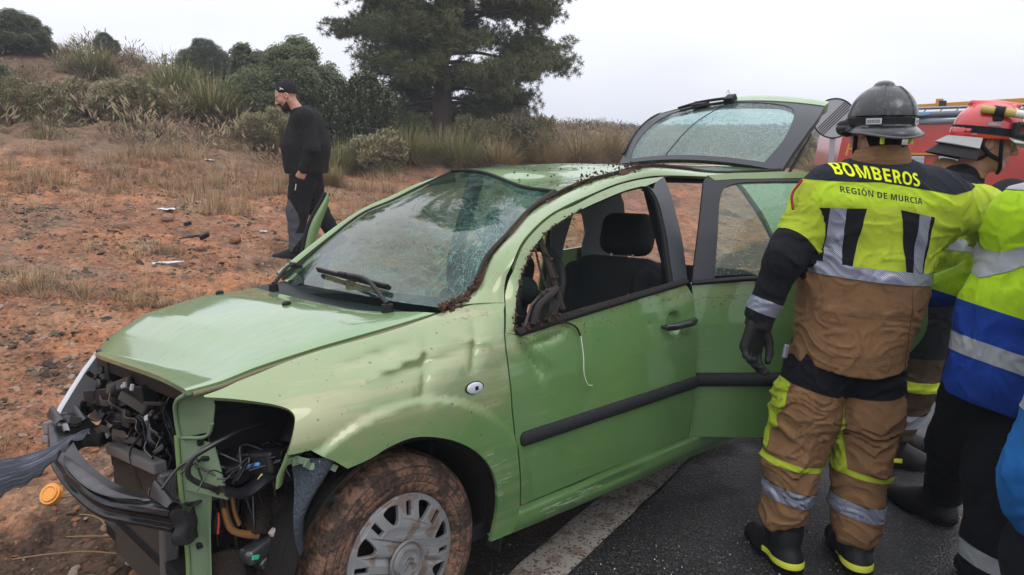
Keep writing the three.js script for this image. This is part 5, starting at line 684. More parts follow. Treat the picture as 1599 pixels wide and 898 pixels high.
// ---- interior
{
  const seatAt = (x, z, nm, lean = 0.28) => { const s = new THREE.Group(); s.name = nm; car.add(s); s.position.set(x, 0, z);
    const sq = (w, h, d, p, r) => box(w, h, d, p, r, 0.055);
    mesh('backrest', [box(0.17, 0.66, 0.46, [-0.125, 0.715, 0], [0, 0, lean], 0.08), sq(0.15, 0.5, 0.10, [-0.10, 0.76, -0.20], [0, 0.15, lean]), sq(0.15, 0.5, 0.10, [-0.10, 0.76, 0.20], [0, -0.15, lean])], darkCloth, s);
    mesh('seat_cushion', [sq(0.5, 0.16, 0.48, [0.12, 0.49, 0], [0, 0, 0.1])], darkCloth, s);
    mesh('headrest', [box(0.12, 0.19, 0.27, [-0.262, 1.128, 0], [0, 0, lean], 0.058)].map((g) => { const p = g.attributes.position; return g; }), darkCloth, s);
    mesh('headrest_post', cyl(0.006, 0.006, 0.12, [-0.235, 1.08, -0.06], [0, 0, lean]), metalGrey, s); mesh('headrest_post', [cyl(0.006, 0.006, 0.12, [-0.235, 1.08, 0.06], [0, 0, lean])], metalGrey, s); };
  seatAt(-1.27, -0.36, 'driver_seat'); seatAt(-1.20, 0.36, 'passenger_seat');
  mesh('rear_seat', [box(0.2, 0.5, 1.15, [-2.2, 0.66, 0], [0, 0, 0.3], 0.06), box(0.5, 0.16, 1.2, [-1.9, 0.46, 0], [0, 0, 0.1], 0.06)], darkCloth, car);
  mesh('dashboard', [sheet((u, v) => [lerp(-0.30, -0.72, v) - 0.04 * Math.cos(u * 6), 0.965 - 0.10 * v * v + 0.03 * Math.sin(u * 5), lerp(-0.66, 0.66, u)], { n: 20, thick: 0.05, out: [0, 1, 0] }), box(0.2, 0.4, 1.3, [-0.58, 0.70, 0], [0, 0, -0.15], 0.05), box(0.16, 0.10, 0.34, [-0.66, 0.93, -0.36], [0, 0, 0.2], 0.04)], std([0.014, 0.014, 0.016], 0.8), car);
  const sw = place(new THREE.TorusGeometry(0.185, 0.016, 12, 48), [0, 0, 0]); const ra = [0, Math.PI / 2, 0]; place(sw, [0, 0, 0], ra); const spokes = [box(0.02, 0.03, 0.34, [0, 0, 0]), box(0.02, 0.17, 0.03, [0, -0.085, 0]), place(new THREE.SphereGeometry(0.06, 16, 12), [0.01, 0, 0], [0, 0, 0], [0.5, 1, 1.2])];
  mesh('steering_wheel', [sw, ...spokes].map((g) => place(g, [-0.90, 0.945, -0.36], [0, 0, 0.42])).concat([tube([[-0.90, 0.945, -0.36], [-0.6, 0.84, -0.36]], 0.03, 8)]), std([0.015, 0.016, 0.017], 0.6), car);
  mesh('seat_belt', [strip([[-1.44, 1.25, -0.63], [-1.42, 0.9, -0.66], [-1.36, 0.5, -0.68]], [[-1.40, 1.25, -0.63], [-1.38, 0.9, -0.66], [-1.32, 0.5, -0.68]], { n: 8, thick: 0.002, out: [0, 0, 1] })], black, car); mesh('seat_belt', [strip([[-1.47, 1.2, 0.64], [-1.55, 0.85, 0.45], [-1.6, 0.6, 0.3]], [[-1.43, 1.2, 0.64], [-1.51, 0.85, 0.45], [-1.56, 0.6, 0.3]], { n: 8, thick: 0.002, out: [0, 0, 1] })], black, car);
}
// ---- smashed front: everything that the missing bumper and lamp have laid bare
{
  const R = rng(640), dark = [0.011, 0.011, 0.012], dk = black, dkWet = phys([0.012, 0.012, 0.014], 0.3, { specularIntensity: 0.45 }), grime = std([0.03, 0.023, 0.019], 0.75, { bumpMap: withRepeat(T.blotch, 5), bumpScale: 0.01 }), cableMat = phys([0.010, 0.010, 0.011], 0.35, { clearcoat: 0.4 });
  // bumper beam: an open pressed section, bowed and dented
  const beamC = (t) => along(crv([[0.585, 0.545, 0.50], [0.625, 0.525, 0.30], [0.635, 0.505, 0.05], [0.615, 0.495, -0.2], [0.56, 0.515, -0.40], [0.53, 0.53, -0.52]], 6), t), sec = [[-0.045, 0.036], [0.0, 0.035], [0.022, 0.030], [0.027, 0.014], [0.010, 0.003], [0.010, -0.009], [0.027, -0.018], [0.022, -0.032], [-0.045, -0.034]];
  const beam = mesh('bumper_beam', sheet((u, v) => { const c = beamC(u), s = along(sec, v), dent = 0.022 * Math.exp(-Math.pow((u - 0.62) / 0.12, 2)) * sstep(-0.01, 0.05, s[1]); const w = 0.010 * (fbm(u * 9 + 4, v * 3, 0, 3) - 0.5); return [c[0] + s[0] - dent + w, c[1] + s[1] - dent * 0.5 + w, c[2]]; }, { n: 60, m: 26, thick: 0.004, out: [1, 0, 0] }), dkWet, car);
  mesh('bumper_foam', [sheet((u, v) => { const c = beamC(lerp(0.30, 0.80, u)), w = 0.022 * Math.sin(Math.PI * Math.pow(Math.max(u, 0), 0.7)); return [c[0] - 0.01 + w * Math.cos(v * 3.1) + 0.01, c[1] + 0.040 + w * 0.4 * Math.sin(v * 3.1), c[2]]; }, { n: 24, m: 8, thick: 0.008, out: [0.5, 1, 0] })], std([0.19, 0.185, 0.195], 0.55, { bumpMap: withRepeat(T.blotch, 8), bumpScale: 0.01 }), beam);
  for (const [x, y, z, r] of [[0.50, 0.575, -0.47, 0], [0.54, 0.60, 0.46, 0.2]]) mesh('crash_can', [sheet((u, v) => [x + lerp(-0.12, 0.06, u), y - 0.02 + 0.022 * Math.sin(u * 16) * (0.4 + v) + 0.02 * u, z + lerp(-0.06, 0.07, v) + 0.012 * Math.sin(u * 9)], { n: 30, m: 6, thick: 0.003, out: [0, 1, 0] }), sheet((u, v) => [x + lerp(-0.12, 0.05, u) + 0.006 * Math.sin(v * 8), y + lerp(-0.11, -0.02, v) + 0.014 * Math.sin(u * 16) * v, z - 0.062 + 0.014 * Math.sin(u * 12 + 1)], { n: 30, m: 6, thick: 0.003, out: [0, 0, -1] })], phys([0.02, 0.019, 0.021], 0.35, { specularIntensity: 0.6 }), car);
  // radiator with its tank and fan shroud
  const fins = []; for (let i = 0; i < 62; i++) fins.push(box(0.022, 0.40, 0.0035, [0.452, 0.315, -0.13 + i * 0.0074], [0, 0, 0.06], 0.001));
  const rad = mesh('radiator', [box(0.020, 0.42, 0.47, [0.440, 0.315, 0.10], [0, 0, 0.06])], std([0.05, 0.038, 0.03], 0.85), car);
  mesh('fin', fins, std([0.085, 0.065, 0.052], 0.7), rad, 'stuff');
  mesh('radiator_tank', [box(0.05, 0.44, 0.045, [0.446, 0.315, -0.158], [0, 0, 0.06], 0.01), box(0.045, 0.04, 0.50, [0.45, 0.52, 0.09], [0.12, 0, 0], 0.01)], std([0.20, 0.19, 0.185], 0.42, { metalness: 0.5, bumpMap: withRepeat(T.blotch, 4), bumpScale: 0.006 }), rad);
  mesh('front_panel', [box(0.05, 0.07, 1.05, [0.40, 0.80, 0], [0.05, 0, 0]), box(0.06, 0.5, 0.06, [0.40, 0.56, 0.40]), box(0.06, 0.5, 0.05, [0.38, 0.56, -0.34]), box(0.05, 0.05, 1.1, [0.42, 0.12, 0]), box(0.02, 0.55, 0.7, [0.30, 0.50, 0.0]), box(0.04, 0.06, 0.5, [0.45, 0.70, 0.22], [0.2, 0.1, 0])], dk, car);
  mesh('cooling_fan', [place(new THREE.TorusGeometry(0.16, 0.015, 8, 36), [0.36, 0.56, 0.12], [0, Math.PI / 2, 0]), ...[0, 1, 2, 3, 4, 5].map((k) => box(0.008, 0.14, 0.05, [0.355, 0.56 + 0.08 * Math.cos(k * 1.047), 0.12 + 0.08 * Math.sin(k * 1.047)], [k * 1.047, 0.4, 0])), cyl(0.04, 0.04, 0.05, [0.36, 0.56, 0.12], [0, 0, Math.PI / 2])], dkWet, car);
  // engine bay clutter
  const clutter = []; for (let i = 0; i < 44; i++) { const z = lerp(-0.52, 0.5, R()), x = lerp(-0.05, 0.30, R()), y = lerp(0.35, 0.80, R()); clutter.push(box(0.05 + 0.13 * R(), 0.04 + 0.10 * R(), 0.05 + 0.13 * R(), [x, y, z], [R() - 0.5, R() * 3, R() - 0.5], 0.012)); }
  mesh('engine', [...clutter, box(0.4, 0.42, 0.62, [-0.02, 0.52, 0.1], [0, 0.1, 0], 0.04), cyl(0.06, 0.06, 0.22, [0.22, 0.70, -0.10], [Math.PI / 2, 0, 0.2]), cyl(0.08, 0.09, 0.12, [0.16, 0.78, 0.2])], dk, car);
  mesh('engine_bracket', [box(0.015, 0.035, 0.16, [0.452, 0.745, 0.18], [0.35, 0.2, 0.3]), box(0.012, 0.03, 0.13, [0.46, 0.72, 0.02], [-0.3, 0.3, 0.5]), box(0.03, 0.012, 0.08, [0.43, 0.735, -0.10], [0.1, 0.4, 0.3]), box(0.01, 0.05, 0.03, [0.47, 0.69, 0.20], [0.3, 0, 0.2]), box(0.012, 0.06, 0.035, [0.47, 0.66, 0.07], [-0.2, 0.4, 0])], std([0.07, 0.058, 0.048], 0.5, { metalness: 0.3, bumpMap: withRepeat(T.blotch, 6), bumpScale: 0.006 }), car);
  mesh('engine_clip', [box(0.012, 0.018, 0.007, [0.47, 0.775, 0.05], [0.2, 0.4, 0]), box(0.012, 0.012, 0.007, [0.47, 0.765, 0.075], [0.3, 0.1, 0]), box(0.012, 0.022, 0.008, [0.47, 0.78, -0.02], [0.1, 0, 0.3]), box(0.02, 0.02, 0.05, [0.45, 0.70, -0.11], [0.4, 0.3, 0.2])], std([0.4, 0.4, 0.42], 0.4), car);
  mesh('engine_bay_wall', [box(0.02, 0.5, 1.2, [-0.24, 0.7, 0]), sheet((u, v) => [lerp(-0.2, 0.42, u), lerp(0.4, 0.86, v), -0.50 + 0.02 * Math.sin(u * 7)], { n: 6, thick: 0.02, out: [0, 0, -1] }), sheet((u, v) => [lerp(-0.2, 0.38, u), lerp(0.3, 0.84, v), 0.54], { n: 6, thick: 0.02 })], dk, car);
  // green body metal round the missing left lamp
  const pl = (pts) => pts; // profile of the bent front leg, seen from the front
  mesh('lamp_bracket', [sheet((u, v) => { const a = along([[0.50, 0.742, -0.505], [0.505, 0.80, -0.508], [0.51, 0.845, -0.53], [0.50, 0.872, -0.575]], v), b = along([[0.465, 0.775, -0.615], [0.462, 0.81, -0.625], [0.46, 0.845, -0.635], [0.465, 0.874, -0.64]], v), p = mix3(a, b, u); return [p[0] - 0.012 * Math.sin(u * 3.1), p[1], p[2]]; }, { n: 12, thick: 0.004, out: [1, 0, -1] }), tube([[0.505, 0.742, -0.503], [0.51, 0.80, -0.506], [0.515, 0.847, -0.53], [0.505, 0.876, -0.578]], 0.006, 6), tube([[0.50, 0.742, -0.505], [0.47, 0.765, -0.605], [0.463, 0.80, -0.625]], 0.005, 6)], paintDull, car);
  mesh('front_leg', [sheet((u, v) => { const a = along([[0.515, 0.02, -0.47], [0.51, 0.20, -0.48], [0.50, 0.40, -0.495], [0.505, 0.62, -0.503], [0.505, 0.75, -0.505]], v), b = along([[0.44, 0.05, -0.66], [0.46, 0.16, -0.60], [0.48, 0.32, -0.565], [0.475, 0.50, -0.575], [0.47, 0.62, -0.60]], v), p = mix3(a, b, u); return [p[0] - 0.015 * Math.sin(u * 3.14), p[1], p[2]]; }, { n: 14, thick: 0.004, out: [1, 0, -1] }), sheet((u, v) => { const a = [lerp(0.505, 0.50, v), lerp(0.60, 0.745, v), -0.503], b = [0.45, lerp(0.60, 0.735, v), lerp(-0.655, -0.59, v)]; return mix3(a, b, u); }, { n: 6, thick: 0.004, out: [1, 0, -1] })], paintDull, car);
  mesh('front_leg_flange', [tube([[0.52, 0.02, -0.466], [0.515, 0.20, -0.476], [0.506, 0.40, -0.491], [0.511, 0.62, -0.499], [0.511, 0.75, -0.501]], 0.007, 6, 5)], paintPlain, car);
  [box(0.012, 0.014, 0.026, [0.468, 0.695, -0.575], [0, 0.9, 0]), cyl(0.008, 0.008, 0.014, [0.472, 0.735, -0.558], [0, 0, 1.57]), cyl(0.009, 0.009, 0.03, [0.478, 0.34, -0.515], [0, 0, 1.57]), cyl(0.009, 0.009, 0.03, [0.478, 0.25, -0.52], [0, 0, 1.57]), cyl(0.009, 0.009, 0.03, [0.475, 0.44, -0.52], [0, 0, 1.57])].forEach((g) => mesh('bolt_hole', g, black, car));
  // hoses, looms and boxes in the lamp cavity
  const hose = [tube([[0.30, 0.752, -0.58], [0.40, 0.758, -0.62], [0.48, 0.744, -0.635], [0.522, 0.722, -0.628], [0.532, 0.682, -0.622], [0.505, 0.650, -0.62], [0.462, 0.618, -0.62], [0.44, 0.56, -0.60]], 0.0075, 9, 6)];
  mesh('hose', hose, cableMat, car);
  mesh('lamp_cavity_tray', [sheet((u, v) => [lerp(0.05, 0.47, u), 0.625 + 0.012 * Math.sin(u * 20) + 0.012 * Math.sin(v * 12), lerp(-0.70, -0.46, v)], { n: 20, thick: 0.01, out: [0, 1, 0] }), box(0.16, 0.07, 0.12, [0.30, 0.65, -0.60], [0.2, 0.5, 0.1], 0.015), box(0.10, 0.06, 0.12, [0.39, 0.645, -0.57], [0.1, 0.2, -0.2], 0.015), cyl(0.045, 0.05, 0.16, [0.18, 0.74, -0.58], [0.2, 0, 0.5])], dkWet, car);
  const loom = []; for (let k = 0; k < 46; k++) { const a = [lerp(0.20, 0.46, R()), lerp(0.64, 0.67, R()), lerp(-0.66, -0.52, R())], b = [a[0] + (R() - 0.5) * 0.18, a[1] + 0.05 * R(), a[2] + (R() - 0.6) * 0.12], c = [b[0] + (R() - 0.5) * 0.16, lerp(0.60, 0.70, R()), b[2] + (R() - 0.5) * 0.1]; loom.push(tube([a, b, c], 0.0016 + 0.003 * R(), 5, 5)); }
  for (let k = 0; k < 14; k++) { const x = lerp(0.22, 0.42, R()); loom.push(tube([[x, 0.60, -0.58], [x + 0.05 * (R() - 0.5), 0.45, -0.62 + 0.1 * R()], [x + 0.1 * (R() - 0.5), 0.25 + 0.1 * R(), -0.55]], 0.002 + 0.003 * R(), 5, 5)); }
  for (let k = 0; k < 22; k++) { const z = lerp(-0.45, 0.45, R()), x = lerp(0.36, 0.46, R()), y = lerp(0.45, 0.80, R()); loom.push(tube([[x, y, z], [x + 0.05 * R(), y - 0.08 * R(), z + 0.12 * (R() - 0.5)], [x + 0.02, y - 0.2 * R(), z + 0.2 * (R() - 0.5)]], 0.0016 + 0.0035 * R(), 5, 5)); }
  mesh('wiring_loom', loom, cableMat, car, 'stuff');
  mesh('lower_clutter', [box(0.2, 0.18, 0.2, [0.30, 0.26, -0.52], [0.2, 0.3, 0.1], 0.03), box(0.14, 0.12, 0.16, [0.38, 0.18, -0.50], [0.4, 0.1, 0.3], 0.03), box(0.18, 0.2, 0.14, [0.24, 0.44, -0.56], [0, 0.4, 0.2], 0.03), box(0.12, 0.10, 0.1, [0.40, 0.36, -0.55], [0.3, 0.7, 0.1], 0.02), cyl(0.05, 0.04, 0.14, [0.33, 0.50, -0.56], [0.6, 0, 0.4])], grime, car);
  mesh('blue_clip', [box(0.050, 0.011, 0.032, [0.348, 0.668, -0.635], [0.25, 0.35, -0.15], 0.005), box(0.016, 0.01, 0.012, [0.380, 0.664, -0.63], [0.2, 0.3, 0])], std([0.10, 0.28, 0.62], 0.45), car);
  mesh('yellow_wires', [0, 1, 2, 3].map((k) => tube([[0.40 + 0.006 * k, 0.600, -0.66], [0.378 + 0.004 * k, 0.625, -0.675], [0.345 + 0.005 * k, 0.638 + 0.003 * k, -0.668]], 0.0026, 5)), std([0.55, 0.47, 0.22], 0.6), car);
  mesh('amber_bracket', [tube([[0.442, 0.60, -0.60], [0.436, 0.53, -0.60], [0.425, 0.492, -0.602], [0.395, 0.472, -0.606], [0.358, 0.458, -0.61]], (t) => 0.009 + 0.006 * t, 4, 5), tube([[0.418, 0.60, -0.60], [0.414, 0.54, -0.602], [0.405, 0.50, -0.604]], 0.007, 4, 5)], phys([0.21, 0.10, 0.028], 0.4, { clearcoat: 0.5 }), car);
  mesh('connector_housing', [box(0.13, 0.05, 0.06, [0.345, 0.422, -0.612], [0.1, 0.1, -0.25], 0.018), box(0.10, 0.03, 0.05, [0.33, 0.398, -0.612], [0.1, 0.2, -0.5], 0.01)], phys([0.03, 0.034, 0.036], 0.3, { clearcoat: 0.6 }), car);
  mesh('green_seal', [box(0.022, 0.014, 0.008, [0.385, 0.415, -0.645], [0, 0, 0.2], 0.004)], std([0.05, 0.42, 0.2], 0.4), car);
  mesh('white_connector', [box(0.022, 0.05, 0.02, [0.318, 0.448, -0.635], [0.1, 0.2, -0.5], 0.005), box(0.035, 0.030, 0.022, [0.288, 0.440, -0.640], [0.2, 0.4, 0.2], 0.005), box(0.045, 0.016, 0.014, [0.268, 0.437, -0.640], [0.1, 0.2, 0.1], 0.004), box(0.014, 0.03, 0.012, [0.283, 0.458, -0.640], [0.1, 0.2, 0.1], 0.003)], std([0.50, 0.44, 0.40], 0.55), car);
  mesh('red_wire', [tube([[0.452, 0.545, -0.59], [0.455, 0.52, -0.595], [0.46, 0.49, -0.595]], 0.003, 5)], std([0.4, 0.04, 0.02], 0.5), car);
  // shards and crumpled brackets hanging in the opening
  const shard = []; for (let k = 0; k < 20; k++) { const z = lerp(-0.46, 0.50, R()), x = lerp(0.42, 0.50, R()), y = lerp(0.58, 0.77, R()), w = 0.03 + 0.07 * R(), h2 = 0.02 + 0.06 * R(), s0 = R() * 20; shard.push(place(sheet((u, v) => [0.012 * Math.sin(u * 5 + s0) + 0.008 * Math.sin(v * 7 + s0), (v - 0.5) * h2 * (1 - 0.5 * u), (u - 0.5) * w], { n: 6, m: 4, thick: 0.002, out: [1, 0, 0] }), [x, y, z], [R() * 3, R() * 3, R() * 3])); }
  mesh('plastic_shard', shard, phys([0.010, 0.010, 0.011], 0.3, { specularIntensity: 0.6 }), car, 'stuff');
  const bent = []; for (let k = 0; k < 9; k++) { const z = lerp(-0.3, 0.48, R()), y = lerp(0.55, 0.76, R()), s0 = R() * 9; bent.push(place(sheet((u, v) => [0.010 * Math.sin(u * 9 + s0), (v - 0.5) * 0.022, (u - 0.5) * 0.12], { n: 10, m: 2, thick: 0.002, out: [1, 0, 0] }), [0.47, y, z], [R() * 2 - 1, R() - 0.5, R() - 0.5])); }
  mesh('bent_bracket', bent, std([0.10, 0.085, 0.072], 0.5, { metalness: 0.4 }), car, 'stuff');
  // right-hand lamp lens edge and broken trim
  const sv = [[0.395, 0.79, 0.585], [0.44, 0.735, 0.60], [0.49, 0.668, 0.605], [0.53, 0.615, 0.60], [0.55, 0.585, 0.59]], si = [[0.42, 0.775, 0.545], [0.46, 0.72, 0.56], [0.505, 0.655, 0.565], [0.54, 0.605, 0.565], [0.555, 0.582, 0.56]];
  mesh('lamp_lens_edge', strip(sv, si, { bulge: 0.012, dir: [1, 0.4, 0], n: 20, thick: 0.01, out: [1, 0.3, 0] }), phys([0.52, 0.52, 0.54], 0.22, { clearcoat: 1 }), car);
  mesh('lamp_housing', [strip(si, si.map((p) => [p[0] - 0.05, p[1] - 0.02, p[2] - 0.05]), { n: 12, thick: 0.01, out: [1, 0, -1] }), box(0.08, 0.06, 0.07, [0.53, 0.56, 0.53], [0.3, 0.4, 0.2], 0.01), box(0.05, 0.03, 0.10, [0.55, 0.585, 0.45], [0.2, 0.2, 0.4], 0.005)], std([0.05, 0.048, 0.05], 0.4), car);
  mesh('broken_trim', [box(0.03, 0.05, 0.07, [0.585, 0.545, 0.56], [0.3, 0.3, 0.1], 0.01), box(0.03, 0.03, 0.09, [0.60, 0.51, 0.53], [0.2, 0.1, 0.4], 0.008), sheet((u, v) => [0.57 + 0.012 * Math.sin(u * 14), 0.565 + 0.02 * v + 0.012 * Math.sin(u * 14 + 1), lerp(0.36, 0.52, u) + 0.02 * v], { n: 20, m: 4, thick: 0.004 })], phys([0.16, 0.16, 0.17], 0.35, { clearcoat: 0.5 }), car);
  // a torn length of grey bumper skin sticks out to the right of the car
  const tTop = crv([[0.603, 0.678, -0.035], [0.640, 0.625, 0.10], [0.685, 0.575, 0.22], [0.775, 0.522, 0.38], [0.86, 0.47, 0.58]], 6), tBot = crv([[0.607, 0.668, -0.032], [0.655, 0.585, 0.10], [0.715, 0.485, 0.22], [0.785, 0.395, 0.37], [0.87, 0.27, 0.56]], 6);
  const torn = sheet((u, v) => { const p = mix3(along(tTop, u), along(tBot, u), v), r = v * v * 0.02 * (vn(u * 22, 4) - 0.5); return [p[0] + 0.014 * Math.sin(v * 3.1) * u + 0.006 * Math.sin(u * 13), p[1] + r + 0.005 * Math.sin(u * 9), p[2] + 0.01 * Math.sin(v * 5 + u * 4)]; }, { n: 44, m: 12, thick: 0.005, out: [1, 0.3, -1] });
  mesh('torn_bumper_skin', torn, std([1, 1, 1], 0.5, { map: dataTex(512, 256, (i, j) => { const k = fbm(i / 90, j / 5, 0, 4), s = sstep(0.56, 0.72, k); return mix3([0.30, 0.325, 0.37], [0.60, 0.63, 0.68], s * 0.8).map((v) => v * (0.8 + 0.3 * hash3(i, j, 4))); }, { srgb: true }), bumpMap: withRepeat(T.fine, 5), bumpScale: 0.003 }), car);
  mesh('torn_bumper_edge', [sheet((u, v) => [0.70 + 0.14 * u, 0.455 - 0.05 * u - v * (0.01 + 0.05 * u), 0.42 + 0.20 * u], { n: 10, thick: 0.006, out: [1, 0, -1] }), tube([[0.66, 0.47, 0.36], [0.74, 0.435, 0.45], [0.84, 0.40, 0.60]], 0.006, 5)], std([0.42, 0.43, 0.45], 0.5), car);
}
// ---------------------------------------------------------------- people (own axes: +z is where the person faces, +x is the person's left)
const skinMat = phys([0.42, 0.215, 0.15], 0.55, { sheen: 0.2, sheenRoughness: 0.5, bumpMap: withRepeat(T.fine, 24), bumpScale: 0.0006 });
const clothBump = (n = 70, s = 0.0012) => ({ bumpMap: withRepeat(T.weave, n), bumpScale: s });
const spots = dataTex(512, 512, tile(512, (i, j, n) => { const v = 0.9 + 0.16 * (n(7, 5) - 0.5) - 0.05 * sstep(0.55, 0.8, n(22, 4)); return [v, v * 0.985, v * 0.95]; }), { srgb: true });
const cloth = (c, r = 0.85, e = {}) => std(c, r, { map: withRepeat(spots, 2.1), ...clothBump(), ...e });
const herring = dataTex(128, 128, (i, j) => { const a = ((i + j) % 16) < 8 ? 1 : 0.68; return [a * 0.93, a * 0.94, a]; }, { srgb: true });
const M = { lime: cloth([0.56, 0.72, 0.055]), navy: cloth([0.011, 0.012, 0.018]), brown: cloth([0.345, 0.195, 0.10]), tan: cloth([0.33, 0.19, 0.10]), refl: std([0.34, 0.35, 0.38], 0.42, { map: withRepeat(herring, 14), metalness: 0.25 }), reflPlain: std([0.34, 0.36, 0.38], 0.4, { metalness: 0.25, ...clothBump(40) }), hivis: cloth([0.56, 0.92, 0.022], 0.7), blue: cloth([0.008, 0.060, 0.42], 0.6), skyBlue: cloth([0.012, 0.155, 0.52], 0.65), trousers: cloth([0.008, 0.009, 0.014]), blackKnit: cloth([0.017, 0.017, 0.019], 0.9, { sheen: 0.3, sheenRoughness: 0.6 }), leather: phys([0.012, 0.012, 0.013], 0.55, { specularIntensity: 0.4,  bumpMap: withRepeat(T.blotch, 12), bumpScale: 0.002 }), yellow: std([0.62, 0.66, 0.06], 0.5), nitrile: phys([0.008, 0.16, 0.45], 0.4, { clearcoat: 0.2 }) };
const folds = (f, amp, sx, sy, sz, seed) => (x, y, z) => { const d = f(x, y, z); if (Math.abs(d) > 0.05) return d; const w = 0.30 * (fbm(x * 6 + seed, y * 6, z * 6 + 2, 2) - 0.5), q = (k, o) => 1 - Math.abs(2 * vn((x + w) * sx * k + seed + o, (y + w) * sy * k + seed * 2, (z + w) * sz * k + 7 + o) - 1), a = q(1, 0), b = q(1.7, 13), c = q(3.1, 29); return d - amp * (0.75 * (a * a * a - 0.3) + 0.55 * (Math.pow(b, 6) - 0.15) + 0.28 * (Math.pow(c, 6) - 0.15)); };
function xf(g, p, r = [0, 0, 0], s = 1) { return place(g, p, r, s); }
// One head, eyes at half height: origin between the ears, +z the face.
const HEAD = (x, y, z) => {
  const ax = Math.abs(x); let d = ell(x, y, z, [0, 0.03, -0.008], [0.076, 0.092, 0.096]);
  d = smin(d, ell(x, y, z, [0, -0.042, 0.030], [0.056, 0.078, 0.062]), 0.04); d = smin(d, Math.hypot(x, y + 0.104, z - 0.066) - 0.020, 0.03); d = smin(d, cap(ax, y, z, [0.052, -0.05, 0.0], [0.03, -0.098, 0.055], 0.018, 0.014), 0.03);
  d = smin(d, cap(ax, y, z, [0.004, 0.022, 0.090], [0.036, 0.024, 0.076], 0.012, 0.011), 0.02); d = smin(d, Math.hypot(ax - 0.040, y + 0.028, z - 0.058) - 0.024, 0.025);
  d = Math.max(d, -(Math.hypot(ax - 0.033, y - 0.002, z - 0.104) - 0.019)); d = smin(d, Math.hypot(ax - 0.032, y, z - 0.078) - 0.0128, 0.004);
  d = smin(d, cap(x, y, z, [0, 0.012, 0.094], [0, -0.034, 0.119], 0.008, 0.0115), 0.012); d = smin(d, Math.hypot(ax - 0.011, y + 0.038, z - 0.105) - 0.009, 0.01);
  d = smin(d, cap(ax, y, z, [0, -0.062, 0.094], [0.022, -0.066, 0.082], 0.008, 0.004), 0.006); d = smin(d, cap(ax, y, z, [0, -0.077, 0.091], [0.02, -0.074, 0.081], 0.0085, 0.004), 0.006);
  d = smin(d, cap(x, y, z, [0, -0.07, -0.02], [0, -0.21, -0.05], 0.053, 0.062), 0.03);
  const e = Math.max(ell(ax, y, z, [0.079, -0.006, -0.008], [0.013, 0.033, 0.021]), -ell(ax, y, z, [0.090, -0.004, -0.002], [0.009, 0.019, 0.011])); return smin(d, e, 0.008);
};
const headRaw = nets(HEAD, [-0.11, -0.2, -0.13], [0.11, 0.14, 0.145], 0.0042);
const eyeParts = () => [-1, 1].map((s) => xf(new THREE.SphereGeometry(0.0122, 14, 10), [s * 0.032, 0.0005, 0.0805]));
const iris = () => [-1, 1].map((s) => xf(new THREE.SphereGeometry(0.006, 10, 8), [s * 0.0322, 0.0005, 0.0875], [0, 0, 0], [1, 1, 0.7]));
// One hand: wrist at the origin, fingers along -y, palm towards +z, thumb on the +x side.
function hand(curl = 0.4, spread = 0.1, thumbIn = 0.3, scale = 1, h = 0.0036) {
  const B = [[[0.0, 0.03, 0], [0, -0.02, 0], 0.027, 0.026, 0.75]], fx = [0.032, 0.0115, -0.010, -0.030], L = [0.073, 0.081, 0.075, 0.06];
  for (let k = 0; k < 4; k++) { B.push([[fx[k] * 0.6, -0.015, 0], [fx[k], -0.092 + Math.abs(k - 1) * 0.004, 0], 0.016, 0.0125, 1]); }
  B.push([[0, -0.03, 0], [0, -0.075, 0], 0.03, 0.032, 0.42]);
  const F = [];
  for (let k = 0; k < 4; k++) { let p = [fx[k], -0.092 + Math.abs(k - 1) * 0.004, 0], a = 0; const sx = (1.5 - k) * spread * 0.4; for (let s = 0; s < 3; s++) { a += curl * [0.7, 0.95, 0.7][s] * (1 + 0.12 * k); const l = L[k] * [0.45, 0.31, 0.26][s], q = [p[0] + Math.sin(sx) * l, p[1] - Math.cos(a) * l, p[2] + Math.sin(a) * l]; F.push([p, q, 0.0100 - 0.0009 * s, 0.0094 - 0.0009 * s, 1, k]); p = q; } }
  const T1 = [0.026, -0.025, 0.008], T2 = [0.050 - 0.018 * thumbIn, -0.060, 0.014 + 0.018 * thumbIn], T3 = [0.060 - 0.035 * thumbIn, -0.088, 0.018 + 0.03 * thumbIn], T4 = [0.060 - 0.05 * thumbIn, -0.110, 0.020 + 0.038 * thumbIn]; F.push([T1, T2, 0.015, 0.0125, 1, 4], [T2, T3, 0.0118, 0.0108, 1, 4], [T3, T4, 0.0106, 0.009, 1, 4]);
  const f = (x, y, z) => { let d = 1e3; for (const b of B) d = smin(d, cap(x, y, z, b[0], b[1], b[2], b[3], b[4]), 0.012); for (let k = 0; k < 5; k++) { let e = 1e3; for (const b of F) if (b[5] === k) e = smin(e, cap(x, y, z, b[0], b[1], b[2], b[3], 1), 0.004); d = smin(d, e, 0.006); } return d; };
  const g = nets((x, y, z) => f(x, y, z), [-0.07, -0.21, -0.06], [0.085, 0.06, 0.12], h); return scale === 1 ? g : g.scale(scale, scale, scale);
}
const aim = (g, from, to, roll) => { const d = V(to).sub(V(from)).normalize(), q = new THREE.Quaternion().setFromUnitVectors(new THREE.Vector3(0, -1, 0), d).multiply(new THREE.Quaternion().setFromAxisAngle(new THREE.Vector3(0, 1, 0), roll)); g.applyMatrix4(new THREE.Matrix4().compose(V(from), q, new THREE.Vector3(1, 1, 1))); return g; };
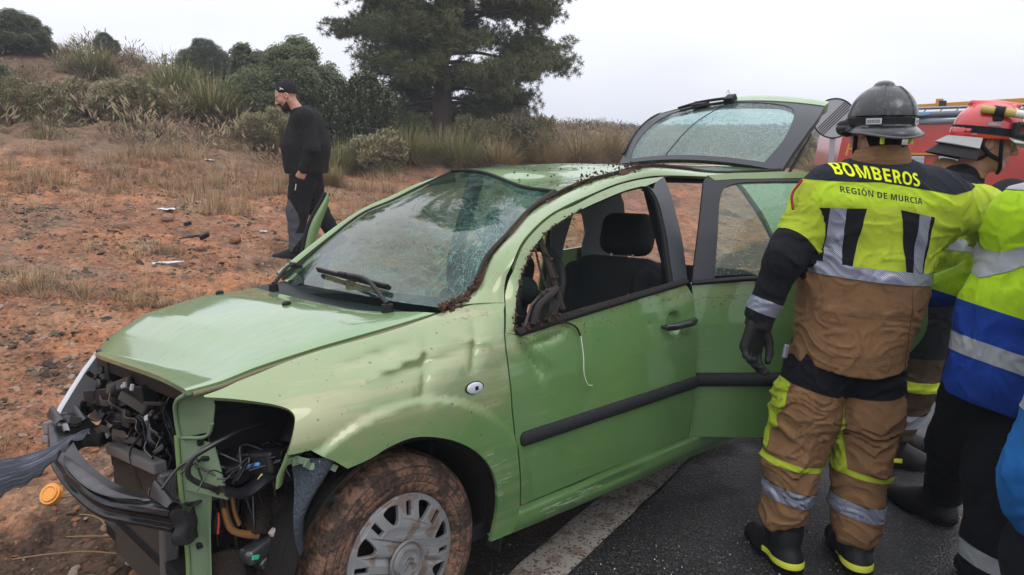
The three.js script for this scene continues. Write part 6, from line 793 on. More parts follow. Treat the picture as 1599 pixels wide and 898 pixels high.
// a boot: sole on y = 0; TOE and HEEL are ground points, ANKLE the top
const bootSDF = (heel, toe, ankle, r = 1) => { const up = (p, h) => [p[0], p[1] + h, p[2]], mid = mix3(heel, toe, 0.62), B = [[up(heel, 0.045), up(mid, 0.045), 0.043 * r, 0.047 * r], [up(mid, 0.045), up(toe, 0.04), 0.047 * r, 0.038 * r], [up(mix3(heel, toe, 0.12), 0.05), ankle, 0.05 * r, 0.058 * r], [up(mid, 0.055), mix3(up(mix3(heel, toe, 0.2), 0.1), ankle, 0.5), 0.04 * r, 0.045 * r]]; const f = bonesSDF(B, 0.03), y0 = Math.min(heel[1], toe[1]); return (x, y, z) => Math.max(f(x, y, z), y0 - y); };
const bounds = (pts, m) => [[0, 1, 2].map((k) => Math.min(...pts.map((p) => p[k])) - m), [0, 1, 2].map((k) => Math.max(...pts.map((p) => p[k])) + m)];
const meshBones = (bones, k, h, wrap = (f) => f, pad = 0.2) => { const [a, b] = bounds(bones.flatMap((q) => [q[0], q[1]]), pad); return nets(wrap(bonesSDF(bones, k)), a, b, h); };
const boots = (pairs, parent, h = 0.008, stripe = true) => pairs.forEach(([heel, toe, ankle]) => {
  const [a, b] = bounds([heel, toe, ankle], 0.1), g = nets(bootSDF(heel, toe, ankle, 0.95), a, b, h), y0 = Math.min(heel[1], toe[1]), [sole, up] = cut(g, (x, y) => y0 + 0.028 - y), [st, rest] = stripe ? zone(up, [(x, y) => y - y0 - 0.040, (x, y) => y0 + 0.062 - y, (x, y, z) => lerp(heel[2], toe[2], 0.42) - z]) : [null, up];
  const m = mesh('boot', rest, M.leather, parent); mesh('sole', grow(sole, 0.004), rubber, m); if (st) mesh('boot_stripe', grow(st, 0.0025), M.yellow, m);
});

{ // ---- the firefighter with the black helmet, seen from behind
  const ff = thing('person', 'firefighter seen from behind in black helmet, lime and tan jacket and brown trousers', 'person', [1.12, 0, -2.66], Math.PI);
  const shL = [0.070, 1.315, 0.075], elL = [0.195, 1.13, -0.005], wrL = [0.262, 0.945, -0.005], shR = [-0.42, 1.305, 0.10], elR = [-0.66, 1.285, 0.33], wrR = [-0.80, 1.16, 0.52], hd = [-0.155, 1.575, 0.125];
  // body
  const inner = [[[-0.08, 0.78, 0.05], [-0.13, 1.1, 0.06], 0.14, 0.14, 0.7], [[-0.13, 1.1, 0.06], [-0.16, 1.3, 0.08], 0.15, 0.15, 0.7], [[-0.155, 1.36, 0.09], [-0.155, 1.5, 0.11], 0.06, 0.055], [shL, elL, 0.05, 0.045], [elL, wrL, 0.045, 0.03], [shR, elR, 0.05, 0.045], [elR, wrR, 0.045, 0.03], [[0, 0.75, 0.05], [0.1, 0.42, 0.05], 0.08, 0.055], [[0.1, 0.42, 0.05], [0.125, 0.1, 0.0], 0.055, 0.04], [[-0.16, 0.73, 0.05], [-0.155, 0.38, 0.05], 0.08, 0.055], [[-0.155, 0.38, 0.05], [-0.127, 0.09, -0.01], 0.055, 0.04]];
  const [hair, skinHead] = zone(headRaw, [(x, y, z) => -0.012 - z + 0.25 * y, (x, y) => y + 0.088, (x, y, z) => 0.068 - Math.abs(x) + 0.3 * Math.max(0, y)]).map((g) => xf(g, hd, [0.18, 0.28, 0.04]));
  mesh('body', [meshBones(inner, 0.05, 0.018), skinHead, aim(hand(0.7, 0, 0.5), wrR, [-0.86, 1.1, 0.6], 0)], skinMat, ff);
  mesh('hair', grow(hair, 0.004), std([0.018, 0.013, 0.010], 0.9, { bumpMap: withRepeat(T.fine, 40), bumpScale: 0.004 }), ff);
  // jacket
  const JT = [[[-0.072, 0.78, 0.045], [-0.112, 1.05, 0.055], 0.198, 0.192, 0.80], [[-0.112, 1.05, 0.055], [-0.145, 1.22, 0.07], 0.192, 0.205, 0.68], [[-0.05, 1.29, 0.075], [-0.27, 1.285, 0.085], 0.125, 0.125, 0.95], [[0.035, 1.315, 0.075], [-0.38, 1.305, 0.09], 0.085, 0.087, 1], [[0.02, 1.362, 0.078], [-0.325, 1.350, 0.09], 0.075, 0.075, 1], [[-0.155, 1.40, 0.09], [-0.155, 1.43, 0.10], 0.085, 0.075, 1]];
  const arms = [[shL, elL, 0.078, 0.063, 1, 0.045], [elL, wrL, 0.062, 0.046, 1, 0.03], [shR, elR, 0.092, 0.080, 1, 0.05], [elR, wrR, 0.078, 0.062, 1, 0.03]];
  const torso = bonesSDF(JT, 0.09), armF = bonesSDF(arms, 0.03), foldT = folds((x, y, z) => smin(torso(x, y, z), armF(x, y, z), 0.04), 0.0095, 6, 12, 6, 3);
  const jf = (x, y, z) => { const hem = 0.775 - 0.10 * (x + 0.08) * -0.5 - 0.03 * Math.exp(-Math.pow((x + 0.08) / 0.15, 2)); return Math.max(foldT(x, y, z), hem - y, y - 1.475 - 0.2 * (z - 0.1)); };
  const [lo, hi] = [[-0.95, 0.70, -0.2], [0.38, 1.52, 0.68]], jack = nets(jf, lo, hi, 0.0078);
  const armT = (a, b) => (x, y, z) => { const u = V(b).sub(V(a)); return (u.x * (x - a[0]) + u.y * (y - a[1]) + u.z * (z - a[2])) / u.lengthSq(); };
  const tU = armT(shL, elL), tF = armT(elL, wrL), onArmL = (x, y, z) => x - (0.135 + 0.10 * clamp((1.33 - y) * 1.2)) * 1 + 0.035;
  let [sleeve, rest] = cut(jack, (x, y, z) => armF(x, y, z) < torso(x, y, z) + 0.012 && x > 0 ? 0.02 : Math.max(-0.02, (x > 0 ? torso(x, y, z) + 0.012 - armF(x, y, z) : -0.02)));
  let [foreZone, sleeveTop] = cut(sleeve, (x, y, z) => tU(x, y, z) - 0.62 + 1.2 * (x - 0.16) * 0.5);
  let [band, fore] = zone(foreZone, [(x, y, z) => tF(x, y, z) - 0.70, (x, y, z) => 0.94 - tF(x, y, z)]);
  const jk = new THREE.Group(); jk.name = 'jacket'; ff.add(jk);
  mesh('sleeve', sleeveTop, M.lime, jk); mesh('dark_forearm', grow(fore, 0.001), M.navy, jk); mesh('reflective_band', grow(band, 0.003), M.refl, jk);
  const b1 = rest; mesh('collar', sheet((u, v) => { const a = u * Math.PI * 2, r = lerp(0.092, 0.082, v) + 0.006 * Math.sin(v * 3.1); return [-0.155 + Math.sin(a) * r * 1.08, lerp(1.435, 1.505, v) - 0.02 * Math.cos(a) - 0.04 * (Math.cos(a) > 0 ? Math.cos(a) * v : 0), 0.10 + Math.cos(a) * r]; }, { n: 32, m: 6, thick: 0.008, out: [0, 0, -1] }), M.tan, jk);
  let [lowTan, b2] = cut(b1, (x, y) => 1.082 + 0.108 * (x + 0.05) - y); const seamF = (f, w) => [(x, y, z) => f(x, y, z) + w, (x, y, z) => w - f(x, y, z)]; for (const [f, w] of [[(x, y) => y - 0.965 - 0.09 * (x + 0.05), 0.004], [(x, y) => y - 0.845 - 0.05 * (x + 0.08) + 0.028 * Math.exp(-Math.pow((x + 0.08) / 0.15, 2)), 0.003], [(x, y) => y - 0.815 - 0.05 * (x + 0.08) + 0.028 * Math.exp(-Math.pow((x + 0.08) / 0.15, 2)), 0.003], [(x, y, z) => z > 0.02 ? 1 : x - 0.055 - 0.1 * (y - 0.9), 0.003], [(x, y, z) => z > 0.02 ? 1 : x + 0.225 - 0.1 * (y - 0.9), 0.003]]) { const [sm, rs] = zone(lowTan, seamF(f, w)); lowTan = rs; mesh('seam', grow(sm, 0.0022), M.brown, jk, 'stuff'); } mesh('lower_panel', lowTan, M.brown, jk);
  let [wband, b3] = cut(b2, (x, y) => 1.124 + 0.108 * (x + 0.05) - y); mesh('reflective_band', grow(wband, 0.004), M.refl, jk);
  const yl = (x, y, z) => y - (1.402 + 0.165 * (x + 0.104) * (x < -0.104 ? 1 : 0.1)) + 0.28 * sstep(0.0, 0.2, z - 0.06) * 0 + (x > 0.02 ? -(x - 0.02) * 0.04 : 0) + (x < -0.36 ? -(x + 0.36) * -0.35 : 0);
  let [yoke, b4] = cut(b3, yl); const [yokeBack, yokeFront] = cut(yoke, (x, y, z) => 0.12 - z); mesh('shoulder_yoke', yokeFront, M.navy, jk);
  const txt = (lines, w, h) => canvasTex(w, h, (c) => { c.fillStyle = '#0c0d12'; c.fillRect(0, 0, w, h); lines(c); });
  const bx = (U0, U1, V0, V1) => (g) => { const p = g.attributes.position, u = g.attributes.uv; for (let i = 0; i < p.count; i++) u.setXY(i, (U0 - p.getX(i)) / (U0 - U1), (p.getY(i) + 0.15 * (p.getX(i) + 0.09) * -1 - V0) / (V1 - V0)); return g; };
  mesh('lettered_yoke', grow(bx(0.20, -0.52, 1.36, 1.50)(yokeBack), 0.002), std([1, 1, 1], 0.85, { map: canvasTex(1440, 280, (c, w, h) => { c.fillStyle = '#1d2029'; c.fillRect(0, 0, w, h); c.fillStyle = '#d8e61e'; c.font = 'bold 116px sans-serif'; c.textAlign = 'center'; c.save(); c.translate(590, 183); c.scale(0.86, 1); c.fillText('BOMBEROS', 0, 0); c.restore(); }), ...clothBump(7, 0.001) }), jk);
  // dark slanting panels with reflective strips on the back
  const edge = (a, b) => { const nx = -(b[1] - a[1]), ny = b[0] - a[0], l = Math.hypot(nx, ny); return (x, y) => (nx * (x - a[0]) + ny * (y - a[1])) / l; }, inside = (q) => q.map((p, i) => edge(p, q[(i + 1) % q.length])).concat([(x, y, z) => 0.03 - z]);
  const quad = (a, b, c, d) => inside([a, b, c, d].reverse());
  let cur = b4; for (const [P, S] of [[[[0.093, 1.318], [-0.047, 1.318], [0.003, 1.08], [0.085, 1.08]], [[0.060, 1.318], [0.014, 1.318], [0.024, 1.08], [0.070, 1.08]]], [[[-0.158, 1.314], [-0.278, 1.288], [-0.244, 1.06], [-0.190, 1.06]], [[-0.219, 1.301], [-0.262, 1.291], [-0.240, 1.06], [-0.204, 1.06]]]]) {
    const oriented = (q) => { const f = quad(...q), c = [q.reduce((s, p) => s + p[0], 0) / 4, q.reduce((s, p) => s + p[1], 0) / 4]; return f[0](c[0], c[1], -1) > 0 ? f : inside(q); };
    const [pn, rs] = zone(cur, oriented(P)); cur = rs; const [stp, dk] = zone(pn, oriented(S)); mesh('back_panel', grow(dk, 0.0015), M.navy, jk); mesh('reflective_strip', grow(stp, 0.003), M.refl, jk);
  }
  const [printed, lime] = zone(cur, [(x, y) => y - 1.325, (x, y, z) => 0.0 - z, (x) => x + 0.335, (x) => 0.14 - x]);
  mesh('jacket_body', lime, M.lime, jk);
  mesh('lettered_panel', bx(0.145, -0.34, 1.315, 1.415)(printed), std([1, 1, 1], 0.85, { map: canvasTex(1455, 300, (c, w, h) => { c.fillStyle = '#aac52f'; c.fillRect(0, 0, w, h); const R = rng(4);  c.fillStyle = '#20232c'; c.font = 'bold 82px sans-serif'; c.textAlign = 'center'; c.save(); c.translate(735, 188); c.scale(1.02, 1); c.fillText('REGIÓN DE MURCIA', 0, 0); c.restore(); }), ...clothBump(5, 0.001) }), jk);
  
  mesh('belt_strap', [box(0.022, 0.05, 0.012, [0.165, 0.815, 0.0], [0, 0.5, 0.2])], M.refl, jk); mesh('collar_piping', [tube([[0.125, 1.405, 0.06], [0.165, 1.36, 0.03], [0.17, 1.31, 0.0]], 0.005, 5)], std([0.20, 0.02, 0.025], 0.8), jk);
  // trousers
  const legs = [[[0.010, 0.79, 0.05], [0.055, 0.60, 0.05], 0.115, 0.118, 1, 0.03], [[0.055, 0.60, 0.05], [0.10, 0.40, 0.045], 0.118, 0.100, 1, 0.03], [[0.10, 0.40, 0.045], [0.128, 0.20, 0.015], 0.098, 0.080, 1, 0.03], [[-0.155, 0.78, 0.05], [-0.165, 0.58, 0.05], 0.115, 0.116, 1, 0.03], [[-0.165, 0.58, 0.05], [-0.155, 0.37, 0.045], 0.116, 0.100, 1, 0.03], [[-0.155, 0.37, 0.045], [-0.128, 0.16, 0.0], 0.098, 0.082, 1, 0.03]];
  const lf = folds(bonesSDF(legs, 0.03), 0.0165, 5, 17, 5, 12), tr = nets((x, y, z) => Math.max(lf(x, y, z), (x > -0.02 ? 0.165 : 0.125) - y - 0.25 * (z - 0.02) * -1, y - 0.88), [-0.33, 0.10, -0.14], [0.24, 0.92, 0.22], 0.0080);
  const tg = new THREE.Group(); tg.name = 'trousers'; ff.add(tg), 0; const L = (x) => x > -0.035;
  let [seat, t1] = cut(tr, (x, y, z) => y - (L(x) ? 0.665 + 0.55 * Math.max(0, x - 0.0) * 0.5 : 0.655 - 0.02 * (x + 0.15))); mesh('dark_seat', seat, M.navy, tg);
  const kn = (x) => L(x) ? 0.398 + 0.20 * (x - 0.09) : 0.362 + 0.20 * (x + 0.155); let [kneeBand, t2] = zone(t1, [(x, y, z) => y - kn(x) + 0.012 - 0.3 * (0.05 - z) * 0.1, (x, y, z) => kn(x) + 0.012 - y]); mesh('lime_band', grow(kneeBand, 0.002), M.lime, tg);
  const rb = (x) => L(x) ? 0.286 + 0.28 * (x - 0.11) : 0.236 + 0.22 * (x + 0.14); let [refB, t3] = zone(t2, [(x, y) => y - rb(x) + 0.027, (x, y) => rb(x) + 0.027 - y]); mesh('reflective_band', grow(refB, 0.004), M.refl, tg);
  let [side, t4] = zone(t3, [(x, y) => y - kn(x), (x, y, z) => L(x) ? (x - 0.055 - (0.6 - y) * 0.23) - 0.112 - 0.02 * (0.05 - z) : (x + 0.162 - (0.6 - y) * 0.04) - 0.090 - 0.18 * (y - 0.45)]); mesh('lime_stripe', grow(side, 0.0015), M.lime, tg);
  mesh('legs', t4, M.brown, tg);
  mesh('gaiter', meshBones([[[0.122, 0.27, 0.02], [0.125, 0.12, 0.005], 0.073, 0.066]], 0.02, 0.011), M.navy, ff); mesh('gaiter', [meshBones([[[-0.132, 0.22, 0.01], [-0.127, 0.09, -0.01], 0.075, 0.066]], 0.02, 0.011)], M.navy, ff);
  boots([[[0.115, 0, -0.06], [0.175, 0, 0.19], [0.125, 0.17, 0.0]], [[-0.123, 0, -0.075], [-0.135, 0, 0.18], [-0.127, 0.15, -0.015]]], ff);
  const gl = mesh('glove', [aim(hand(0.55, 0.02, 0.5, 1.25), [0.265, 0.935, -0.005], [0.300, 0.80, -0.02], -2.55), tube([[0.258, 0.955, -0.005], [0.268, 0.905, -0.006]], 0.047, 12), tube([[0.268, 0.91, -0.006], [0.27, 0.895, -0.006]], 0.036, 12)], M.leather, ff);
  // helmet
  const hc = [-0.155, 1.612, 0.115], HF = (x, y, z) => { const q = [x - hc[0], y - hc[1], z - hc[2]], a = Math.abs(q[0]), az = Math.atan2(a, -q[2]); let d = ell(q[0], q[1], q[2], [0, 0, 0], [0.116, 0.132, 0.150]); d = Math.max(d, -0.022 - q[1]);
    // raised facets between sharp ridges, a crown vent and a flared rear rim
    const plate = (a0, a1, y0, y1, e) => Math.max(ell(q[0], q[1], q[2], [0, 0, 0], [0.116 + e, 0.132 + e, 0.150 + e]), (az - a1) * 0.1, (a0 - az) * 0.1, q[1] - y1, y0 - q[1]);
    d = Math.min(d, plate(-1, 0.36, 0.012, 0.119, 0.006), plate(0.50, 1.25, 0.012, 0.112, 0.007), plate(0.36, 0.50, 0.012, 0.124, 0.011));
    d = smin(d, ell(q[0], q[1], q[2], [0, 0.128, -0.005], [0.034, 0.020, 0.05]), 0.006);
    const flare = Math.max(ell(q[0], q[1] * 1, q[2], [0, -0.062, -0.022], [0.133, 0.062, 0.165]), q[1] + 0.010, -0.060 - q[1] + 0.10 * (q[2] + 0.14), -ell(q[0], q[1], q[2], [0, -0.075, 0.0], [0.116, 0.080, 0.138]));
    d = smin(d, flare, 0.008); d = smin(d, cap(a, q[1], q[2], [0.112, -0.03, 0.04], [0.126, -0.03, 0.04], 0.034, 0.028), 0.008); return d; };
  const hel = nets(HF, [hc[0] - 0.19, hc[1] - 0.13, hc[2] - 0.22], [hc[0] + 0.19, hc[1] + 0.18, hc[2] + 0.19], 0.0042), hm = phys([1, 1, 1], 0.30, { specularIntensity: 0.9, clearcoat: 0.25, clearcoatRoughness: 0.2, map: dataTex(512, 512, tile(512, (i, j, n) => { const k = sstep(0.60, 0.74, n(12, 5)) * 0.6 + sstep(0.66, 0.7, n(60, 3)) * 0.5; return mix3([0.10, 0.104, 0.118], [0.34, 0.34, 0.35], k); }), { srgb: true }), bumpMap: withRepeat(T.fine, 2), bumpScale: 0.0006 });
  const helm = new THREE.Group(); helm.name = 'helmet'; ff.add(helm); helm.scale.setScalar(0.9); helm.position.set(hc[0] * 0.1, hc[1] * 0.1 - 0.004, hc[2] * 0.1); const [hb, hrest] = zone(hel, [(x, y) => y - hc[1] + 0.018, (x, y) => hc[1] + 0.006 - y, (x, y, z) => hc[2] + 0.06 - z]);
  mesh('shell', hrest, hm, helm); mesh('shell_band', grow(hb, 0.002), std([0.012, 0.012, 0.014], 0.7), helm);
  const onH = (ang, y, e) => { const r = Math.sqrt(Math.max(0, 1 - (y / 0.138) ** 2)); return [hc[0] + Math.sin(ang) * (0.118 * r + e), hc[1] + y, hc[2] - Math.cos(ang) * (0.152 * r + e)]; };
  for (const s of [0.72, -0.78]) mesh('helmet_label', sheet((u, v) => onH(s + lerp(-0.21, 0.21, u), lerp(-0.018, 0.004, v), 0.005), { n: 8, thick: 0.001, out: [Math.sin(s), 0, -Math.cos(s)], uv: (u, v) => [1 - u, v] }), std([1, 1, 1], 0.4, { map: canvasTex(256, 64, (c, w, h) => { c.fillStyle = '#b9bcc0'; c.fillRect(0, 0, w, h); c.fillStyle = '#23252b'; for (let i = 0; i < 6; i++) c.fillRect(22 + i * 36, 16, 26, 32); c.fillStyle = '#b9bcc0'; for (let i = 0; i < 6; i++) c.fillRect(29 + i * 36, 24, 10, 16); }) }), helm);
  mesh('helmet_knob', [ball(0.013, [hc[0] + 0.048, hc[1] - 0.058, hc[2] - 0.135]), cyl(0.008, 0.008, 0.04, [hc[0] + 0.048, hc[1] - 0.07, hc[2] - 0.128])], M.yellow, helm); mesh('helmet_knob', [ball(0.013, [hc[0] - 0.062, hc[1] - 0.060, hc[2] - 0.125]), cyl(0.008, 0.008, 0.04, [hc[0] - 0.062, hc[1] - 0.07, hc[2] - 0.118])], M.yellow, helm);
  mesh('helmet_rim', [tube(Array.from({ length: 15 }, (_, i) => { const a = lerp(-1.35, 1.35, i / 14); return [hc[0] + Math.sin(a) * 0.130, hc[1] - 0.058 - 0.010 * Math.cos(a * 2.2), hc[2] - 0.030 - Math.cos(a) * 0.155]; }), 0.005, 6)], std([0.11, 0.11, 0.12], 0.5), helm);
  mesh('chin_strap', [tube([[hc[0] + 0.10, hc[1] - 0.06, hc[2] - 0.02], [hc[0] + 0.088, hc[1] - 0.12, hc[2] + 0.01], [hc[0] + 0.05, hc[1] - 0.17, hc[2] + 0.06], [hc[0], hc[1] - 0.185, hc[2] + 0.08]], 0.009, 6), tube([[hc[0] + 0.085, hc[1] - 0.12, hc[2] + 0.0], [hc[0] + 0.05, hc[1] - 0.105, hc[2] - 0.085], [hc[0] - 0.04, hc[1] - 0.10, hc[2] - 0.095], [hc[0] - 0.095, hc[1] - 0.10, hc[2] - 0.02]], 0.008, 6)], M.navy, helm);
}
{ // ---- the man in black walking away to the left
  const p = thing('person', 'bearded man in black sweatshirt, dark trousers and knitted cap walking across the dirt', 'person', [-2.2, height(-2.2, -7.8) - 0.005, -7.8], -Math.PI / 2 + 0.12);
  const hd = [0, 1.595, -0.02], sh = [0.19, 1.385, -0.21], el = [0.235, 1.10, -0.27], wr = [0.205, 0.905, -0.185], shR = [-0.19, 1.385, -0.20], elR = [-0.23, 1.10, -0.22], wrR = [-0.20, 0.92, -0.06];
  const beardF = (x, y, z) => { const a = Math.abs(x); return Math.max(Math.min(-0.084 - y + 0.35 * Math.max(0, 0.05 - z) + 0.5 * Math.max(0, a - 0.03), y + 0.15, z - 0.012), Math.min(0.008 - Math.abs(y + 0.052), 0.026 - a, z - 0.06), Math.min(0.010 - Math.abs(a - 0.030), -0.045 - y, y + 0.12, z - 0.05)); };
  const [beard, sk] = zone(headRaw, [beardF]).map((g) => xf(g, hd, [0.38, 0.05, 0], 1.02));
  mesh('body', [sk, meshBones([[[0, 0.85, -0.16], [0, 1.3, -0.19], 0.13, 0.14, 0.8], [[0, 1.35, -0.18], [0, 1.5, -0.08], 0.06, 0.055], [sh, el, 0.045, 0.04], [el, wr, 0.04, 0.028], [shR, elR, 0.045, 0.04], [elR, wrR, 0.04, 0.028], [[0.08, 0.85, -0.16], [0.1, 0.48, -0.06], 0.075, 0.055], [[0.1, 0.48, -0.06], [0.1, 0.1, -0.04], 0.05, 0.035], [[-0.08, 0.85, -0.17], [-0.1, 0.5, -0.27], 0.075, 0.055], [[-0.1, 0.5, -0.25], [-0.1, 0.2, -0.43], 0.05, 0.035]], 0.05, 0.02), aim(hand(1.15, 0, 0.8, 1.05, 0.0045), wr, [0.19, 0.80, -0.13], -1.5), aim(hand(0.8, 0, 0.6, 1.05, 0.0045), wrR, [-0.19, 0.82, 0.0], 1.5)], skinMat, p);
  mesh('beard', grow(beard, 0.004), std([0.05, 0.032, 0.024], 0.95, { bumpMap: withRepeat(T.fine, 40), bumpScale: 0.004 }), p); mesh('eye', eyeParts().map((g) => xf(g, hd, [0.38, 0.05, 0], 1.02)), std([0.6, 0.58, 0.55], 0.3), p, 'stuff'); mesh('iris', iris().map((g) => xf(g, hd, [0.38, 0.05, 0], 1.02)), std([0.03, 0.018, 0.01], 0.3), p, 'stuff');
  const capF = (x, y, z) => Math.max(ell(x, y, z, [0, hd[1] + 0.048, hd[2] - 0.006], [0.088, 0.108, 0.102]), hd[1] + 0.022 - y + 0.02 * (z - hd[2])); const knit = nets(capF, [-0.13, 1.55, -0.17], [0.13, 1.78, 0.14], 0.007);
  const hat = mesh('knitted_cap', knit, std([0.024, 0.018, 0.021], 0.95, { bumpMap: withRepeat(T.weave, 40), bumpScale: 0.003 }), p);
  mesh('cap_mark', [tube([[0.089, hd[1] + 0.052, hd[2] + 0.045], [0.090, hd[1] + 0.062, hd[2] + 0.030], [0.094, hd[1] + 0.052, hd[2] + 0.012]], (t) => 0.006 - 0.003 * t, 6), tube([[0.0925, hd[1] + 0.062, hd[2] + 0.034], [0.093, hd[1] + 0.074, hd[2] + 0.044]], 0.0035, 5)], std([0.7, 0.7, 0.7], 0.6), hat);
  const top = folds(bonesSDF([[[0, 0.92, -0.175], [0, 1.12, -0.185], 0.195, 0.205, 1.12], [[0, 1.12, -0.185], [0, 1.30, -0.20], 0.205, 0.18, 1.0], [sh, shR, 0.088, 0.082, 1], [[0, 1.40, -0.17], [0, 1.47, -0.12], 0.072, 0.062], [sh, el, 0.082, 0.072, 1, 0.04], [el, wr, 0.068, 0.052, 1, 0.03], [shR, elR, 0.082, 0.072, 1, 0.04], [elR, wrR, 0.068, 0.052, 1, 0.03]], 0.08), 0.007, 8, 10, 8, 21);
  const sw = mesh('sweatshirt', nets((x, y, z) => Math.max(top(x, y, z), 0.855 - y, y - 1.475 + 0.3 * (z + 0.1)), [-0.36, 0.80, -0.48], [0.36, 1.52, 0.1], 0.011), M.blackKnit, p);
  mesh('chest_mark', [box(0.03, 0.012, 0.003, [0.05, 1.275, -0.016], [0.1, 0.2, 0.1], 0.001), box(0.008, 0.006, 0.003, [0.06, 1.288, -0.02], [0.1, 0.2, 0], 0.001)], std([0.6, 0.6, 0.6], 0.6), sw);
  const legF = folds(bonesSDF([[[0.07, 0.90, -0.165], [0.10, 0.49, -0.085], 0.132, 0.098, 1.05], [[0.10, 0.49, -0.085], [0.10, 0.12, -0.065], 0.095, 0.078, 1], [[-0.07, 0.90, -0.18], [-0.10, 0.51, -0.25], 0.128, 0.092, 1.05], [[-0.10, 0.51, -0.25], [-0.10, 0.22, -0.42], 0.09, 0.07, 1]], 0.05), 0.009, 6, 13, 6, 33);
  const tr = nets((x, y, z) => Math.max(legF(x, y, z), 0.085 - y, y - 0.93), [-0.28, 0.04, -0.62], [0.28, 0.95, 0.12], 0.0115), [dk, lt] = cut(tr, (x, y, z) => 0.02 + Math.sin(y * 9 + 1.2) * 0.05 - (z + 0.125 - (0.9 - y) * 0.12) * 0.6 + (y < 0.28 ? -0.06 : 0) + (y > 0.62 && y < 0.74 ? 0.05 : 0)); mesh('trouser_legs', dk, cloth([0.009, 0.010, 0.012]), p); mesh('trouser_panel', lt, cloth([0.085, 0.095, 0.12]), p);
  mesh('zip_pull', [tube([[0.20, 0.76, -0.10], [0.205, 0.70, -0.09]], 0.005, 5)], std([0.5, 0.5, 0.5], 0.4), p);
  const bm = cloth([0.014, 0.022, 0.030], 0.7); for (const [h, t, a] of [[[0.10, 0.01, -0.11], [0.105, 0.0, 0.15], [0.10, 0.14, -0.06]], [[-0.10, 0.14, -0.50], [-0.10, 0.02, -0.28], [-0.10, 0.25, -0.42]]]) { const [u, v] = bounds([h, t, a], 0.1), g = nets(bootSDF(h, t, a, 0.92), u, v, 0.01); const [so, up] = cut(g, (x, y, z) => { const k = clamp((z - h[2]) / (t[2] - h[2])); return lerp(h[1], t[1], k) + 0.022 - y; }); const m = mesh('trainer', up, bm, p); mesh('sole', so, rubber, m); }
}
{ // ---- the firefighter with the red helmet
  const p = thing('person', 'firefighter in red helmet with goggles and torch, looking to the right behind his colleague', 'person', [1.95, 0, -3.66], Math.PI / 2 - 0.26);
  const hd = [0.0, 1.535, 0.205], rot = [0.12, -0.10, 0];
  const shL = [0.20, 1.30, 0.06], elL = [0.26, 1.06, 0.10], wrL = [0.16, 0.98, 0.30], shR = [-0.20, 1.30, 0.05], elR = [-0.25, 1.05, 0.12], wrR = [-0.12, 0.97, 0.32];
  const head = xf(headRaw.clone(), hd, rot);
  mesh('body', [head, meshBones([[[0, 0.8, 0.03], [0, 1.25, 0.05], 0.13, 0.14, 0.7], [[0, 1.3, 0.06], [0, 1.46, 0.16], 0.06, 0.055], [shL, elL, 0.05, 0.04], [elL, wrL, 0.04, 0.03], [shR, elR, 0.05, 0.04], [elR, wrR, 0.04, 0.03], [[0.09, 0.8, 0.0], [0.1, 0.42, 0.02], 0.08, 0.05], [[0.1, 0.42, 0.02], [0.1, 0.1, -0.06], 0.05, 0.04], [[-0.09, 0.8, 0.0], [-0.11, 0.42, -0.02], 0.08, 0.05], [[-0.11, 0.42, -0.02], [-0.12, 0.1, -0.1], 0.05, 0.04]], 0.05, 0.02), aim(hand(0.9, 0, 0.5), wrL, [0.10, 0.95, 0.40], 0), aim(hand(0.9, 0, 0.5), wrR, [-0.07, 0.94, 0.42], 0)], skinMat, p);
  mesh('eye', eyeParts().map((g) => xf(g, hd, rot)), std([0.62, 0.6, 0.57], 0.3), p, 'stuff'); mesh('iris', iris().map((g) => xf(g, hd, rot)), std([0.04, 0.025, 0.015], 0.3), p, 'stuff');
  mesh('eyebrow', [-1, 1].map((s) => xf(tube([[s * 0.016, 0.026, 0.102], [s * 0.034, 0.032, 0.093], [s * 0.048, 0.026, 0.078]], 0.0045, 6), hd, rot)), std([0.03, 0.022, 0.016], 0.9), p, 'stuff');
  const at = (x, y, z) => { const v = new THREE.Vector3(x, y, z).applyEuler(new THREE.Euler(...rot)); return [hd[0] + v.x, hd[1] + v.y, hd[2] + v.z]; }, helm = new THREE.Group(); helm.name = 'helmet'; p.add(helm); const HM = (g) => xf(g, hd, rot);
  const HF = (x, y, z) => { const a = Math.abs(x); let d = ell(x, y, z, [0, 0.058, -0.005], [0.120, 0.122, 0.148]); d = Math.max(d, 0.022 - y + 0.10 * (z + 0.05)); d = smin(d, Math.max(ell(x, y, z, [0, 0.03, -0.01], [0.124, 0.085, 0.152]), 0.012 - y + 0.06 * z, y - 0.05), 0.01); d = smin(d, cap(a, y, z, [0.018, 0.17, 0.08], [0.018, 0.165, -0.10], 0.012, 0.012), 0.02); for (let k = 0; k < 4; k++) d = Math.max(d, -cap(a, y, z, [0.066, 0.158 - 0.004 * k, 0.06 - k * 0.038], [0.078, 0.150 - 0.004 * k, 0.062 - k * 0.038], 0.006, 0.006)); return d; };
  const shell = HM(nets(HF, [-0.15, -0.02, -0.18], [0.15, 0.20, 0.17], 0.0052)); mesh('shell', shell, phys([0.50, 0.018, 0.018], 0.32, { clearcoat: 0.8, clearcoatRoughness: 0.15, bumpMap: withRepeat(T.blotch, 6), bumpScale: 0.001 }), helm);
  mesh('neck_flap', HM(sheet((u, v) => { const a = lerp(-1.35, 1.35, u) + Math.PI, r = 0.128 + 0.075 * v * 0.6; return [Math.sin(a) * r, 0.012 - 0.085 * v * 0.6 - 0.02 * Math.cos(a) * v, -0.01 + Math.cos(a) * (r + 0.03)]; }, { n: 24, m: 8, thick: 0.006, out: [0, 1, -1] })), std([0.36, 0.37, 0.36], 0.7, clothBump(20)), helm);
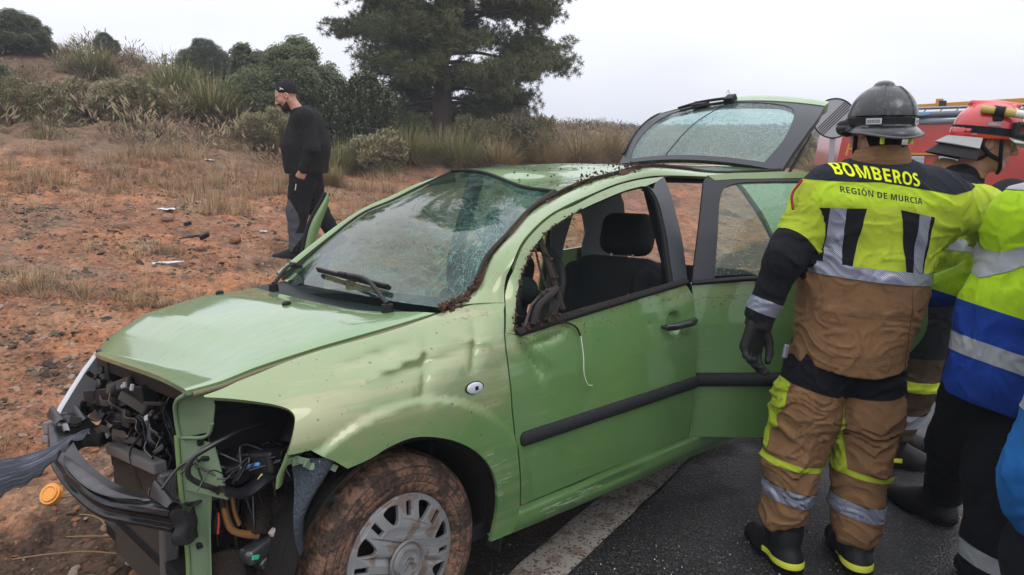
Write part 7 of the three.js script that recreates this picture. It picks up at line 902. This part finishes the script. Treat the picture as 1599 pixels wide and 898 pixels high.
  mesh('neck_flap_lining', HM(sheet((u, v) => { const a = lerp(-1.35, 1.35, u) + Math.PI, r = 0.122 + 0.078 * v; return [Math.sin(a) * r, -0.005 - 0.088 * v - 0.02 * Math.cos(a) * v, -0.01 + Math.cos(a) * (r + 0.03)]; }, { n: 24, m: 6, thick: 0.004, out: [0, -1, 1] })), std([0.02, 0.02, 0.022], 0.9), helm);
  mesh('brim', HM(sheet((u, v) => { const a = lerp(-1.15, 1.15, u), r = 0.120 + 0.05 * v; return [Math.sin(a) * r * 0.98, 0.028 - 0.02 * v, -0.005 + Math.cos(a) * (r + 0.028)]; }, { n: 24, m: 6, thick: 0.005, out: [0, 1, 0] })), std([0.50, 0.52, 0.45], 0.5), helm);
  const ring = (y0, r, a0, a1) => Array.from({ length: 13 }, (_, i) => { const a = lerp(a0, a1, i / 12); return [Math.sin(a) * (0.124 + r), y0, -0.005 + Math.cos(a) * (0.152 + r)]; });
  mesh('goggle_strap', HM(strip(ring(0.030, 0.004, -3.6, -1.1), ring(0.062, -0.001, -3.6, -1.1), { n: 24, m: 2, thick: 0.003, out: [-1, 0, 0] })), M.navy, helm);
  mesh('goggles', HM(merge([tube([[-0.118, 0.045, 0.07], [-0.105, 0.035, 0.125], [-0.06, 0.03, 0.168], [0, 0.032, 0.18], [0.06, 0.03, 0.168], [0.105, 0.04, 0.12]], 0.017, 8), tube([[-0.115, 0.085, 0.08], [-0.08, 0.09, 0.145], [0, 0.092, 0.172], [0.08, 0.09, 0.145]], 0.012, 8), box(0.03, 0.06, 0.03, [-0.119, 0.062, 0.075], [0, 0.5, 0])])), std([0.018, 0.018, 0.02], 0.5), helm);
  mesh('goggle_lens', HM(sheet((u, v) => { const a = lerp(-0.75, 0.75, u); return [Math.sin(a) * 0.125, lerp(0.040, 0.085, v), 0.03 + Math.cos(a) * 0.138]; }, { n: 14, m: 4, thick: 0.003 })), phys([0.42, 0.12, 0.14], 0.12, { clearcoat: 1, metalness: 0.3 }), helm);
  const torch = new THREE.Group(); torch.name = 'torch'; p.add(torch);
  mesh('torch_body', [tube([at(-0.105, 0.135, -0.075), at(-0.117, 0.132, -0.02)], 0.017, 14), tube([at(-0.122, 0.130, 0.012), at(-0.128, 0.127, 0.055)], 0.0185, 14), ], std([0.42, 0.33, 0.10], 0.45), torch); mesh('torch_grip', [tube([at(-0.116, 0.132, -0.022), at(-0.123, 0.129, 0.015)], 0.0225, 14), box(0.03, 0.03, 0.04, at(-0.110, 0.105, -0.005))], rubber, torch); mesh('torch_head', [tube([at(-0.128, 0.127, 0.055), at(-0.134, 0.125, 0.092)], 0.0175, 14)], phys([0.55, 0.55, 0.5], 0.3, { clearcoat: 0.8 }), torch);
  const lab = (a, y, w, h) => HM(sheet((u, v) => { const q = a + (u - 0.5) * w; return [Math.sin(q) * 0.126, y + (v - 0.5) * h, -0.005 + Math.cos(q) * 0.154]; }, { n: 6, thick: 0.001, out: [-1, 0, 0] })); mesh('helmet_strip', lab(-1.62, 0.075, 0.32, 0.014), M.reflPlain, helm); mesh('helmet_strip', lab(-2.25, 0.030, 0.5, 0.014), M.reflPlain, helm);
  mesh('helmet_stripe', HM(sheet((u, v) => { const a = -0.62 + 0.16 * (v - 0.5), q = lerp(0.15, 0.95, u); return [Math.sin(a) * 0.122 * Math.cos(q), 0.058 + 0.124 * Math.sin(q), -0.005 + Math.cos(a) * 0.150 * Math.cos(q)]; }, { n: 10, m: 4, thick: 0.001, out: [-1, 1, 1] })), std([0.6, 0.6, 0.6], 0.5), helm);
  mesh('chin_strap', [tube([at(-0.10, 0.03, 0.03), at(-0.088, -0.05, 0.045), at(-0.055, -0.105, 0.06), at(0, -0.130, 0.065)], 0.0085, 6), tube([at(-0.10, 0.02, -0.07), at(-0.09, -0.045, -0.01), at(-0.075, -0.075, 0.05)], 0.009, 6), tube([at(-0.085, -0.05, 0.0), at(-0.08, -0.08, -0.04), at(-0.06, -0.06, -0.09)], 0.007, 6)], M.navy, helm);
  const jt = folds(bonesSDF([[[0, 0.74, 0.01], [0, 1.05, 0.03], 0.20, 0.205, 0.72], [[0, 1.05, 0.03], [0, 1.24, 0.05], 0.205, 0.19, 0.72], [shL, shR, 0.095, 0.095, 1], [[0, 1.32, 0.07], [0, 1.41, 0.12], 0.10, 0.085, 1], [shL, elL, 0.09, 0.08, 1, 0.04], [elL, wrL, 0.075, 0.06, 1, 0.03], [shR, elR, 0.09, 0.08, 1, 0.04], [elR, wrR, 0.075, 0.06, 1, 0.03]], 0.08), 0.010, 7, 11, 7, 51);
  const jk = nets((x, y, z) => Math.max(jt(x, y, z), 0.70 - y, y - 1.43 + 0.35 * (z - 0.13)), [-0.42, 0.62, -0.25], [0.42, 1.48, 0.46], 0.0105), jg = new THREE.Group(); jg.name = 'jacket'; p.add(jg);
  let [col, r1] = zone(jk, [(x, y, z) => y - 1.392 + 0.2 * (z - 0.1), (x) => 0.11 - Math.abs(x)]); mesh('collar', grow(col, 0.003), M.tan, jg); let [yk, r2] = zone(r1, [(x, y, z) => y - 1.345 + 0.3 * (z - 0.06), (x, y, z) => z + 0.01]); mesh('shoulder_yoke', yk, M.navy, jg); let [bd, r3] = zone(r2, [(x, y) => y - 1.075, (x, y) => 1.125 - y]); mesh('reflective_band', grow(bd, 0.003), M.reflPlain, jg); mesh('jacket_body', r3, cloth([0.42, 0.60, 0.045]), jg);
  const lf = folds(bonesSDF([[[0.09, 0.80, 0.0], [0.10, 0.42, 0.02], 0.13, 0.10, 1], [[0.10, 0.42, 0.02], [0.10, 0.17, -0.06], 0.10, 0.085, 1], [[-0.09, 0.80, 0.0], [-0.11, 0.42, -0.02], 0.13, 0.10, 1], [[-0.11, 0.42, -0.02], [-0.12, 0.17, -0.10], 0.10, 0.085, 1]], 0.03), 0.010, 6, 15, 6, 57), tr = nets((x, y, z) => Math.max(lf(x, y, z), 0.15 - y, y - 0.85), [-0.28, 0.1, -0.22], [0.26, 0.88, 0.16], 0.012);
  let [ub, q1] = cut(tr, (x, y) => y - 0.56); mesh('dark_seat', ub, M.navy, p); let [lb, q2] = zone(q1, [(x, y) => y - 0.40, (x, y) => 0.45 - y]); mesh('lime_band', lb, M.lime, p); let [rb, q3] = zone(q2, [(x, y) => y - 0.22, (x, y) => 0.285 - y]); mesh('reflective_band', grow(rb, 0.003), M.refl, p); mesh('legs', q3, cloth([0.075, 0.048, 0.03]), p);
  mesh('gaiter', meshBones([[[0.10, 0.24, -0.05], [0.10, 0.1, -0.07], 0.075, 0.065]], 0.02, 0.012), M.navy, p); mesh('gaiter', meshBones([[[-0.12, 0.24, -0.09], [-0.12, 0.1, -0.11], 0.075, 0.065]], 0.02, 0.012), M.navy, p);
  boots([[[0.10, 0, -0.13], [0.11, 0, 0.13], [0.10, 0.16, -0.06]], [[-0.12, 0, -0.17], [-0.13, 0, 0.09], [-0.12, 0.16, -0.10]]], p, 0.010);
}
{ // ---- the ambulance worker at the right edge
  const p = thing('person', 'ambulance worker in fluorescent yellow and royal blue jacket with blue gloves', 'person', [1.61, 0, -2.5], Math.PI);
  const hd = [-0.285, 1.60, 0.06], shL = [-0.03, 1.29, 0.0], elL = [-0.06, 1.07, 0.20], wrL = [0.10, 0.975, 0.36], shR = [-0.48, 1.33, 0.0], elR = [-0.50, 1.10, 0.12], wrR = [-0.36, 1.0, 0.32];
  const [hair, sk] = zone(headRaw, [(x, y, z) => y - 0.035 - 1.3 * Math.min(0, z - 0.03) - (z > 0.03 ? 0.6 * (z - 0.03) : 0), (x, y) => y + 0.07]).map((g) => xf(g, hd, [0.15, 0.3, 0]));
  const inner = [[[-0.06, 0.8, 0], [-0.2, 1.3, 0], 0.14, 0.14, 0.7], [[-0.2, 1.35, 0.01], [-0.23, 1.5, 0.04], 0.06, 0.055], [shL, elL, 0.05, 0.042], [elL, wrL, 0.042, 0.03], [shR, elR, 0.05, 0.042], [elR, wrR, 0.042, 0.03], [[0.02, 0.8, 0.02], [-0.02, 0.45, 0.25], 0.08, 0.055], [[-0.02, 0.45, 0.23], [-0.15, 0.1, 0.50], 0.05, 0.04], [[-0.12, 0.8, 0], [-0.03, 0.45, -0.02], 0.08, 0.055], [[-0.03, 0.45, -0.02], [-0.0, 0.1, -0.06], 0.05, 0.04]];
  mesh('body', [sk, meshBones(inner, 0.05, 0.02)], skinMat, p); mesh('hair', grow(hair, 0.006), std([0.03, 0.02, 0.014], 0.9), p);
  const jt = folds(bonesSDF([[[-0.06, 0.78, -0.02], [-0.12, 1.0, 0.0], 0.235, 0.225, 0.72], [[-0.12, 1.0, 0.0], [-0.22, 1.20, 0.0], 0.225, 0.225, 0.72], [shL, shR, 0.10, 0.10, 1], [[-0.26, 1.36, 0.0], [-0.275, 1.44, 0.02], 0.10, 0.08, 1], [shL, elL, 0.098, 0.085, 1, 0.05], [elL, wrL, 0.08, 0.055, 1, 0.03], [shR, elR, 0.098, 0.085, 1, 0.05], [elR, wrR, 0.08, 0.055, 1, 0.03]], 0.09), 0.010, 6, 9, 6, 71);
  const jk = nets((x, y, z) => Math.max(jt(x, y, z), 0.665 + 0.28 * (x + 0.02) - y, y - 1.47), [-0.72, 0.52, -0.27], [0.32, 1.5, 0.5], 0.0105), jg = new THREE.Group(); jg.name = 'jacket'; p.add(jg);
  const hemLine = (x, y) => y - 0.30 * x, bl = (c) => (x, y, z) => c - hemLine(x, y) - 0.05 * Math.min(0.1, z);
  let [bt, y1] = cut(jk, (x, y, z) => 0.985 - hemLine(x, y) + (z > 0.1 ? 0.0 : 0)); let [gb, bt2] = zone(bt, [(x, y) => hemLine(x, y) - 0.815, (x, y) => 0.875 - hemLine(x, y)]); mesh('reflective_band', grow(gb, 0.003), M.reflPlain, jg); mesh('blue_panel', bt2, M.blue, jg);
  let [ab, y2] = zone(y1, [(x, y, z) => y - 1.215 + 0.62 * (x + 0.06), (x, y, z) => 1.275 - y - 0.62 * (x + 0.06), (x) => x + 0.09]); mesh('reflective_band', grow(ab, 0.003), M.reflPlain, jg); let [vb, y3] = zone(y2, [(x, y) => y - 1.215 - 0.7 * (-0.09 - x), (x, y) => 1.29 - y + 0.7 * (-0.09 - x), (x) => -0.09 - x, (x) => x + 0.34]); mesh('reflective_band', grow(vb, 0.003), M.reflPlain, jg); let [sb, y4] = zone(y3, [(x, y, z) => 0.035 - Math.abs(y - 1.42 - 0.5 * (x + 0.1) * 0 + 0.7 * z * 0), (x) => 0.12 - x, (x) => x + 0.2]); mesh('shoulder_band', grow(sb, 0.003), M.reflPlain, jg); mesh('yellow_panel', y4, M.hivis, jg);
  const lf = folds(bonesSDF([[[0.03, 0.80, 0.0], [-0.02, 0.45, 0.22], 0.13, 0.098, 1], [[-0.02, 0.45, 0.22], [-0.15, 0.13, 0.50], 0.095, 0.072, 1], [[-0.10, 0.80, -0.03], [-0.025, 0.45, -0.04], 0.15, 0.118, 1], [[-0.025, 0.45, -0.04], [0.0, 0.12, -0.08], 0.115, 0.095, 1]], 0.03), 0.010, 6, 9, 6, 77), tr = nets((x, y, z) => Math.max(lf(x, y, z), 0.09 - y, y - 0.88), [-0.30, 0.04, -0.24], [0.22, 0.90, 0.64], 0.012);
  let [rb, q] = zone(tr, [(x, y) => y - 0.135 - 0.30 * x, (x, y) => 0.195 + 0.30 * x - y, (x, y, z) => 0.18 - z]); mesh('reflective_band', grow(rb, 0.003), M.reflPlain, p); mesh('trouser_legs', q, M.trousers, p); mesh('pocket', [sheet((u, v) => [lerp(-0.10, 0.09, u), lerp(0.50, 0.60, v) - 0.02 * u, -0.168 + 0.03 * Math.pow(u * 2 - 1.2, 2)], { n: 8, thick: 0.006, out: [0, 0, -1] })], M.trousers, p);
  boots([[[-0.155, 0, 0.47], [-0.05, 0, 0.70], [-0.155, 0.16, 0.49]], [[0.0, 0, -0.14], [-0.03, 0, 0.12], [0.0, 0.16, -0.08]]], p, 0.010, false); mesh('boot_tab', box(0.006, 0.012, 0.06, [-0.20, 0.03, 0.50], [0, 0.4, 0], 0.002), std([0.5, 0.25, 0.05], 0.6), p);
  mesh('glove', [aim(hand(0.75, 0.05, 0.6, 1.08), wrL, [0.165, 0.935, 0.45], 2.4), tube([mix3(elL, wrL, 0.72), wrL], 0.044, 12)], M.nitrile, p); mesh('glove', [aim(hand(0.9, 0.05, 0.6, 1.08), wrR, [-0.27, 0.95, 0.40], 2.4), tube([mix3(elR, wrR, 0.8), wrR], 0.045, 12)], M.nitrile, p);
}
{ // ---- the second ambulance worker, nearest, only a hip in view
  const p = thing('person', 'nearest worker at bottom right, only bright blue jacket hem and dark trousers in view', 'person', [1.60, 0, -1.93], Math.PI);
  const hd = [-0.20, 1.60, 0.05], shL = [0.02, 1.34, 0.02], elL = [0.04, 1.08, 0.12], wrL = [-0.02, 0.95, 0.34], shR = [-0.42, 1.34, 0.02], elR = [-0.47, 1.08, 0.06], wrR = [-0.40, 0.95, 0.28];
  const [hair, sk] = zone(headRaw, [(x, y, z) => y - 0.035 - 1.3 * Math.min(0, z - 0.03) - (z > 0.03 ? 0.6 * (z - 0.03) : 0), (x, y) => y + 0.07]).map((g) => xf(g, hd, [0.1, 0.1, 0]));
  mesh('body', [sk, meshBones([[[0.02, 0.8, 0], [-0.2, 1.3, 0.02], 0.14, 0.14, 0.7], [[-0.2, 1.35, 0.02], [-0.2, 1.5, 0.03], 0.06, 0.055], [shL, elL, 0.05, 0.042], [elL, wrL, 0.042, 0.03], [shR, elR, 0.05, 0.042], [elR, wrR, 0.042, 0.03], [[0.1, 0.8, 0], [0.12, 0.45, 0.02], 0.08, 0.055], [[0.12, 0.45, 0.02], [0.13, 0.1, -0.02], 0.05, 0.04], [[-0.1, 0.8, 0], [-0.12, 0.45, 0.02], 0.08, 0.055], [[-0.12, 0.45, 0.02], [-0.13, 0.1, -0.02], 0.05, 0.04]], 0.05, 0.02), aim(hand(0.6, 0, 0.4, 1), wrL, [-0.08, 0.92, 0.44], 0), aim(hand(0.6, 0, 0.4, 1), wrR, [-0.34, 0.92, 0.38], 0)], skinMat, p); mesh('hair', grow(hair, 0.006), std([0.02, 0.015, 0.012], 0.9), p);
  const jt = folds(bonesSDF([[[0.085, 0.66, 0.0], [0.0, 0.92, 0.0], 0.225, 0.205, 0.72], [[0.0, 0.92, 0.0], [-0.19, 1.22, 0.02], 0.205, 0.19, 0.72], [shL, shR, 0.095, 0.095, 1], [[-0.2, 1.36, 0.02], [-0.2, 1.43, 0.03], 0.09, 0.08, 1], [shL, elL, 0.09, 0.08, 1, 0.05], [elL, wrL, 0.075, 0.055, 1, 0.03], [shR, elR, 0.09, 0.08, 1, 0.05], [elR, wrR, 0.075, 0.055, 1, 0.03]], 0.09), 0.007, 6, 9, 6, 91);
  const jk = nets((x, y, z) => Math.max(jt(x, y, z), 0.50 + 0.24 * (x - 0.2) - y, y - 1.46), [-0.68, 0.38, -0.27], [0.36, 1.5, 0.44], 0.012); let [gb, b] = zone(jk, [(x, y) => y - 0.84, (x, y) => 0.90 - y]); const jg = new THREE.Group(); jg.name = 'jacket'; p.add(jg); mesh('reflective_band', grow(gb, 0.003), M.reflPlain, jg); mesh('blue_panel', b, M.skyBlue, jg);
  const lf = folds(bonesSDF([[[0.10, 0.70, 0.02], [0.14, 0.42, 0.02], 0.115, 0.12, 1], [[0.14, 0.42, 0.02], [0.15, 0.12, -0.03], 0.115, 0.095, 1], [[-0.08, 0.70, 0.02], [-0.12, 0.42, 0.02], 0.115, 0.11, 1], [[-0.12, 0.42, 0.02], [-0.13, 0.12, -0.03], 0.11, 0.09, 1]], 0.03), 0.009, 6, 9, 6, 95); mesh('trouser_legs', nets((x, y, z) => Math.max(lf(x, y, z), 0.09 - y, y - 0.85), [-0.32, 0.04, -0.24], [0.34, 0.88, 0.24], 0.013), M.trousers, p);
  boots([[[0.15, 0, -0.09], [0.17, 0, 0.17], [0.15, 0.16, -0.03]], [[-0.13, 0, -0.09], [-0.14, 0, 0.17], [-0.13, 0.16, -0.03]]], p, 0.012);
}
// ---------------------------------------------------------------- road sign, fire engine, litter
{
  const s = thing('road_sign', 'round grey end-of-restriction road sign with black diagonal stripes on a steel post', 'road sign', [4.73, height(4.73, -11.8) - 0.1, -11.8], -0.38), h = 1.90 - s.position.y, R0 = 0.292;
  mesh('post', [box(0.08, h + 0.2, 0.04, [0, (h + 0.2) / 2, -0.03])], std([0.33, 0.34, 0.36], 0.45, { metalness: 0.6 }), s);
  mesh('sign_plate', [cyl(R0, R0, 0.012, [0, h, 0], [Math.PI / 2, 0, 0], 56)], std([0.36, 0.365, 0.38], 0.5), s); mesh('sign_border', [place(new THREE.TorusGeometry(R0 - 0.010, 0.011, 8, 64), [0, h, 0.008], [0, 0, 0], [1, 1, 0.35])], std([0.015, 0.015, 0.018], 0.5), s);
  for (let k = -2; k <= 2; k++) { const o = k * 0.030, L = 2 * Math.sqrt((R0 - 0.02) ** 2 - o * o) * 0.98; mesh('stripe', [box(L, 0.014, 0.003, [o * 0.66, h - o * 0.75, 0.0085], [0, 0, 0.82], 0.001)], std([0.015, 0.015, 0.018], 0.5), s); }
  mesh('clamp', [box(0.12, 0.03, 0.05, [0, h + 0.12, -0.02]), box(0.12, 0.03, 0.05, [0, h - 0.12, -0.02])], std([0.3, 0.3, 0.31], 0.4, { metalness: 0.7 }), s, 'stuff');
}
{ // the fire engine parked beyond, mostly hidden behind the rescuers
  const t = thing('fire_engine', 'red fire engine with ladder and orange boom on its roof, parked behind the rescuers', 'fire engine', [6.2, height(7.6, -15.2) - 0.02, -15], -0.18), red = phys([0.50, 0.035, 0.018], 0.35, { clearcoat: 0.8, clearcoatRoughness: 0.1, map: withRepeat(spots, 0.6) }), silver = std([0.42, 0.43, 0.45], 0.4, { metalness: 0.6 }), orange = std([0.52, 0.23, 0.035], 0.5), y = (v) => v - t.position.y;
  mesh('body_panel', [box(0.25, 0.75, 2.2, [0.09, y(1.45), -1.1], [0, 0, -0.14]), box(3.6, 1.0, 2.2, [1.95, y(0.95), -1.15])], red, t);
  mesh('side_panel', [panel([[1.08, y(1.38)], [1.30, y(1.92)], [1.98, y(1.97)], [1.80, y(1.36)]], (a, b) => [a, b, 0.02], { step: 0.5, thick: 0.03, out: [0, 0, 1] })], red, t); mesh('panel_frame', [tube([[1.80, y(1.36), 0.03], [1.98, y(1.97), 0.03]], 0.025, 6)], silver, t); mesh('panel_rail', [tube([[1.30, y(1.94), 0.03], [2.0, y(1.99), 0.03]], 0.02, 6)], silver, t);
  mesh('yellow_stripe', [box(1.5, 0.05, 0.03, [1.5, y(1.355), 0.0]), box(0.04, 0.22, 0.02, [0.10, y(1.42), 0.01], [0, 0, -0.2]), box(0.09, 0.035, 0.02, [0.14, y(1.52), 0.01]), box(0.08, 0.03, 0.02, [0.14, y(1.44), 0.01])], orange, t, 'stuff');
  for (let k = 0; k < 3; k++) mesh('locker_shutter', [0, 1, 2, 3, 4].map((i) => box(0.5, 0.055, 0.03, [0.45 + k * 0.75, y(1.28) - i * 0.06, 0.0])), silver, t, 'stuff');
  mesh('lamp_ledge', [box(0.5, 0.06, 0.2, [0.22, y(1.10), -0.05])], silver, t); mesh('rear_lamp', [box(0.12, 0.10, 0.05, [0.10, y(1.20), 0.02])], std([0.5, 0.06, 0.03], 0.3), t);
  mesh('roof_deck', [box(3.4, 0.06, 2.1, [2.0, y(1.98), -1.15])], std([0.10, 0.105, 0.12], 0.6), t);
  const lad = []; for (const z of [-0.15, -0.55]) for (const e of [0, 0.16]) lad.push(tube([[1.2, y(2.02) + e, z], [4.2, y(2.10) + e, z]], 0.022, 6)); for (let i = 0; i < 11; i++) lad.push(tube([[1.35 + i * 0.27, y(2.03) + i * 0.007, -0.15], [1.35 + i * 0.27, y(2.03) + i * 0.007, -0.55]], 0.016, 6), tube([[1.35 + i * 0.27, y(2.03), -0.15], [1.48 + i * 0.27, y(2.19), -0.15]], 0.012, 5)); mesh('ladder', lad, std([0.24, 0.26, 0.29], 0.45, { metalness: 0.5 }), t, 'stuff');
  mesh('suction_pipe', [tube([[1.3, y(1.93), 0.0], [3.6, y(2.0), 0.0]], 0.06, 12)], std([0.17, 0.18, 0.2], 0.5), t); mesh('suction_pipe', [tube([[1.3, y(2.06), -0.02], [3.6, y(2.13), -0.02]], 0.05, 12)], std([0.13, 0.14, 0.16], 0.5), t);
  mesh('boom', [box(3.4, 0.09, 0.16, [2.95, y(2.30), -0.3], [0, 0, 0.055])], orange, t); mesh('boom_end', [box(0.12, 0.12, 0.2, [1.75, y(2.26), -0.3])], std([0.03, 0.03, 0.03], 0.6), t); mesh('beacon', [cyl(0.06, 0.07, 0.09, [1.72, y(2.31), -0.3])], orange, t); mesh('rescue_board', [box(0.28, 0.05, 0.35, [1.30, y(2.06), -0.05], [0, 0, 0.1])], std([0.10, 0.30, 0.55], 0.5), t);
  mesh('hose_reel', [place(new THREE.TorusGeometry(0.18, 0.06, 10, 28), [2.35, y(1.62), 0.04])], rubber, t); mesh('tool', [box(0.5, 0.35, 0.1, [2.35, y(1.62), -0.05])], std([0.02, 0.02, 0.022], 0.6), t);
  for (const [x, z] of [[0.7, -0.15], [3.0, -0.15], [0.7, -2.1], [3.0, -2.1]]) { const w = mesh('wheel', [place(new THREE.LatheGeometry([[0.25, -0.14], [0.42, -0.14], [0.47, -0.1], [0.47, 0.1], [0.42, 0.14], [0.25, 0.14]].map(([r, q]) => new THREE.Vector2(r, q)), 32), [x, 0.47, z], [Math.PI / 2, 0, 0])], rubber, t); mesh('rim', [cyl(0.27, 0.27, 0.2, [x, 0.47, z], [Math.PI / 2, 0, 0], 24)], silver, w); }
  mesh('cab', [box(1.9, 1.6, 2.2, [4.75, y(1.35), -1.15], [0, 0, 0], 0.12)], red, t); mesh('cab_window', [box(1.2, 0.55, 0.03, [4.7, y(1.75), -0.03], [0, 0, 0], 0.01)], phys([0.02, 0.025, 0.03], 0.05, { clearcoat: 1 }), t); mesh('chassis', [box(5.6, 0.25, 1.8, [2.8, 0.62, -1.15])], black, t);
}
{ // litter and wreckage on the dirt
  const put2 = (px, r, name, geos, mat, label, cat, turn = 0) => { const [x, z] = bearing(px, r), m = mesh(name, geos, mat); m.position.set(x, height(x, z) + 0.012, z); m.rotation.y = turn; return tag(m, label, cat); };
  const cap0 = put2(31, 3.70, 'filler_cap', [cyl(0.045, 0.047, 0.02, [0, 0.0, 0], [0, 0, 0], 40), place(new THREE.TorusGeometry(0.031, 0.005, 8, 36), [0, 0.012, 0], [Math.PI / 2, 0, 0]), cyl(0.026, 0.026, 0.006, [0, 0.011, 0], [0, 0, 0], 30)], phys([0.72, 0.27, 0.015], 0.35, { clearcoat: 0.4 }), 'round orange plastic cap lying on the mud left of the car', 'cap'); cap0.rotation.set(0.9, 0, 0.15); cap0.position.y += 0.03;
  const crumple = (seed, a, b) => sheet((u, v) => [(u - 0.5) * a + 0.02 * (vn(u * 5, v * 5, seed) - 0.5), 0.03 * fbm(u * 4 + seed, v * 4, 0, 3), (v - 0.5) * b], { n: 10, thick: 0.004, out: [0, 1, 0] });
  const white = std([0.55, 0.55, 0.56], 0.6);
  put2(261, 10.2, 'paper_scrap', crumple(3, 0.18, 0.16), white, 'white scrap of rubbish at the edge of the dry grass', 'litter', 0.4); put2(258, 7.6, 'plastic_strip', crumple(5, 0.26, 0.05), white, 'thin white plastic strip lying flat on the open dirt', 'litter', 0.15); put2(333, 13.4, 'paper_scrap', crumple(7, 0.12, 0.1), white, 'small white scrap in the grass below the big tussock', 'litter'); put2(410, 9.2, 'paper_scrap', crumple(9, 0.07, 0.05), white, 'tiny white fragment on the dirt left of the walking man', 'litter'); put2(312, 10.8, 'paper_scrap', crumple(11, 0.06, 0.06), white, 'tiny white fragment in the dry grass right of the larger scrap', 'litter');
  put2(308, 8.7, 'plastic_fragment', [box(0.10, 0.05, 0.06, [0.06, 0.03, 0], [0.3, 0.2, 0.4], 0.01), tube([[-0.16, 0.01, 0.02], [-0.02, 0.03, 0], [0.06, 0.03, 0]], 0.012, 6), box(0.14, 0.02, 0.05, [-0.12, 0.012, 0.03], [0, 0.4, 0.1])], std([0.016, 0.016, 0.018], 0.5), 'broken black plastic car part lying on the dirt', 'car part'); put2(292, 9.2, 'plastic_fragment', [box(0.08, 0.04, 0.05, [0, 0.02, 0], [0.2, 0.6, 0.1], 0.01)], std([0.016, 0.016, 0.018], 0.5), 'small black car fragment behind the larger broken one', 'car part');
  const R = rng(55), sm = std([0.24, 0.155, 0.085], 0.85), twig = (px, r, L, a, label, leaf) => { const pts = [[-L / 2, 0, 0], [-L * 0.15, 0.012, 0.03 * (R() - 0.5)], [L * 0.2, 0.008, 0.05 * (R() - 0.5)], [L / 2, 0.004, 0]], g = [tube(pts, 0.0035, 5)]; if (leaf) for (let i = 0; i < 5; i++) g.push(place(new THREE.SphereGeometry(0.02, 8, 6), [L * 0.1 + 0.012 * i, 0.012, 0.02 * (R() - 0.5)], [0, R() * 3, 0], [1.2, 0.2, 0.7])); put2(px, r, 'twig', g, sm, label, 'twig', a); };
  twig(65, 3.72, 0.36, 0.7, 'dry twig with a withered leaf on the mud above the orange cap', true); twig(120, 3.35, 0.5, -0.1, 'long thin straw lying across the mud below the orange stone'); twig(140, 3.75, 0.22, 1.1, 'short dark straw beside the bumper beam'); twig(40, 3.28, 0.4, 0.1, 'bent straw at the lower left corner of the mud'); twig(95, 3.5, 0.2, -0.6, 'short pale straw left of the small orange stone');
}
{ // crumbs of window glass and of fallen soil on the asphalt beside the car
  const R = rng(808), up = new THREE.Vector3(0, 1, 0), drop = (n, s0, s1, cols) => Array.from({ length: n }, () => { const t = R(), px = lerp(760, 1420, R()), y = lerp(760, 940, Math.sqrt(R())), dep = Math.tan(0.1804 + Math.atan((y - 449) / 1227)), r = 1.5267 / dep, [x, z] = bearing(px, r); return [mat4(new THREE.Vector3(x, 0.011, z), new THREE.Quaternion().setFromEuler(new THREE.Euler(R() * 6, R() * 6, R() * 6)), lerp(s0, s1, Math.pow(R(), 3))), lin(...cols[R() * cols.length | 0])]; });
  tag(instanced('glass_crumbs', new THREE.BoxGeometry(1, 0.7, 0.8), phys([1, 1, 1], 0.15, { clearcoat: 1 }), drop(260, 0.0025, 0.006, [[0.45, 0.5, 0.5], [0.3, 0.36, 0.35]])), 'crumbs of shattered window glass scattered over the asphalt beside the car', 'glass').userData.kind = 'stuff';
  tag(instanced('soil_crumbs', new THREE.IcosahedronGeometry(1, 0), std([1, 1, 1], 0.95), drop(220, 0.002, 0.008, [[0.09, 0.055, 0.038], [0.06, 0.04, 0.03], [0.11, 0.07, 0.05]])), 'small crumbs of brown soil dropped on the asphalt beside the car', 'soil').userData.kind = 'stuff';
}
renderer.render(scene, camera);
